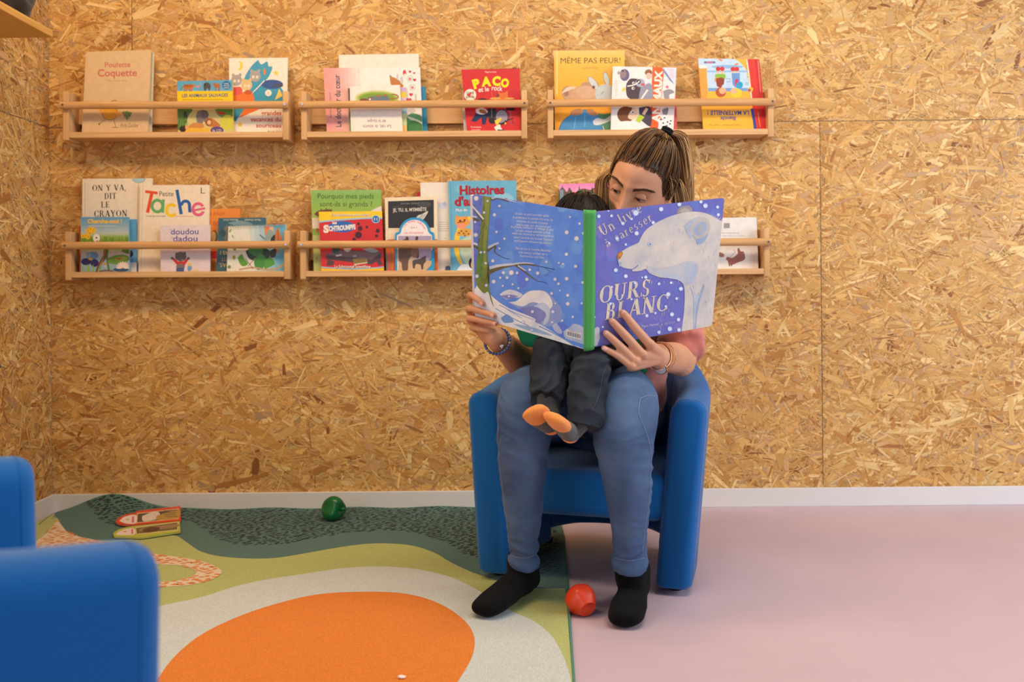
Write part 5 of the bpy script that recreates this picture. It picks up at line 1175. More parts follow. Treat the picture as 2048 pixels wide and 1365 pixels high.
def a_back(A):
    r = random.Random(11)
    A.poly([(60, 60), (980, 60), (980, 1330), (60, 1330)], (104, 158, 255))
    for k in range(45):
        x, y = r.uniform(80, 950), r.uniform(100, 1250); s = r.uniform(25, 80)
        c = r.choice([(116, 172, 255), (98, 148, 252), (118, 176, 255), (104, 140, 250), (98, 152, 254), (110, 166, 254), (130, 190, 255)])
        A.blob([(x + math.cos(t) * s * r.uniform(.5, 1), y + math.sin(t) * s * r.uniform(.5, 1.2)) for t in [q * PI / 3 for q in range(6)]], c, 3)
    A.blob([(90, 60), (180, 60), (170, 400), (120, 700), (100, 400)], (110, 136, 236), 3)
    # snow ground
    A.blob([(110, 830), (150, 790), (210, 850), (300, 930), (420, 1000), (560, 1070), (700, 1150), (860, 1250), (960, 1300), (960, 1400), (300, 1400), (110, 1010)], (236, 245, 255), 4)
    A.blob([(300, 870), (350, 838), (400, 835), (470, 865), (465, 890), (400, 895), (350, 905)], (220, 232, 254), 4).blob([(310, 880), (380, 870), (440, 885), (360, 903)], (140, 150, 220), 3)
    A.blob([(360, 930), (420, 925), (480, 870), (540, 838), (640, 840), (700, 890), (760, 960), (775, 1020), (740, 1090), (650, 1115), (560, 1060), (480, 1000)], (150, 176, 236), 4)
    A.blob([(370, 928), (430, 918), (490, 868), (545, 842), (640, 846), (690, 900), (700, 960), (650, 990), (600, 940), (540, 930), (470, 960)], (242, 249, 255), 4); A.blob([(560, 960), (630, 930), (680, 980), (670, 1070), (630, 1100), (640, 1020)], (196, 216, 248), 4)
    A.blob([(450, 975), (560, 960), (640, 1000), (650, 1040), (600, 1090), (540, 1050)], (134, 146, 220), 4)
    A.blob([(190, 870), (260, 900), (340, 960), (440, 1000), (560, 1050), (568, 1075), (530, 1110), (440, 1080), (340, 1030), (250, 990), (200, 940)], (246, 251, 255), 4); A.line([(300, 950), (420, 1010), (560, 1062)], 5, (130, 170, 232), 4).line([(270, 975), (400, 1050), (520, 1108)], 6, (110, 160, 230), 4).line([(360, 985), (470, 1050)], 5, (150, 186, 238), 3)
    A.blob([(310, 1050), (360, 1020), (410, 1075), (340, 1085)], (120, 168, 234), 4); A.blob([(400, 1090), (560, 1120), (700, 1180), (620, 1170), (480, 1130)], (160, 196, 240), 4)
    A.blob([(700, 1110), (730, 1088), (775, 1150), (760, 1170), (720, 1145)], (190, 208, 246), 4).blob([(785, 1150), (830, 1120), (870, 1092), (945, 1130), (950, 1240), (880, 1230), (800, 1200)], (186, 206, 246), 4); A.line([(600, 1110), (760, 1190), (900, 1280)], 8, (120, 170, 232), 4)
    # tree
    A.blob([(176, 60), (236, 60), (232, 200), (214, 420), (208, 560), (222, 700), (222, 820), (256, 960), (236, 920), (214, 850), (180, 860), (130, 800), (118, 720), (138, 520), (158, 330), (172, 200)], (128, 146, 82), 4)
    A.blob([(190, 100), (226, 120), (212, 360), (196, 520), (200, 660), (170, 640), (176, 480), (190, 300)], (150, 168, 92), 4).blob([(130, 620), (160, 520), (180, 560), (170, 700), (150, 770)], (104, 156, 84), 4).blob([(215, 620), (224, 700), (220, 800), (205, 720)], (78, 84, 56), 3)
    for k in range(26):
        x = 140 + r.random() * 70; y = 130 + r.random() * 650; A.line([(x, y), (x - 8, y + r.uniform(20, 50))], 3, (84, 94, 52))
    A.line([(176, 310), (130, 250), (92, 190)], 20, (96, 104, 66), 3).line([(180, 300), (130, 240), (92, 196)], 14, (220, 232, 248), 3); A.line([(150, 310), (92, 292)], 16, (110, 104, 76)).line([(130, 284), (92, 276)], 12, (220, 232, 248)); A.line([(140, 520), (104, 500)], 16, (96, 104, 66)).line([(134, 492), (104, 480)], 16, (220, 232, 248))
    A.line([(205, 540), (270, 500), (262, 545), (300, 575)], 16, (104, 104, 66), 3, 5).line([(215, 515), (260, 490), (296, 478)], 17, (206, 222, 246), 3); A.line([(296, 570), (330, 590), (378, 602)], 4, (60, 60, 110), 3)
    A.line([(215, 705), (300, 668), (400, 646), (500, 640), (600, 655)], 30, (108, 104, 70), 4, 6).line([(225, 668), (300, 650), (400, 640), (480, 630), (560, 636)], 24, (200, 218, 246), 4, 6); A.line([(420, 645), (470, 680), (540, 735), (590, 770)], 16, (108, 100, 76), 3, 4).line([(440, 650), (500, 690)], 10, (206, 222, 246), 3); A.line([(600, 655), (650, 665), (720, 680)], 5, (60, 66, 140), 3).line([(590, 770), (640, 776), (660, 790)], 4, (60, 66, 140), 3).line([(640, 660), (690, 700)], 3, (60, 66, 140))
    A.line([(236, 150), (290, 140), (370, 165)], 16, (110, 104, 80), 3, 6).line([(240, 140), (300, 128), (360, 150), (430, 170)], 18, (206, 222, 246), 3, 4)
    flakes(A, [(124, 140, 17), (300, 198, 10), (262, 265, 12), (908, 332, 9), (810, 398, 15), (885, 445, 17), (936, 405, 9), (120, 418, 15), (338, 446, 9), (278, 395, 9), (184, 248, 9), (186, 548, 8), (250, 614, 12), (196, 632, 9), (210, 160, 8), (808, 564, 12), (878, 656, 12), (656, 622, 10), (782, 638, 7), (750, 630, 7), (590, 708, 13), (508, 754, 12), (530, 682, 10), (390, 704, 18), (330, 704, 12), (434, 706, 10), (306, 742, 9), (358, 742, 11), (256, 772, 14), (722, 754, 12), (810, 750, 14), (748, 788, 10), (400, 792, 8), (444, 822, 8), (326, 804, 8), (696, 862, 10), (818, 876, 11), (818, 940, 14), (856, 1040, 9), (924, 936, 8), (776, 1068, 9), (724, 938, 8), (706, 1000, 12), (550, 1000, 11), (545, 1140, 10), (480, 1080, 10), (930, 778, 10), (130, 730, 13), (116, 320, 8), (836, 282, 7), (300, 520, 8), (160, 550, 9), (760, 840, 6), (372, 884, 8), (700, 1080, 9), (200, 800, 10)])
    T = (216, 228, 250); a = .075
    for k, (t, u0, v0, u1) in enumerate((('Un jour, un petit ours blanc quitte', 418, 262, 676), ('sa grotte pour la première fois et va à la', 402, 290, 704), ('rencontre du monde. Il s’amuse', 432, 320, 668), ('dans la neige avec son nouvel ami', 426, 346, 690), ('le phoque, rencontre un étrange et gros', 388, 362, 712), ('Cet ours s’amuse tellement qu’il en', 416, 390, 686), ('oublie son chemin et se retrouve perdu au', 396, 412, 712), ('cœur d’une forêt très lointaine. Comment', 410, 442, 704), ('va-t-il pouvoir retrouver son chemin ?', 410, 468, 694), ('Dans ce livre, tu trouveras des parties', 420, 526, 690), ('aussi douces à caresser que la', 446, 556, 664), ('fourrure d’un ours blanc', 456, 584, 640))):
        A.text(t, u0, v0, u1, 27, T, a, bold=.012)
    A.poly([(806, 1132), (922, 1160), (920, 1216), (806, 1186)], (236, 240, 246))
    for k in range(17): x = 816 + k * 6; A.line([(x, 1146 + (x - 806) * .25), (x, 1176 + (x - 806) * .26)], 2 + (k * 5) % 3, (40, 44, 60))
    A.text('9 782700 016543', 822, 1146, 908, 10, (70, 80, 100), .22)
def a_front(A):
    r = random.Random(21)
    A.poly([(1000, 60), (2100, 60), (2100, 1330), (1000, 1330)], (112, 114, 196))
    for k in range(50):
        x, y = r.uniform(1010, 2000), r.uniform(130, 1260); s = r.uniform(25, 75)
        c = r.choice([(120, 118, 200), (106, 114, 198), (130, 122, 202), (104, 122, 204), (114, 110, 192), (110, 128, 208), (134, 118, 196)])
        A.blob([(x + math.cos(t) * s * r.uniform(.5, 1), y + math.sin(t) * s * r.uniform(.5, 1.2)) for t in [q * PI / 3 for q in range(6)]], c, 3)
    B, BS = (218, 210, 200), (192, 200, 212)
    A.blob([(1642, 250), (1660, 215), (1700, 196), (1745, 200), (1762, 236), (1740, 262), (1680, 270)], (160, 150, 146), 4).blob([(1665, 240), (1700, 214), (1738, 226), (1720, 262)], (186, 176, 168), 4)
    bear = [(1190, 560), (1196, 620), (1215, 652), (1260, 672), (1304, 680), (1310, 694), (1370, 690), (1410, 676), (1440, 710), (1520, 740), (1600, 748), (1664, 766), (1696, 800), (1704, 880), (1698, 1000), (1688, 1080), (1678, 1180), (1690, 1300), (2060, 1300), (2060, 300), (1992, 312), (1960, 300), (1900, 268), (1830, 246), (1740, 242), (1640, 262), (1560, 290), (1480, 330), (1410, 380), (1370, 440), (1350, 478), (1290, 505), (1230, 540)]
    A.blob([(x - 3, y + 4) for x, y in bear], (70, 80, 150), 4); A.blob(bear, B, 4)
    for k in range(26): x = 1560 + k * 17; y = 290 - 50 * math.sin((k / 26) * PI * .9) + (k / 26) ** 2 * 30; A.line([(x - 6, y + 10), (x + 12, y - 8)], 6, B, w1=1)
    for k in range(70):
        x, y = r.uniform(1440, 1960), r.uniform(320, 1150)
        if y > 640 or x > 1560: A.line([(x, y), (x + r.uniform(-8, 8), y + r.uniform(14, 34))], 4, r.choice([(214, 206, 198), (198, 188, 180), (210, 200, 188)]), w1=1)
    A.blob([(1410, 640), (1480, 670), (1600, 660), (1720, 620), (1800, 640), (1790, 720), (1760, 780), (1700, 790), (1640, 752), (1520, 728), (1440, 700)], (200, 200, 204), 4); A.blob([(1690, 640), (1790, 636), (1780, 760), (1730, 780)], BS, 4); A.blob([(1500, 706), (1640, 720), (1720, 780), (1640, 756), (1540, 738)], BS, 4)
    A.blob([(1740, 800), (1800, 880), (1850, 790), (1830, 900), (1790, 1010), (1790, 1120), (1776, 1180), (1770, 1040), (1770, 900)], BS, 4).line([(1850, 800), (1800, 960), (1780, 1170)], 12, (164, 178, 200), 4)
    A.blob([(1700, 350), (1760, 300), (1830, 280), (1810, 330), (1770, 350), (1760, 440), (1730, 420)], (190, 196, 206), 4); A.blob([(1740, 370), (1780, 310), (1850, 284), (1890, 320), (1888, 390), (1850, 430), (1800, 452), (1770, 430)], (204, 194, 184), 4); A.blob([(1768, 390), (1790, 340), (1840, 314), (1872, 340), (1866, 380), (1830, 410), (1790, 420)], (172, 186, 208), 4).blob([(1790, 400), (1800, 360), (1836, 338), (1850, 370), (1820, 402)], (186, 186, 188), 4); A.blob([(1790, 450), (1840, 436), (1880, 410), (1850, 470), (1800, 490)], (160, 178, 204), 4)
    A.ell(1440, 487, 17, 16, (170, 190, 214)).ell(1440, 487, 11, 12, (220, 226, 232)).ell(1440, 487, 6, 7, (50, 56, 120)); A.ell(1439, 484, 2, 2, W_)
    A.blob([(1190, 575), (1200, 552), (1222, 544), (1234, 556), (1218, 590), (1202, 604), (1190, 596)], (186, 118, 42), 4).blob([(1200, 570), (1216, 552), (1228, 558), (1212, 582)], (214, 150, 66), 4); A.line([(1196, 605), (1206, 650), (1240, 668), (1300, 678), (1330, 664), (1350, 646)], 5, (110, 140, 190), 4); A.ell(1215, 640, 10, 18, (176, 192, 212), .3)
    G_ = (224, 208, 190)
    serif(A, 'Un livre', 1076, 432, 82, G_, -.56, .1, 1.0, wt=1.25); serif(A, 'à caresser', 1112, 516, 72, G_, -.54, .1, 1.05, wt=1.25)
    serif(A, 'OURS', 1048, 940, 128, (228, 214, 192), -.155, .26, 0.96, .04, wt=1.3); serif(A, 'BLANC', 1096, 1064, 124, (228, 214, 192), -.155, .26, 0.97, .04, wt=1.3)
    A.poly([(1018, 1130), (1040, 1112), (1056, 1124), (1060, 1200), (1040, 1256), (1014, 1262)], (200, 196, 206))
    A.ell(1362, 1122, 5, 5, (206, 200, 220)); A.text('Piers Harper', 1378, 1122, 1510, 30, (214, 210, 236), -.16, bold=0.0); A.ell(1530, 1097, 5, 5, (206, 200, 220)); A.text('GRÜND', 1548, 1100, 1628, 24, (190, 186, 222), -.16, bold=-.005); A.text('d', 1330, 1128, 1344, 24, (190, 186, 222), -.16)
    flakes(A, [(1052, 276, 12), (1148, 272, 10), (1124, 232, 8), (1332, 250, 20), (1300, 296, 9), (1524, 222, 15), (1464, 324, 12), (1662, 185, 14), (1826, 166, 11), (1860, 196, 16), (1952, 206, 11), (1958, 264, 11), (1234, 330, 12), (1190, 444, 12), (1256, 490, 9), (1338, 405, 15), (1180, 684, 14), (1256, 730, 13), (1408, 738, 11), (1326, 782, 9), (1508, 788, 10), (1600, 780, 9), (1674, 826, 14), (1642, 900, 10), (1578, 868, 15), (1416, 1030, 11), (1606, 1020, 14), (1656, 1060, 12), (1590, 1130, 16), (1660, 1138, 13), (1508, 1156, 12), (1410, 1180, 10), (1150, 812, 8), (1140, 940, 10), (1300, 905, 8), (1020, 1040, 7), (1082, 1115, 7), (1380, 590 + 150, 6), (1560, 960, 9), (1480, 1010, 8), (1130, 480, 8)])
cover('back_cover', [(945, 389), (1169, 423), (1169, 699), (950, 634)], S_B, nL, (80, 100, 200), a_back, round_i=(0, 3))
cover('front_cover', [(1190, 424), (1449, 396), (1424, 652), (1187, 695)], R_B, nR, (92, 84, 172), a_front, round_i=(1, 2))
# green cloth spine
bm = bmesh.new(); sp = []
GREENC = mat('green_book_cloth', (84, 178, 92), rough=0.8, noise=0.06, nscale=300, bump=0.3, bscale=900)
rows_ = []
for t in [-0.012 + 1.024 * k / 30 for k in range(31)]:
    a = S_B.lerp(S_T, t) - OB0; b = R_B.lerp(R_T, t) - OB0; ex = (b - a); n_ = (nL + nR).normalized(); row = []
    for q in range(9):
        f = q / 8; bulge = 0.0035 * math.sin(f * PI) + (0.0012 if q in (2, 6) else 0)
        row.append(a - ex * 0.10 + ex * 1.2 * f + n_ * (bulge + 0.0012))
    rows_.append(row)
fr = [[bm.verts.new(p) for p in r] for r in rows_]; bk = [[bm.verts.new(p - (nL + nR).normalized() * 0.0032) for p in r] for r in rows_]
for g, fl_ in ((fr, False), (bk, True)):
    for i in range(len(g) - 1):
        for j in range(8):
            q = (g[i][j], g[i][j + 1], g[i + 1][j + 1], g[i + 1][j]); bm.faces.new(q[::-1] if fl_ else q)
for j in range(8):
    bm.faces.new((fr[0][j], bk[0][j], bk[0][j + 1], fr[0][j + 1])); bm.faces.new((fr[-1][j], fr[-1][j + 1], bk[-1][j + 1], bk[-1][j]))
for i in range(len(fr) - 1):
    bm.faces.new((fr[i][0], fr[i + 1][0], bk[i + 1][0], bk[i][0])); bm.faces.new((fr[i][8], bk[i][8], bk[i + 1][8], fr[i + 1][8]))
bmobj('spine', bm, GREENC, open_book, smooth=True)
# page blocks behind each cover, fanning open toward the reader
PAGE = mat('book_pages', (232, 228, 236), rough=0.7, rgb2=(206, 202, 214), nscale=3, stretch=(1, 1, 1))
for p0, n, qd, sgn in ((S_B, nL, [(938, 391), (1168, 427), (1168, 695), (944, 628)], -1), (R_B, nR, [(1191, 427), (1446, 400), (1421, 648), (1188, 692)], 1)):
    bm = bmesh.new(); P4 = [onplane(u, v, p0, n) - OB0 for u, v in qd]
    d0, d1 = 0.0036, 0.0150
    f_ = [bm.verts.new(p - n * d0) for p in P4]; b_ = [bm.verts.new(p - n * d1) for p in P4]
    bm.faces.new(f_); bm.faces.new(b_[::-1])
    for i in range(4): bm.faces.new((f_[i], b_[i], b_[(i + 1) % 4], f_[(i + 1) % 4]))
    bmobj('page_block', bm, PAGE, open_book)
# ================================================================== the woman and the child
SKIN = mat('skin', (212, 154, 120), rough=0.5, spec=0.35, noise=0.05, nscale=25, bump=0.08, bscale=600, sss=0.12)
DENIM = mat('blue_denim', (80, 105, 146), rough=0.85, spec=0.15, rgb2=(112, 140, 180), nscale=9, bump=0.9, bscale=1100)
DENIMD = mat('black_denim', (38, 42, 50), rough=0.85, spec=0.15, rgb2=(60, 66, 76), nscale=14, bump=0.5, bscale=900)
THREAD = mat('denim_seam', (120, 140, 172), rough=0.9)
SOCKB = mat('black_sock', (13, 13, 14), rough=0.95, spec=0.1, noise=0.2, nscale=300, bump=0.5, bscale=900, sheen=0.04)
PINK = mat('pink_sweatshirt', (208, 122, 108), rough=0.9, noise=0.06, nscale=60, bump=0.3, bscale=700, sheen=0.3)
GREEN = mat('green_shirt', (18, 138, 98), rough=0.85, noise=0.08, nscale=30, bump=0.25, bscale=600)
def qr(u, v, d, rpx, rpx2=None):
    p = Q(u, v, d); k = d / FPX
    return (p.x, p.y, p.z, rpx * k, (rpx2 if rpx2 is not None else rpx) * k)
def remesh(name, bm, voxel, m, parent, smooth=4, post=None, factor=0.5):
    o = bmobj(name, bm, m, None)
    r = o.modifiers.new('r', 'REMESH'); r.mode = 'VOXEL'; r.voxel_size = voxel; r.use_smooth_shade = True
    if smooth:
        s_ = o.modifiers.new('s', 'SMOOTH'); s_.iterations = smooth; s_.factor = factor
    bake(o)
    if post: post(o.data)
    o.parent = parent; shade(o); return o
def displace(me, fn):
    """move every vertex along its normal by fn(position, normal)"""
    me.update(); n = [(v.co.copy(), v.normal.copy()) for v in me.vertices]
    for v, (c, nn) in zip(me.vertices, n): v.co = c + nn * fn(c, nn)
    me.update()
def nz3(p, s): return mnoise.noise(Vector((p[0] * s[0], p[1] * s[1], p[2] * s[2])))
person = empty('person', (0, 0, 0), label='person in pink sweatshirt and blue jeans, sitting and holding the big open book', cat='person')
# ------------------------------------------------------------------ head frame
HM = (Matrix.Rotation(math.radians(24), 3, 'Y') @ Matrix.Rotation(math.radians(-20), 3, 'Z') @ Matrix.Rotation(math.radians(31), 3, 'X'))
EYEMID = Q(1257, 387, 2.40)
HC = EYEMID - HM @ Vector((0, -0.080, 0.0))
def hw(x, y, z): return HC + HM @ Vector((x, y, z))
def gs(x, z, cx, cz, sx, sz): return math.exp(-((x - cx) / sx) ** 2 - ((z - cz) / sz) ** 2)
def head_surface(d):
    """unit direction -> point of the head in head coordinates (x to her left, -y forward, z up; eyes at z=0)"""
    x, y, z = d
    # skull and face ellipsoid, narrowing to the jaw
    px = 0.0735 * x; py = 0.0955 * y; pz = 0.125 * z if z > 0 else 0.118 * z
    if z < 0: px *= 1 - 0.30 * (-z) ** 1.5; 
    if z < 0 and y > 0: py *= 1 - 0.45 * (-z) ** 0.8
    if y < 0:
        flat = min(1, -y * 1.4)
        f = 0.0
        f += 0.012 * gs(px, pz, 0, -0.005, 0.011, 0.030) + 0.021 * gs(px, pz, 0, -0.036, 0.0125, 0.016) + 0.006 * gs(px, pz, 0, -0.022, 0.010, 0.018)   # nose
        f += 0.007 * gs(px, pz, 0.014, -0.041, 0.008, 0.008) + 0.007 * gs(px, pz, -0.014, -0.041, 0.008, 0.008)
        for s_ in (-1, 1):
            f -= 0.0105 * gs(px, pz, s_ * 0.031, 0.000, 0.018, 0.012)      # sockets
            f += 0.0045 * gs(px, pz, s_ * 0.030, 0.021, 0.022, 0.008)      # brow ridge
            f += 0.0050 * gs(px, pz, s_ * 0.045, -0.030, 0.020, 0.018)     # cheek
        f += 0.006 * gs(px, pz, 0, 0.050, 0.05, 0.03)
        f += 0.008 * gs(px, pz, 0, -0.068, 0.020, 0.009) - 0.004 * gs(px, pz, 0, -0.080, 0.02, 0.006) + 0.010 * gs(px, pz, 0, -0.102, 0.018, 0.014)
        py -= f * flat
        py = max(py, -0.125)
        if pz > -0.03: py = py * (1 - 0.04 * flat)
    return Vector((px, py, pz))
body = bmesh.new()
g = bmesh.ops.create_uvsphere(body, u_segments=150, v_segments=110, radius=1.0)
for v in g['verts']:
    p = head_surface(v.co.normalized()); v.co = HC + HM @ p
for s_ in (-1, 1):    # ears
    e = sphere(body, (0, 0, 0), (0.007, 0.015, 0.024), 20, 14)
    for v in e: v.co = hw(s_ * 0.070 + v.co.x * 1.0 + s_ * max(0, v.co.y) * 0.5, 0.012 + v.co.y, -0.012 + v.co.z)
# neck, trunk, legs (under the clothes)
neck0 = hw(0, 0.045, -0.075); SHC = Vector((0.285, -0.79, 0.80)); HIP = Vector((0.262, -0.585, 0.385))
tube(body, [(neck0.x, neck0.y, neck0.z, 0.052, 0.052), (0.290, -0.83, 0.875, 0.052, 0.055), (SHC.x, SHC.y, SHC.z + 0.01, 0.10, 0.062), (0.28, -0.73, 0.66, 0.135, 0.085), (0.27, -0.65, 0.52, 0.125, 0.085), (HIP.x, HIP.y, HIP.z + 0.02, 0.135, 0.10)], seg=28, n=4)
LEGR = [(1118, 812, 2.82, 70), (1085, 800, 2.58, 68), (1052, 800, 2.37, 56.5), (1050, 834, 2.335, 56.5), (1046.5, 889, 2.345, 53.5), (1044.5, 946, 2.365, 46.5), (1046.5, 1008, 2.385, 40.5), (1047, 1061, 2.40, 33.3), (1047.5, 1096, 2.41, 29.5), (1047.5, 1128, 2.42, 29.5)]
LEGL = [(1215, 812, 2.80, 74), (1238, 808, 2.52, 74), (1250, 812, 2.30, 66), (1247, 845, 2.262, 66), (1247, 889, 2.262, 59), (1254, 946, 2.275, 51), (1256, 982, 2.285, 47), (1258.5, 1034, 2.30, 39.5), (1259.3, 1074, 2.31, 34), (1259.3, 1132, 2.33, 33)]
def leg_rows(L, k=1.0): return [qr(u, v, d, r * k, r * k * (1.08 if v < 900 else 1.15)) for u, v, d, r in L]
for L in (LEGR, LEGL):
    tube(body, [(r[0], r[1], r[2], r[3] * 0.80, r[4] * 0.80) for r in leg_rows(L)], seg=20, n=3)
# feet
def foot_rows(heel, toe, z0, k=1.0, w=1.0):
    h, t = Vector(heel), Vector(toe); dr = (t - h).normalized(); Ln = (t - h).length
    prof = [(0.03, 0.026, 0.028), (0.10, 0.031, 0.036), (0.24, 0.033, 0.037), (0.45, 0.035, 0.032), (0.66, 0.041, 0.0255), (0.84, 0.041, 0.020), (0.94, 0.034, 0.0165)]
    return [(*(h + dr * Ln * f + Vector((0, 0, z0 + hh))), ww * k * w, hh * k) for f, ww, hh in prof], dr
RH, RT = F(1064, 1180, RZ + 0.0015), F(962, 1240, RZ + 0.0015)
LH, LT = F(1277, 1190, 0.001), F(1247, 1262, 0.001)
RH.z = LH.z = RT.z = LT.z = 0
def build_foot(bm, heel, toe, z0, ank, k):
    rows, dr = foot_rows(heel, toe, z0, 1.0); sd = Vector((-dr.y, dr.x, 0))
    tube(bm, [(*r[:3], r[3] * k, r[4] * k) for r in rows], seg=24, n=3, side=sd)
    a = Vector(rows[1][:3]) + Vector((0, 0, 0.012))
    mid = Vector(rows[2][:3]) + Vector((0, 0, 0.045))
    tube(bm, [(a.x, a.y, a.z, 0.032 * k, 0.033 * k), (mid.x, mid.y, mid.z, 0.035 * k, 0.042 * k), (ank.x, ank.y, ank.z, 0.034 * k, 0.037 * k), (ank.x, ank.y, ank.z + 0.05, 0.033 * k, 0.036 * k)], seg=20, n=3)
ANR, ANL = Q(1047, 1128, 2.425), Q(1259, 1134, 2.335)
build_foot(body, RH, RT, RZ + 0.006, ANR, 0.66); build_foot(body, LH, LT, 0.006, ANL, 0.66)
# ------------------------------------------------------------------ arms and hands
WR, EL_R, SH_R = Q(990, 676, 2.43), Q(1058, 735, 2.70), Vector((0.115, -0.79, 0.785))
WL, EL_L, SH_L = Q(1316, 713, 2.345), Q(1364, 718, 2.575), Vector((0.440, -0.80, 0.79))
tube(body, [(*SH_R, 0.050, 0.050), (*(SH_R.lerp(EL_R, .5)), 0.046, 0.046), (*EL_R, 0.043, 0.043), (*(EL_R.lerp(WR, .3)), 0.043, 0.045), (*(EL_R.lerp(WR, .7)), 0.032, 0.034), (*WR, 0.025, 0.028)], seg=22, n=4)
tube(body, [(*SH_L, 0.050, 0.050), (*(SH_L.lerp(EL_L, .5)), 0.044, 0.044), (*EL_L, 0.038, 0.040), (*(EL_L.lerp(WL, .3)), 0.0375, 0.040), (*(EL_L.lerp(WL, .7)), 0.033, 0.036), (*WL, 0.028, 0.030)], seg=22, n=4)
def dplane(u, v, p0, n, lift):
    p = onplane(u, v, p0, n) + n * lift
    return p
def finger(pts, r0, r1):
    n_ = len(pts); rows = []
    for i, p in enumerate(pts):
        r = r0 + (r1 - r0) * i / (n_ - 1)
        if i == 1: r *= 1.06
        rows.append((*p, r, r))
    tube(body, rows, seg=14, n=4)
nails = []
def lp(u, v, lift): return dplane(u, v, S_B, nL, lift)
def rp2(u, v, lift): return dplane(u, v, R_B, nR, lift)
# her right hand: fingers wrap round the left edge of the book, thumb behind it
E_ = lambda v, off: Q(938, v, 2.44) + Vector((0, off, 0))
mcps = [Q(951, 604, 2.500), Q(950, 626, 2.505), Q(953, 648, 2.500), Q(960, 664, 2.485)]
fR = [((941, 590), (958, 597), (973, 606)), ((939, 617), (968, 622), (995, 630)), ((941, 637), (972, 641), (999, 646))]
for i, (a, b, c) in enumerate(fR):
    pa = Q(a[0], a[1], 2.435); pb = lp(b[0], b[1], 0.0085); pc = lp(c[0] - 4, c[1], 0.0078)
    mid = Q(a[0] + 1, a[1] + 6, 2.475)
    finger([mcps[i], mid, pa, pb, pc], 0.0095, 0.0070); nails.append((pc, (pc - pb).normalized(), nL))
finger([mcps[3], Q(946, 655, 2.455), Q(960, 659, 2.425), Q(978, 662, 2.412), Q(988, 664, 2.415)], 0.0090, 0.0066)
tube(body, [(*WR, 0.026, 0.026), (*Q(975, 660, 2.465), 0.036, 0.020), (*Q(958, 634, 2.500), 0.040, 0.015)], seg=18, n=4, side=(0, 0, 1))
tube(body, [(*Q(957, 612, 2.500), 0.015, 0.013), (*Q(957, 645, 2.497), 0.016, 0.014)], seg=14, n=3, side=(1, 0, 0))
finger([Q(975, 668, 2.475), Q(985, 648, 2.490), Q(996, 625, 2.475), Q(1004, 606, 2.462)], 0.0120, 0.0085)   # thumb behind the pages
# her left hand: spread fingers on the front cover, thumb behind
fL = [((1287, 684), (1264, 655), (1250, 634), (1242, 624)), ((1272, 704), (1247, 673), (1229, 651), (1220, 641)), ((1258, 717), (1235, 692), (1217, 673), (1208, 665)), ((1250, 727), (1228, 708), (1212, 699), (1203, 694))]
for i, q in enumerate(fL):
    lifts = (0.030, 0.019, 0.0105, 0.0085) if i < 3 else (0.030, 0.020, 0.012, 0.0095)
    pts = [rp2(q[k][0], q[k][1], lifts[k]) for k in range(4)]
    rr = ((0.0108, 0.0080), (0.0110, 0.0082), (0.0104, 0.0078), (0.0088, 0.0066))[i]
    finger(pts, *rr); nails.append((pts[3], (pts[3] - pts[2]).normalized(), nR)) 
    sphere(body, pts[0] + Vector((0, -0.004, 0.003)), 0.0105, 12, 8)
kn = [rp2(q[0][0], q[0][1], 0.026) for q in fL]
for k, f in ((0, .30), (1, .45), (2, .55), (3, .7)):
    a = WL.lerp(kn[k], 0.12); b = WL.lerp(kn[k], 0.6)
    tube(body, [(*a, 0.022, 0.019), (*b, 0.0175, 0.0155), (*kn[k], 0.0118, 0.0118)], seg=14, n=3)
finger([WL.lerp(kn[0], .30) + Vector((0.004, 0.014, -0.002)), rp2(1300, 692, -0.012), rp2(1291, 664, -0.027), rp2(1284, 638, -0.025)], 0.0125, 0.0085)
bm_skin = body
def skin_post(me): displace(me, lambda c, n: 0.0006 * nz3(c, (60, 60, 60)))
BODY = remesh('body', body, 0.0023, SKIN, person, smooth=3, post=None, factor=0.45)
# nails
NAIL = mat('fingernail', (232, 178, 160), rough=0.25, spec=0.5)
for p, d, n in nails:
    bm = bmesh.new(); sdv = d.cross(n).normalized(); r_ = 0.0072
    c0 = p + n * (r_ - 0.0012) + d * 0.0005; grid = []
    for i in range(6):
        row = []
        for j in range(7):
            a = (j / 6 - .5) * 1.5; w = 0.0052 * (1 - 0.25 * abs(i / 5 - .5) ** 2 * 4 * 0.6)
            row.append(bm.verts.new(c0 + d * ((i / 5 - .5) * 0.0105) + sdv * math.sin(a) * w * 1.3 + n * (math.cos(a) - 1) * 0.0045 + n * (0.0014 - 0.0012 * (i / 5) ** 2)))
        grid.append(row)
    for i in range(5):
        for j in range(6): bm.faces.new((grid[i][j], grid[i][j + 1], grid[i + 1][j + 1], grid[i + 1][j]))
    o = bmobj('fingernail', bm, NAIL, person, smooth=True)
    so = o.modifiers.new('t', 'SOLIDIFY'); so.thickness = 0.0008; so.offset = -1; bake(o); shade(o)
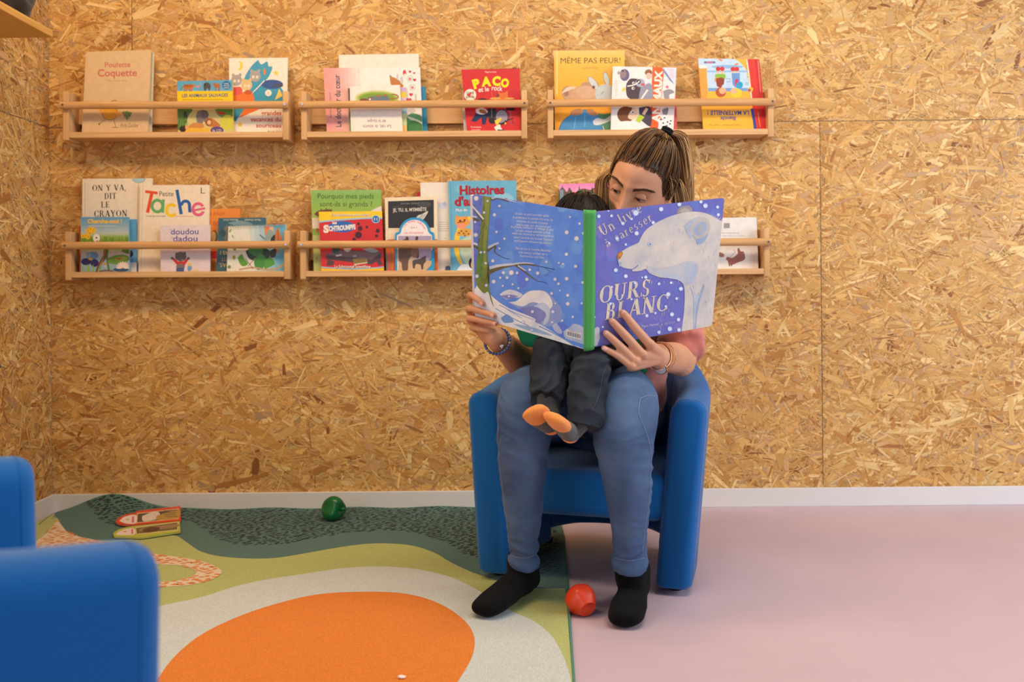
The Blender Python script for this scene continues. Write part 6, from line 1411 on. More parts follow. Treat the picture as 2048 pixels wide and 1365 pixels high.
# ------------------------------------------------------------------ jeans
def jeans_wrinkle(me, legs, amp):
    def fn(c, n):
        f = 0.0
        f += amp * 0.9 * mnoise.noise(Vector((c.x * 9, c.y * 9, c.z * 42 + 4 * mnoise.noise(c * 7))))
        f += amp * 0.5 * mnoise.noise(Vector((c.x * 30, c.y * 30, c.z * 70)))
        return f
    displace(me, fn)
jb = bmesh.new()
for L in (LEGR, LEGL):
    tube(jb, leg_rows(L), seg=32, n=5, cap='flat')
    r = leg_rows(L)[-1]
    p = Vector(r[:3]); q = Vector(leg_rows(L)[-2][:3]); ax = (p - q).normalized()
    a0 = p - ax * 0.019; a1 = p + ax * 0.004
    tube(jb, [(*a0, r[3] + 0.0032, r[4] + 0.0032), (*a1, r[3] + 0.0036, r[4] + 0.0036)], seg=32, n=1, cap='flat')
tube(jb, [(HIP.x - 0.085, HIP.y + 0.01, HIP.z + 0.01, 0.10, 0.10), (HIP.x + 0.085, HIP.y + 0.01, HIP.z + 0.01, 0.10, 0.10)], seg=28, n=3, side=(0, 0, 1))
tube(jb, [(HIP.x, HIP.y, HIP.z, 0.15, 0.105), (HIP.x, HIP.y - 0.02, HIP.z + 0.08, 0.15, 0.10), (0.265, -0.62, 0.49, 0.14, 0.098)], seg=28, n=3)
def jeans_post(me):
    KR_, KL_ = Vector(LEG3R), Vector(LEG3L)
    def fn(c, n):
        w = 0.35
        for k, s_ in ((KR_, 0.10), (KL_, 0.10)): w += 1.0 * math.exp(-((c - k).length / s_) ** 2)
        w += 0.8 * math.exp(-((c.z - 0.135) / 0.035) ** 2)
        f = w * (0.0026 - 0.0120 * abs(mnoise.noise(Vector((c.x * 9 + c.z * 8, c.y * 9, c.z * 34 + 2.5 * mnoise.noise(c * 8))))))
        return f + 0.0006 * mnoise.noise(c * 60)
    displace(me, fn)
LEG3R = Q(1090, 870, 2.36); LEG3L = Q(1295, 880, 2.30)
JEANS = remesh('jeans', jb, 0.0042, DENIM, person, smooth=5, post=jeans_post)
def surf_line(ob, pix, r, name, m, parent, lift=0.0004, dash=None):
    """a thin stitched line following a surface, from photo points"""
    dg_v = [ob.matrix_world @ v.co for v in ob.data.vertices]; t = BVHTree.FromPolygons(dg_v, [tuple(p.vertices) for p in ob.data.polygons])
    pts = []; r *= 0.75
    for u, v in catmull(pix, 8):
        loc, nn, i, d = t.ray_cast(EYE, ray(u, v).normalized())
        if loc is not None: pts.append(loc + nn * lift)
    if len(pts) < 3: return None
    bm = bmesh.new(); tube(bm, [(p.x, p.y, p.z, r, r) for p in pts], seg=6, n=1)
    return bmobj(name, bm, m, parent, smooth=True)
for px in ([(1281, 797), (1278, 828), (1292, 866), (1301, 903), (1300, 960), (1296, 1010), (1289, 1062), (1284, 1110)],
           [(998, 830), (996, 880), (1002, 950), (1010, 1010), (1016, 1060), (1021, 1108)]):
    surf_line(JEANS, px, 0.0011, 'stitched_seam', THREAD, JEANS)
surf_line(JEANS, [(1281, 797), (1296, 792), (1312, 793)], 0.0011, 'stitched_seam', THREAD, JEANS)
surf_line(JEANS, [(1022, 1112), (1048, 1117), (1073, 1110)], 0.0010, 'stitched_seam', THREAD, JEANS)
surf_line(JEANS, [(1230, 1117), (1260, 1122), (1288, 1117)], 0.0010, 'stitched_seam', THREAD, JEANS)
# ------------------------------------------------------------------ socks
for nm, H, T, z0, A_ in (('sock', RH, RT, RZ + 0.003, ANR), ('sock', LH, LT, 0.0025, ANL)):
    bm = bmesh.new(); build_foot(bm, H, T, z0, A_ - Vector((0, 0, 0.028)), 1.02)
    def post(me):
        displace(me, lambda c, n: 0.0016 * mnoise.noise(Vector((c.x * 20, c.y * 20, c.z * 45))))
        zf = z0
        for v in me.vertices: v.co.z = max(v.co.z, (0.0090 if z0 > 0.005 else 0.0008))
    remesh(nm, bm, 0.004, SOCKB, person, smooth=4, post=post)
# ------------------------------------------------------------------ sweatshirt
sb = bmesh.new()
tube(sb, [(0.289, -0.815, 0.862, 0.070, 0.068), (SHC.x, SHC.y, SHC.z, 0.150, 0.085), (0.282, -0.74, 0.68, 0.165, 0.112), (0.272, -0.66, 0.53, 0.158, 0.112), (0.268, -0.63, 0.46, 0.165, 0.115), (0.266, -0.62, 0.425, 0.160, 0.112)], seg=36, n=5)
tube(sb, [(SHC.x - 0.08, SHC.y, SHC.z - 0.02, 0.07, 0.07), (*SH_R, 0.066, 0.066), (*SH_R.lerp(EL_R, .3), 0.062, 0.062), (*SH_R.lerp(EL_R, .55), 0.056, 0.056)], seg=26, n=4)
SLE = SH_L.lerp(EL_L, 0.80)
tube(sb, [(SHC.x + 0.08, SHC.y, SHC.z - 0.02, 0.07, 0.07), (*SH_L, 0.066, 0.066), (*SH_L.lerp(SLE, .6), 0.062, 0.062), (*SLE, 0.057, 0.057)], seg=26, n=4)
# pushed-up cuff: two soft rolls round the arm just above the elbow
def roll(bm, c, ax, R, r):
    ax = ax.normalized(); u_ = ax.orthogonal().normalized(); w_ = ax.cross(u_)
    rows = [(*(c + (u_ * math.cos(t) + w_ * math.sin(t)) * R * (1 + .05 * math.sin(3 * t)) + ax * 0.006 * math.sin(2 * t)), r, r) for t in [2 * PI * k / 24 for k in range(25)]]
    tube(bm, rows, seg=12, n=1)
ax_l = (EL_L - SH_L).normalized(); 
axr = ax_l * 0.75 + (WL - EL_L).normalized() * 0.5; roll(sb, SH_L.lerp(EL_L, 0.86), axr, 0.0475, 0.0150); roll(sb, SH_L.lerp(EL_L, 0.76), ax_l, 0.0500, 0.0160)
def sw_post(me): displace(me, lambda c, n: 0.006 * mnoise.noise(Vector((c.x * 9, c.y * 9, c.z * 20))) + 0.002 * mnoise.noise(c * 40))
remesh('sweatshirt', sb, 0.006, PINK, person, smooth=4, post=sw_post)
# ------------------------------------------------------------------ eyes, lids, brows
EYEW = mat('eye_white', (226, 218, 210), rough=0.2, spec=0.5); IRIS = mat('eye_iris', (62, 38, 24), rough=0.15, spec=0.6)
LASH = mat('lash_hair', (34, 22, 16), rough=0.6); BROW = mat('brow_hair', (92, 64, 44), rough=0.7)
LID = mat('eyelid_skin', (206, 148, 116), rough=0.5, spec=0.35, sss=0.12)
for s_ in (-1, 1):
    ec = Vector((s_ * 0.0305, -0.0735, 0.0)); R_ = 0.0122
    bm = bmesh.new(); vs = sphere(bm, (0, 0, 0), R_, 28, 20)
    gaze = Vector((-0.18, -0.80, -0.52)).normalized()
    for f in bm.faces:
        c = f.calc_center_median().normalized(); f.material_index = 1 if c.dot(gaze) > math.cos(0.48) else 0
    for v in bm.verts: v.co = HC + HM @ (ec + v.co)
    bmobj('eye', bm, [EYEW, IRIS], person, smooth=True)
    for nm, lo, hi in (('upper_eyelid', -0.06, 1.25), ('lower_eyelid', -1.25, -0.70)):
        bm = bmesh.new(); rows_ = []
        for i in range(9):
            el = lo + (hi - lo) * i / 8; row = []
            for j in range(17):
                az = (j / 16 - .5) * 2.5
                droop = (0.16 if nm == 'upper_eyelid' else -0.10) * (abs(az) / 1.25) ** 2 * (1 - i / 8 if nm == 'upper_eyelid' else i / 8)
                e2 = el - droop * (1 if nm == 'upper_eyelid' else 1) 
                rr = R_ + 0.0011
                row.append(bm.verts.new(HC + HM @ (ec + Vector((math.sin(az) * math.cos(e2) * rr * 1.12, -math.cos(az) * math.cos(e2) * rr, math.sin(e2) * rr)))))
            rows_.append(row)
        for i in range(8):
            for j in range(16): bm.faces.new((rows_[i][j], rows_[i][j + 1], rows_[i + 1][j + 1], rows_[i + 1][j]))
        edge = [v.co.copy() for v in rows_[0 if nm == 'upper_eyelid' else -1]]
        o = bmobj(nm, bm, LID, person, smooth=True)
        so = o.modifiers.new('t', 'SOLIDIFY'); so.thickness = 0.0010; so.offset = 0; bake(o); shade(o)
        if nm == 'upper_eyelid':
            lb = bmesh.new()
            tube(lb, [(p.x, p.y, p.z, 0.0008, 0.0008) for p in edge], seg=6, n=1)
            for j in range(2, 16):
                p = edge[j]; out = HM @ Vector((s_ * 0.25 + (j / 16 - .5) * 0.8, -0.8, -0.42)); out.normalize(); tip = p + out * (0.0075 + 0.002 * (1 if s_ * (j - 8) > 0 else 0)) ; up_ = HM @ Vector((0, -0.2, 1))
                tube(lb, [(*p, 0.00040, 0.00040), (*(p.lerp(tip, .6) - up_ * 0.0006), 0.00030, 0.00030), (*(tip + up_ * 0.0006), 0.00012, 0.00012)], seg=5, n=2)
            bmobj('eyelashes', lb, LASH, o, smooth=True)
    # brow: short hairs laid along an arch
    bvt = BVHTree.FromPolygons([v.co for v in BODY.data.vertices], [tuple(p.vertices) for p in BODY.data.polygons])
    bb = bmesh.new(); rr = random.Random(3)
    for k in range(230):
        t = rr.random(); x = s_ * (0.0125 + 0.041 * t); z = 0.0165 + 0.0085 * math.sin(min(1, t / .72) * PI / 2) - 0.010 * max(0, t - .6) ** 1.0 + rr.uniform(-1, 1) * 0.0040 * (1 - t * .60)
        o0 = HC + HM @ Vector((x, -0.2, z)); hit = bvt.ray_cast(o0, HM @ Vector((0, 1, 0)))
        if hit[0] is None: continue
        p = hit[0] + hit[1] * 0.0004; dv = HM @ Vector((s_ * 1.0, 0.15, 0.75 - 1.15 * t)); dv.normalize()
        q = p + dv * 0.0065 + hit[1] * 0.0006
        tube(bb, [(*p, 0.00042, 0.00042), (*q, 0.00022, 0.00022)], seg=4, n=1)
    bmobj('eyebrow', bb, BROW, person)
# ------------------------------------------------------------------ hair
def hair_mat():
    m = bpy.data.materials.new('brown_hair'); m.use_nodes = True; nt = m.node_tree; b = nt.nodes['Principled BSDF']
    b.inputs['Roughness'].default_value = 0.42; b.inputs['Specular IOR Level'].default_value = 0.4
    at = nt.nodes.new('ShaderNodeAttribute'); at.attribute_name = 'Col'; nt.links.new(at.outputs['Color'], b.inputs['Base Color']); return m
HAIR = hair_mat()
hb = bmesh.new(); hcol = hb.loops.layers.float_color.new('Col')
hr = random.Random(17)
def strand(pts, r, rgb):
    """one lock of a few hairs, three-sided and tapering"""
    c = lin(rgb); prev = None; n_ = len(pts)
    for i, p in enumerate(pts):
        t = (pts[min(i + 1, n_ - 1)] - pts[max(i - 1, 0)]).normalized(); a = t.orthogonal().normalized(); b = t.cross(a); rr = r * (1 if i < n_ - 1 else 0.3)
        ring = [hb.verts.new(p + (a * math.cos(q) + b * math.sin(q)) * rr) for q in (0, 2.094, 4.189)]
        if prev:
            for k in range(3):
                f = hb.faces.new((prev[k], prev[(k + 1) % 3], ring[(k + 1) % 3], ring[k])); f.smooth = True
                for l in f.loops: l[hcol] = c
        prev = ring
HCOLS = [(78, 50, 28), (94, 62, 34), (120, 82, 44), (66, 42, 25), (146, 102, 54), (58, 38, 24), (172, 122, 64), (104, 70, 38)]
BLOND = [(196, 150, 92), (176, 128, 76), (206, 166, 112), (156, 110, 64), (130, 90, 52), (112, 76, 42)]
TIE = Vector((0.014, 0.047, 0.128))
def hairline(d):
    """is this direction on the hairy part of the head?"""
    p = head_surface(d)
    if p.y < 0.004 - 0.0:
        lim = 0.076 - 5.2 * p.x * p.x - 0.0 if abs(p.x) < 0.058 else 0.0645 - (abs(p.x) - 0.058) * 3.2
        return p.z > lim - max(0, p.y + 0.05) * 0.9
    if p.y < 0.03: return p.z > -0.03 or p.y > 0.018
    return p.z > -0.085
def scalp(d, lift): 
    p = head_surface(d); return p + p.normalized() * lift
td = Vector((TIE.x / 0.0735, TIE.y / 0.0955, TIE.z / 0.125)).normalized()
# dense cap so no scalp shows through
cap = bmesh.new(); cc = cap.loops.layers.float_color.new('Col')
gg = bmesh.ops.create_uvsphere(cap, u_segments=90, v_segments=70, radius=1.0)
kill = [v for v in cap.verts if not hairline(v.co.normalized())]
bmesh.ops.delete(cap, geom=kill, context='VERTS')
for v in cap.verts: v.co = HC + HM @ scalp(v.co.normalized(), 0.0034)
for f in cap.faces:
    for l in f.loops: l[cc] = lin((58, 40, 28))
capo = bmobj('scalp_hair', cap, HAIR, None, smooth=True)
n_try = 0; made = 0
while made < 2300 and n_try < 40000:
    n_try += 1
    d = Vector((hr.gauss(0, 1), hr.gauss(0, 1), hr.gauss(0, 1))).normalized()
    if not hairline(d): continue
    if d.z < -0.25 and hr.random() < 0.6: continue
    made += 1; pts = []; m_ = 9; l0 = hr.uniform(0.003, 0.0065)
    sp_ = Vector((hr.gauss(0, .03), hr.gauss(0, .03), hr.gauss(0, .02)))
    ang = math.acos(max(-1, min(1, d.dot(td))))
    for i in range(m_ + 1):
        t = i / m_; dd = (d * (1 - t) + (td + sp_) * t).normalized()
        lift = l0 + 0.019 * math.sin(min(1, t * 1.25) * PI * 0.5) * (1 - 0.35 * max(0, t - .6) / .4) * min(1, ang) * 0.8
        p = scalp(dd, lift)
        if t > .75:
            p = p.lerp(TIE + Vector((hr.gauss(0, .003), hr.gauss(0, .003), hr.gauss(0, .002))), (t - .75) / .25 * .85)
        pts.append(HC + HM @ p)
    streak = mnoise.noise(d * 5.5)
    pal = HCOLS if streak < 0.22 else HCOLS + BLOND[1:4]
    strand(pts, hr.uniform(0.0006, 0.0012), hr.choice(pal))
# fine short hairs along the hairline
made = 0
for _ in range(60000):
    d = Vector((hr.gauss(0, 1), -abs(hr.gauss(0, 1)) * 0.8, abs(hr.gauss(0, 1)))).normalized()
    d2 = (d * 0.955 + td * 0.045).normalized()
    if hairline(d) or not hairline(d2): continue
    made += 1
    if made > 420: break
    pts = [HC + HM @ scalp((d * (1 - t) + td * t).normalized(), 0.0006 + 0.010 * t) for t in (0, .06, .13, .22, .32)]
    strand(pts, hr.uniform(0.0004, 0.0008), hr.choice(HCOLS))
# ponytail
T0 = HC + HM @ (TIE + Vector((0, 0, 0.002)))
PT = [T0, Q(1340, 266, 2.475), Q(1355, 278, 2.51), Q(1364, 318, 2.53), Q(1368, 372, 2.54), Q(1366, 440, 2.55), Q(1362, 520, 2.55)]
for k in range(620):
    ph = hr.uniform(0, 2 * PI); rad = math.sqrt(hr.random()); pts = []
    spread = [0.007, 0.020, 0.028, 0.030, 0.029, 0.027, 0.022]
    for (p, sp_) in zip(PT, spread):
        pts.append(p + Vector((math.cos(ph) * sp_ * rad * 0.85, math.sin(ph) * sp_ * rad, math.sin(ph * 2 + 1) * sp_ * rad * 0.35)) + Vector((hr.gauss(0, .0012), hr.gauss(0, .0012), 0)))
    cut = hr.choice((5, 6, 7, 7)); pp_ = [Vector(q) for q in catmull(pts[:cut], 4)]
    strand(pp_, hr.uniform(0.0007, 0.0013), hr.choice(BLOND + HCOLS[2:3]))
# loose hair down both sides of the neck
for (A0, spread, cnt, pal) in (([hw(-0.060, 0.045, 0.03), Q(1209, 352, 2.50), Q(1203, 385, 2.50), Q(1204, 430, 2.50), Q(1212, 500, 2.52)], (0.012, 0.014, 0.015, 0.016, 0.014), 200, BLOND),
                              ([hw(0.064, 0.045, 0.03), Q(1352, 370, 2.50), Q(1360, 410, 2.50), Q(1366, 470, 2.52), Q(1362, 560, 2.56)], (0.010, 0.018, 0.020, 0.020, 0.016), 240, BLOND + HCOLS[:4]),
                              ([hw(0.0, 0.085, 0.0), hw(0.0, 0.085, -0.05) , Q(1290, 470, 2.60), Q(1290, 560, 2.66)], (0.05, 0.055, 0.06, 0.06), 260, HCOLS + BLOND[2:5])):
    for k in range(cnt):
        ph = hr.uniform(0, 2 * PI); rad = math.sqrt(hr.random()); wv = hr.gauss(0, .002)
        pts = [p + Vector((math.cos(ph) * sp_ * rad, math.sin(ph) * sp_ * rad * 0.8, 0)) + Vector((wv * i, wv, 0)) for i, (p, sp_) in enumerate(zip(A0, spread))]
        strand([Vector(q) for q in catmull(pts[:hr.choice((4, 5, 5))], 4)], hr.uniform(0.0006, 0.0012), hr.choice(pal))
# a few flyaway strands and baby hairs at the temples
for k in range(40):
    s_ = hr.choice((-1, 1)); a = hw(s_ * 0.066, -0.01 + hr.uniform(-.02, .02), 0.04 + hr.uniform(-.03, .03)); dv = HM @ Vector((s_ * hr.uniform(.4, 1), hr.uniform(-.6, .3), hr.uniform(-1.2, .5)))
    strand([a, a + dv * 0.012, a + dv * 0.024 + Vector((0, 0, -0.004)), a + dv * 0.034 + Vector((0, 0, -0.012))], 0.0003, hr.choice(BLOND))
hair = bmobj('hair', hb, HAIR, person, recalc=False)
capo.parent = hair
bm = bmesh.new(); ta = (HM @ Vector((0.06, 0.55, 0.83))).normalized()
u_ = ta.orthogonal().normalized(); w_ = ta.cross(u_)
for k in range(2):
    c0 = T0 + ta * (0.003 + 0.006 * k)
    tube(bm, [(*(c0 + (u_ * math.cos(t) + w_ * math.sin(t)) * 0.0115), 0.0040, 0.0040) for t in [2 * PI * q / 20 for q in range(21)]], seg=10, n=1)
bmobj('hair_tie', bm, mat('black_hair_tie', (12, 12, 13), rough=0.9), person, smooth=True)
# ------------------------------------------------------------------ bracelet, watch, bangle
BEADB = mat('blue_bead', (86, 104, 152), rough=0.2, spec=0.6, noise=0.3, nscale=60); BEADG = mat('grey_bead', (150, 140, 128), rough=0.3); SILV = mat('silver', (205, 205, 200), rough=0.25, metal=1.0)
GOLD = mat('rose_gold', (226, 170, 128), rough=0.25, metal=1.0)
fd = (EL_R - WR).normalized(); bc = WR + fd * 0.018; u_ = fd.orthogonal().normalized(); w_ = fd.cross(u_)
br = empty('bracelet', bc); br.parent = person
for k in range(26):
    t = 2 * PI * k / 26; c = (u_ * math.cos(t) * 0.0320 + w_ * math.sin(t) * 0.0320) + Vector((0, 0, -0.004))
    bm = bmesh.new(); sphere(bm, c, 0.0042, 12, 8); bmobj('bead', bm, BEADG if k % 9 == 4 else BEADB, br, smooth=True)
bm = bmesh.new(); pd = Q(1004, 694, 2.41) - bc
sphere(bm, pd + Vector((-0.002, 0, 0.0015)), (0.0036, 0.0016, 0.0036), 12, 8); sphere(bm, pd + Vector((0.002, 0, 0.0015)), (0.0036, 0.0016, 0.0036), 12, 8); sphere(bm, pd + Vector((0, 0, -0.002)), (0.0028, 0.0015, 0.0034), 12, 8)
bmobj('heart_charm', bm, SILV, br, smooth=True)
fd = (EL_L - WL).normalized(); wc = WL + fd * 0.010; u_ = (Vector((-0.25, 0.0, -1.0)) - fd * Vector((-0.25, 0.0, -1.0)).dot(fd)).normalized(); w_ = fd.cross(u_)
wt = empty('wristwatch', wc); wt.parent = person
bm = bmesh.new()
for k in range(40):
    for sgn in (0,):
        pass
ringv = [[bm.verts.new((u_ * math.cos(t) * rr + w_ * math.sin(t) * (rr - 0.001)) + fd * o) for o, rr in ((-0.006, 0.0315), (0.006, 0.0325), (0.006, 0.0340), (-0.006, 0.0330))] for t in [2 * PI * k / 44 for k in range(44)]]
for k in range(44):
    a, b = ringv[k], ringv[(k + 1) % 44]
    for j in range(4): bm.faces.new((a[j], b[j], b[(j + 1) % 4], a[(j + 1) % 4]))
bmobj('strap', bm, GOLD, wt)
Mw = Matrix.Translation(u_ * 0.0300 + Vector((0.0095, -0.006, 0.002))) @ (u_ * 0.55 + Vector((-0.3, -0.8, 0.05))).to_track_quat('Z', 'Y').to_matrix().to_4x4()
bm = bmesh.new(); bmesh.ops.create_cone(bm, cap_ends=True, segments=32, radius1=0.0175, radius2=0.0165, depth=0.007, matrix=Mw); bmobj('watch_case', bm, GOLD, wt)
bm = bmesh.new(); bmesh.ops.create_cone(bm, cap_ends=True, segments=32, radius1=0.0140, radius2=0.0138, depth=0.001, matrix=Mw @ Matrix.Translation((0, 0, 0.0038)))
for a, l in ((0.4, 0.008), (2.4, 0.006)): box(bm, 0, l, -0.0004, 0.0004, 0.0042, 0.0046, mi=1, M=Mw @ Matrix.Rotation(a, 4, 'Z'))
for k in range(12): box(bm, 0.0105, 0.012, -0.0004, 0.0004, 0.0042, 0.0046, mi=1, M=Mw @ Matrix.Rotation(k * PI / 6, 4, 'Z'))
bmobj('dial', bm, [mat('watch_dial', (226, 220, 224), rough=0.2), GOLD], wt)
bm = bmesh.new(); c1 = fd * 0.020
tube(bm, [(*(c1 + (u_ * math.cos(t) + w_ * math.sin(t)) * 0.0345 + fd * 0.004 * math.cos(t + 1)), 0.0009, 0.0009) for t in [2 * PI * k / 36 for k in range(37)]], seg=6, n=1)
bmobj('gold_bangle', bm, GOLD, wt, smooth=True)
# ================================================================== the child on her lap
kid = empty('person', (0, 0, 0), label='person, small and dark-haired, in dark jeans and orange-toed socks, sitting on a lap', cat='person')
person['group'] = kid['group'] = 'people sharing the armchair'
kb = bmesh.new()
KHC = Q(1163, 462, 2.44)
g = bmesh.ops.create_uvsphere(kb, u_segments=70, v_segments=50, radius=1.0)
KM = Matrix.Rotation(math.radians(28), 3, 'X')
def kid_head(d):
    p = Vector((d.x * 0.068, d.y * 0.080, d.z * 0.086))
    if d.z < 0: p.x *= 1 - 0.22 * (-d.z) ** 1.5
    if d.z < 0 and d.y > 0: p.y *= 1 - 0.4 * (-d.z)
    if d.y < 0:
        p.y -= 0.008 * gs(p.x, p.z, 0, -0.024, 0.009, 0.012) + 0.006 * gs(p.x, p.z, 0.03, -0.03, 0.02, 0.02) + 0.006 * gs(p.x, p.z, -0.03, -0.03, 0.02, 0.02) - 0.005 * gs(p.x, p.z, .025, -.004, .014, .01) - 0.005 * gs(p.x, p.z, -.025, -.004, .014, .01)
        p.y -= 0.004 * gs(p.x, p.z, 0, -0.050, 0.014, 0.006) + 0.005 * gs(p.x, p.z, 0, -0.074, 0.014, 0.01)
    return p
for v in g['verts']: v.co = KHC + KM @ kid_head(v.co.normalized())
for s_ in (-1, 1): sphere(kb, KHC + KM @ Vector((s_ * 0.069, 0.008, -0.012)), (0.008, 0.014, 0.022), 14, 10)
kneck = KHC + KM @ Vector((0, 0.03, -0.065)); KS = Vector((0.165, -0.945, 0.765)); KH = Vector((0.190, -0.860, 0.580))
tube(kb, [(*kneck, 0.036, 0.036), (KS.x, KS.y, KS.z + 0.03, 0.042, 0.042), (*KS, 0.078, 0.050), (*KS.lerp(KH, .5), 0.085, 0.066), (*KH, 0.082, 0.066)], seg=22, n=4)
KLR = [(1150, 712, 2.50, 48), (1112, 702, 2.38, 42), (1100, 718, 2.31, 39), (1098, 760, 2.265, 36), (1092, 800, 2.23, 31)]
KLL = [(1225, 716, 2.50, 50), (1196, 704, 2.36, 44), (1184, 730, 2.27, 40), (1174, 785, 2.22, 38), (1173, 830, 2.20, 35), (1168, 852, 2.195, 32)]
for L in (KLR, KLL): tube(kb, [qr(u, v, d, r * .62) for u, v, d, r in L[:-1]], seg=16, n=3)
KE_R, KE_L = Q(1062, 668, 2.47), Q(1276, 668, 2.43)
KS_R, KS_L = KS + Vector((-0.085, 0, -0.01)), KS + Vector((0.085, 0, -0.01))
KW_R, KW_L = Q(1120, 640, 2.38), Q(1225, 645, 2.38)
for a, e, w in ((KS_R, KE_R, KW_R), (KS_L, KE_L, KW_L)):
    tube(kb, [(*a, 0.030, 0.030), (*e, 0.026, 0.026), (*e.lerp(w, .8), 0.021, 0.021), (*w, 0.018, 0.020)], seg=14, n=4)
    hd = (w - e).normalized(); up_ = Vector((0, 0, 1)); sd_ = hd.cross(up_).normalized()
    tube(kb, [(*w, 0.018, 0.014), (*(w + hd * 0.03), 0.024, 0.013)], seg=12, n=2, side=up_)
    for k in range(4):
        b0 = w + hd * 0.036 + up_ * (0.016 - k * 0.0105); tube(kb, [(*b0, 0.0055, 0.0055), (*(b0 + hd * 0.018 - sd_ * 0.003), 0.005, 0.005), (*(b0 + hd * (0.030 - 0.004 * abs(k - 1)) - sd_ * 0.009), 0.0045, 0.0045)], seg=8, n=2)
    tube(kb, [(*(w + hd * 0.012 + up_ * 0.014), 0.0062, 0.0062), (*(w + hd * 0.026 + up_ * 0.030), 0.0056, 0.0056), (*(w + hd * 0.036 + up_ * 0.034), 0.005, 0.005)], seg=8, n=2)
KSKIN = mat('child_skin', (206, 152, 118), rough=0.5, spec=0.35, noise=0.04, nscale=25, sss=0.12)
# feet: heel and toe centres
KF = [((1103, 852, 2.225), (1083, 838, 2.165), (1067, 824, 2.115), (0.94, 0.10, 0.33)), ((1141, 868, 2.200), (1124, 853, 2.140), (1108, 838, 2.085), (0.85, 0.10, -0.50))]
def kfoot(bm, spec, k, ank):
    h, m_, t, sd_ = spec; h, m_, t = Q(*h), Q(*m_), Q(*t)
    tube(bm, [(*h, 0.0225 * k, 0.022 * k), (*h.lerp(m_, .5), 0.024 * k, 0.020 * k), (*m_, 0.026 * k, 0.0175 * k), (*m_.lerp(t, .6), 0.0285 * k, 0.0155 * k), (*t, 0.0270 * k, 0.0125 * k)], seg=22, n=4, side=sd_)
    a = Q(*ank); tube(bm, [(*h.lerp(a, .12), 0.022 * k, 0.022 * k), (*h.lerp(a, .6), 0.0255 * k, 0.0255 * k), (*a, 0.027 * k, 0.027 * k)], seg=18, n=3)
KA_ = [(1095, 788, 2.242), (1172, 826, 2.205)]
for sp_, a in zip(KF, KA_): kfoot(kb, sp_, .86, a)
remesh('body', kb, 0.0034, KSKIN, kid, smooth=3)
GREY = mat('grey_child_sock', (82, 80, 80), rough=0.95, noise=0.12, nscale=300, bump=0.4, bscale=900, sheen=0.2)
ORNG = mat('orange_sock_toe', (240, 148, 70), rough=0.95, noise=0.08, nscale=200, bump=0.4, bscale=900, sheen=0.2)
for sp_, a in zip(KF, KA_):
    bm = bmesh.new(); kfoot(bm, sp_, 1.0, a)
    o = remesh('sock', bm, 0.0022, GREY, kid, smooth=3, post=lambda me: displace(me, lambda c, n: 0.0008 * mnoise.noise(c * 60)))
    o.data.materials.append(ORNG)
    h, t = Q(*sp_[0]), Q(*sp_[2]); ax = (t - h); Ln = ax.length; ax.normalize(); sv = Vector(sp_[3]).normalized(); nv = ax.cross(sv).normalized()
    an = (Q(*a) - h).normalized()
    for p in o.data.polygons:
        c = p.center; s1 = (c - h).dot(ax) / Ln
        heel = (c - (h - an * 0.012 - ax * 0.004)).length < 0.0245
        if s1 > 0.70 + 0.05 * math.sin((c - h).dot(sv) * 60) or heel: p.material_index = 1
# jeans
kj = bmesh.new()
for L in (KLR, KLL):
    tube(kj, [qr(u, v, d, r) for u, v, d, r in L], seg=26, n=5, cap='flat')
    r = qr(*L[-1]); q = qr(*L[-2]); p = Vector(r[:3]); ax = (p - Vector(q[:3])).normalized(); a0 = p - ax * 0.016; a1 = p + ax * 0.004
    tube(kj, [(*a0, r[3] + 0.003, r[4] + 0.003), (*a1, r[3] + 0.0034, r[4] + 0.0034)], seg=26, n=1, cap='flat')
tube(kj, [(KH.x - 0.045, KH.y, KH.z, 0.066, 0.064), (KH.x + 0.045, KH.y, KH.z, 0.066, 0.064)], seg=22, n=2, side=(0, 0, 1))
def kj_post(me):
    displace(me, lambda c, n: 0.004 - 0.016 * abs(mnoise.noise(Vector((c.x * 9 + c.z * 12, c.y * 10, c.z * 26 - c.x * 14 + 2 * mnoise.noise(c * 10))))) + 0.0024 * mnoise.noise(Vector((c.x * 50, c.y * 30, c.z * 70))))
KJ = remesh('jeans', kj, 0.0034, DENIMD, kid, smooth=3, post=kj_post)
KTH = mat('dark_denim_seam', (66, 70, 82), rough=0.9)
surf_line(KJ, [(1217, 722), (1205, 752), (1198, 790), (1184, 822)], 0.0010, 'stitched_seam', KTH, KJ)
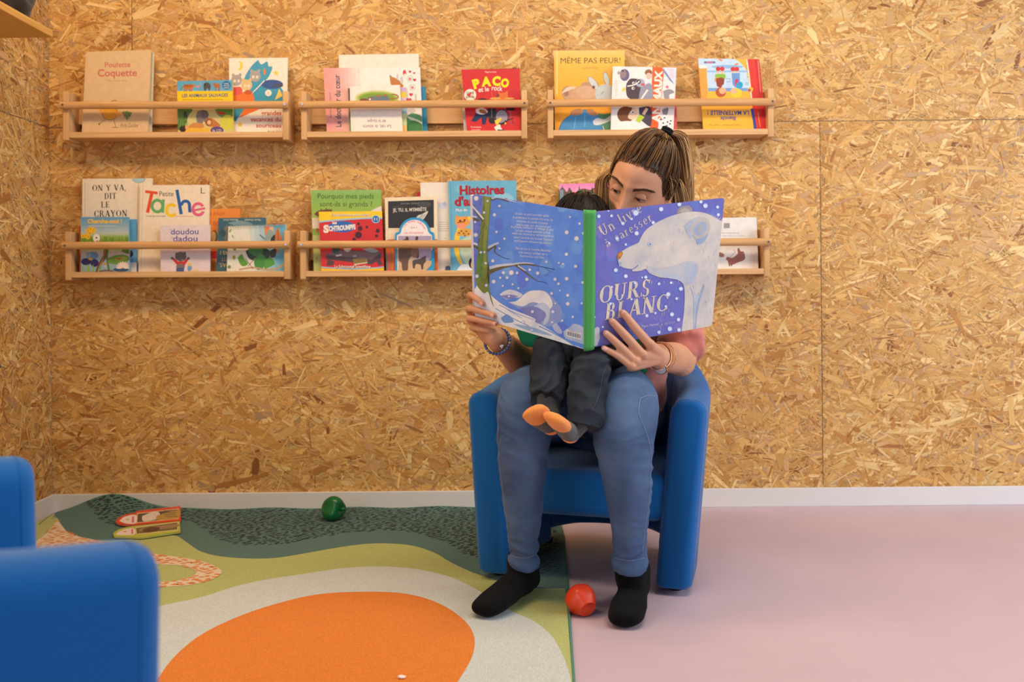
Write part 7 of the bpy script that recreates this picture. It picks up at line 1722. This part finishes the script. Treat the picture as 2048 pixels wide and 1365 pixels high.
# shirt
ks = bmesh.new()
tube(ks, [(KS.x, KS.y, KS.z + 0.028, 0.050, 0.046), (*KS, 0.092, 0.060), (*KS.lerp(KH, .5), 0.098, 0.078), (*KS.lerp(KH, .85), 0.102, 0.082), (*KS.lerp(KH, 1.08), 0.112, 0.080)], seg=28, n=4)
for a, e, w in ((KS_R, KE_R, KW_R), (KS_L, KE_L, KW_L)):
    tube(ks, [(*a, 0.042, 0.042), (*a.lerp(e, .6), 0.038, 0.038), (*e, 0.0345, 0.0345), (*e.lerp(w, .55), 0.030, 0.030)], seg=20, n=4)
hp = Q(1278, 742, 2.50); tube(ks, [(*Q(1262, 700, 2.50), 0.028, 0.02), (*hp, 0.020, 0.014)], seg=14, n=3)
remesh('shirt', ks, 0.0045, GREEN, kid, smooth=3, post=lambda me: displace(me, lambda c, n: 0.005 * mnoise.noise(Vector((c.x * 16, c.y * 16, c.z * 24)))))
# hair
KHAIR = mat('dark_brown_hair', (24, 16, 13), rough=0.5, spec=0.25, noise=0.3, nscale=120, bump=0.4, bscale=300)
kh = bmesh.new(); r2 = random.Random(9)
gg = bmesh.ops.create_uvsphere(kh, u_segments=60, v_segments=44, radius=1.0)
bmesh.ops.delete(kh, geom=[v for v in kh.verts if (v.co.normalized().y < -0.35 and v.co.normalized().z < 0.42) or v.co.normalized().z < -0.35], context='VERTS')
for v in kh.verts: d = v.co.normalized(); v.co = KHC + KM @ (kid_head(d) * 1.075 + Vector((0, 0, 0.002)))
for k in range(900):
    d = Vector((r2.gauss(0, 1), r2.gauss(0, 1), r2.gauss(0, 1))).normalized()
    if (d.y < -0.3 and d.z < 0.4) or d.z < -0.1: continue
    pts = []
    cr = Vector((0.1, 0.35, 0.93)).normalized(); ax = cr.cross(d)
    if ax.length < 0.05: continue
    ax.normalize()
    for i in range(6):
        dd = Matrix.Rotation(i * 0.10, 3, ax) @ d; pts.append(KHC + KM @ (kid_head(dd) * 1.075 + dd * (0.0035 + 0.003 * math.sin(i * .6)) + Vector((0, 0, 0.002))))
    prev = None
    for i, p in enumerate(pts):
        t = (pts[min(i + 1, 5)] - pts[max(i - 1, 0)]).normalized(); a = t.orthogonal().normalized(); b = t.cross(a); rr = 0.0011 * (1 if i < 5 else .3)
        ring = [kh.verts.new(p + (a * math.cos(q) + b * math.sin(q)) * rr) for q in (0, 2.094, 4.189)]
        if prev:
            for j in range(3): kh.faces.new((prev[j], prev[(j + 1) % 3], ring[(j + 1) % 3], ring[j]))
        prev = ring
bmobj('hair', kh, KHAIR, kid, smooth=True, recalc=False)
for s_ in (-1, 1):
    bm = bmesh.new(); sphere(bm, KHC + KM @ Vector((s_ * 0.025, -0.0715, -0.004)), 0.0095, 16, 12); bmobj('eye', bm, [IRIS], kid, smooth=True)
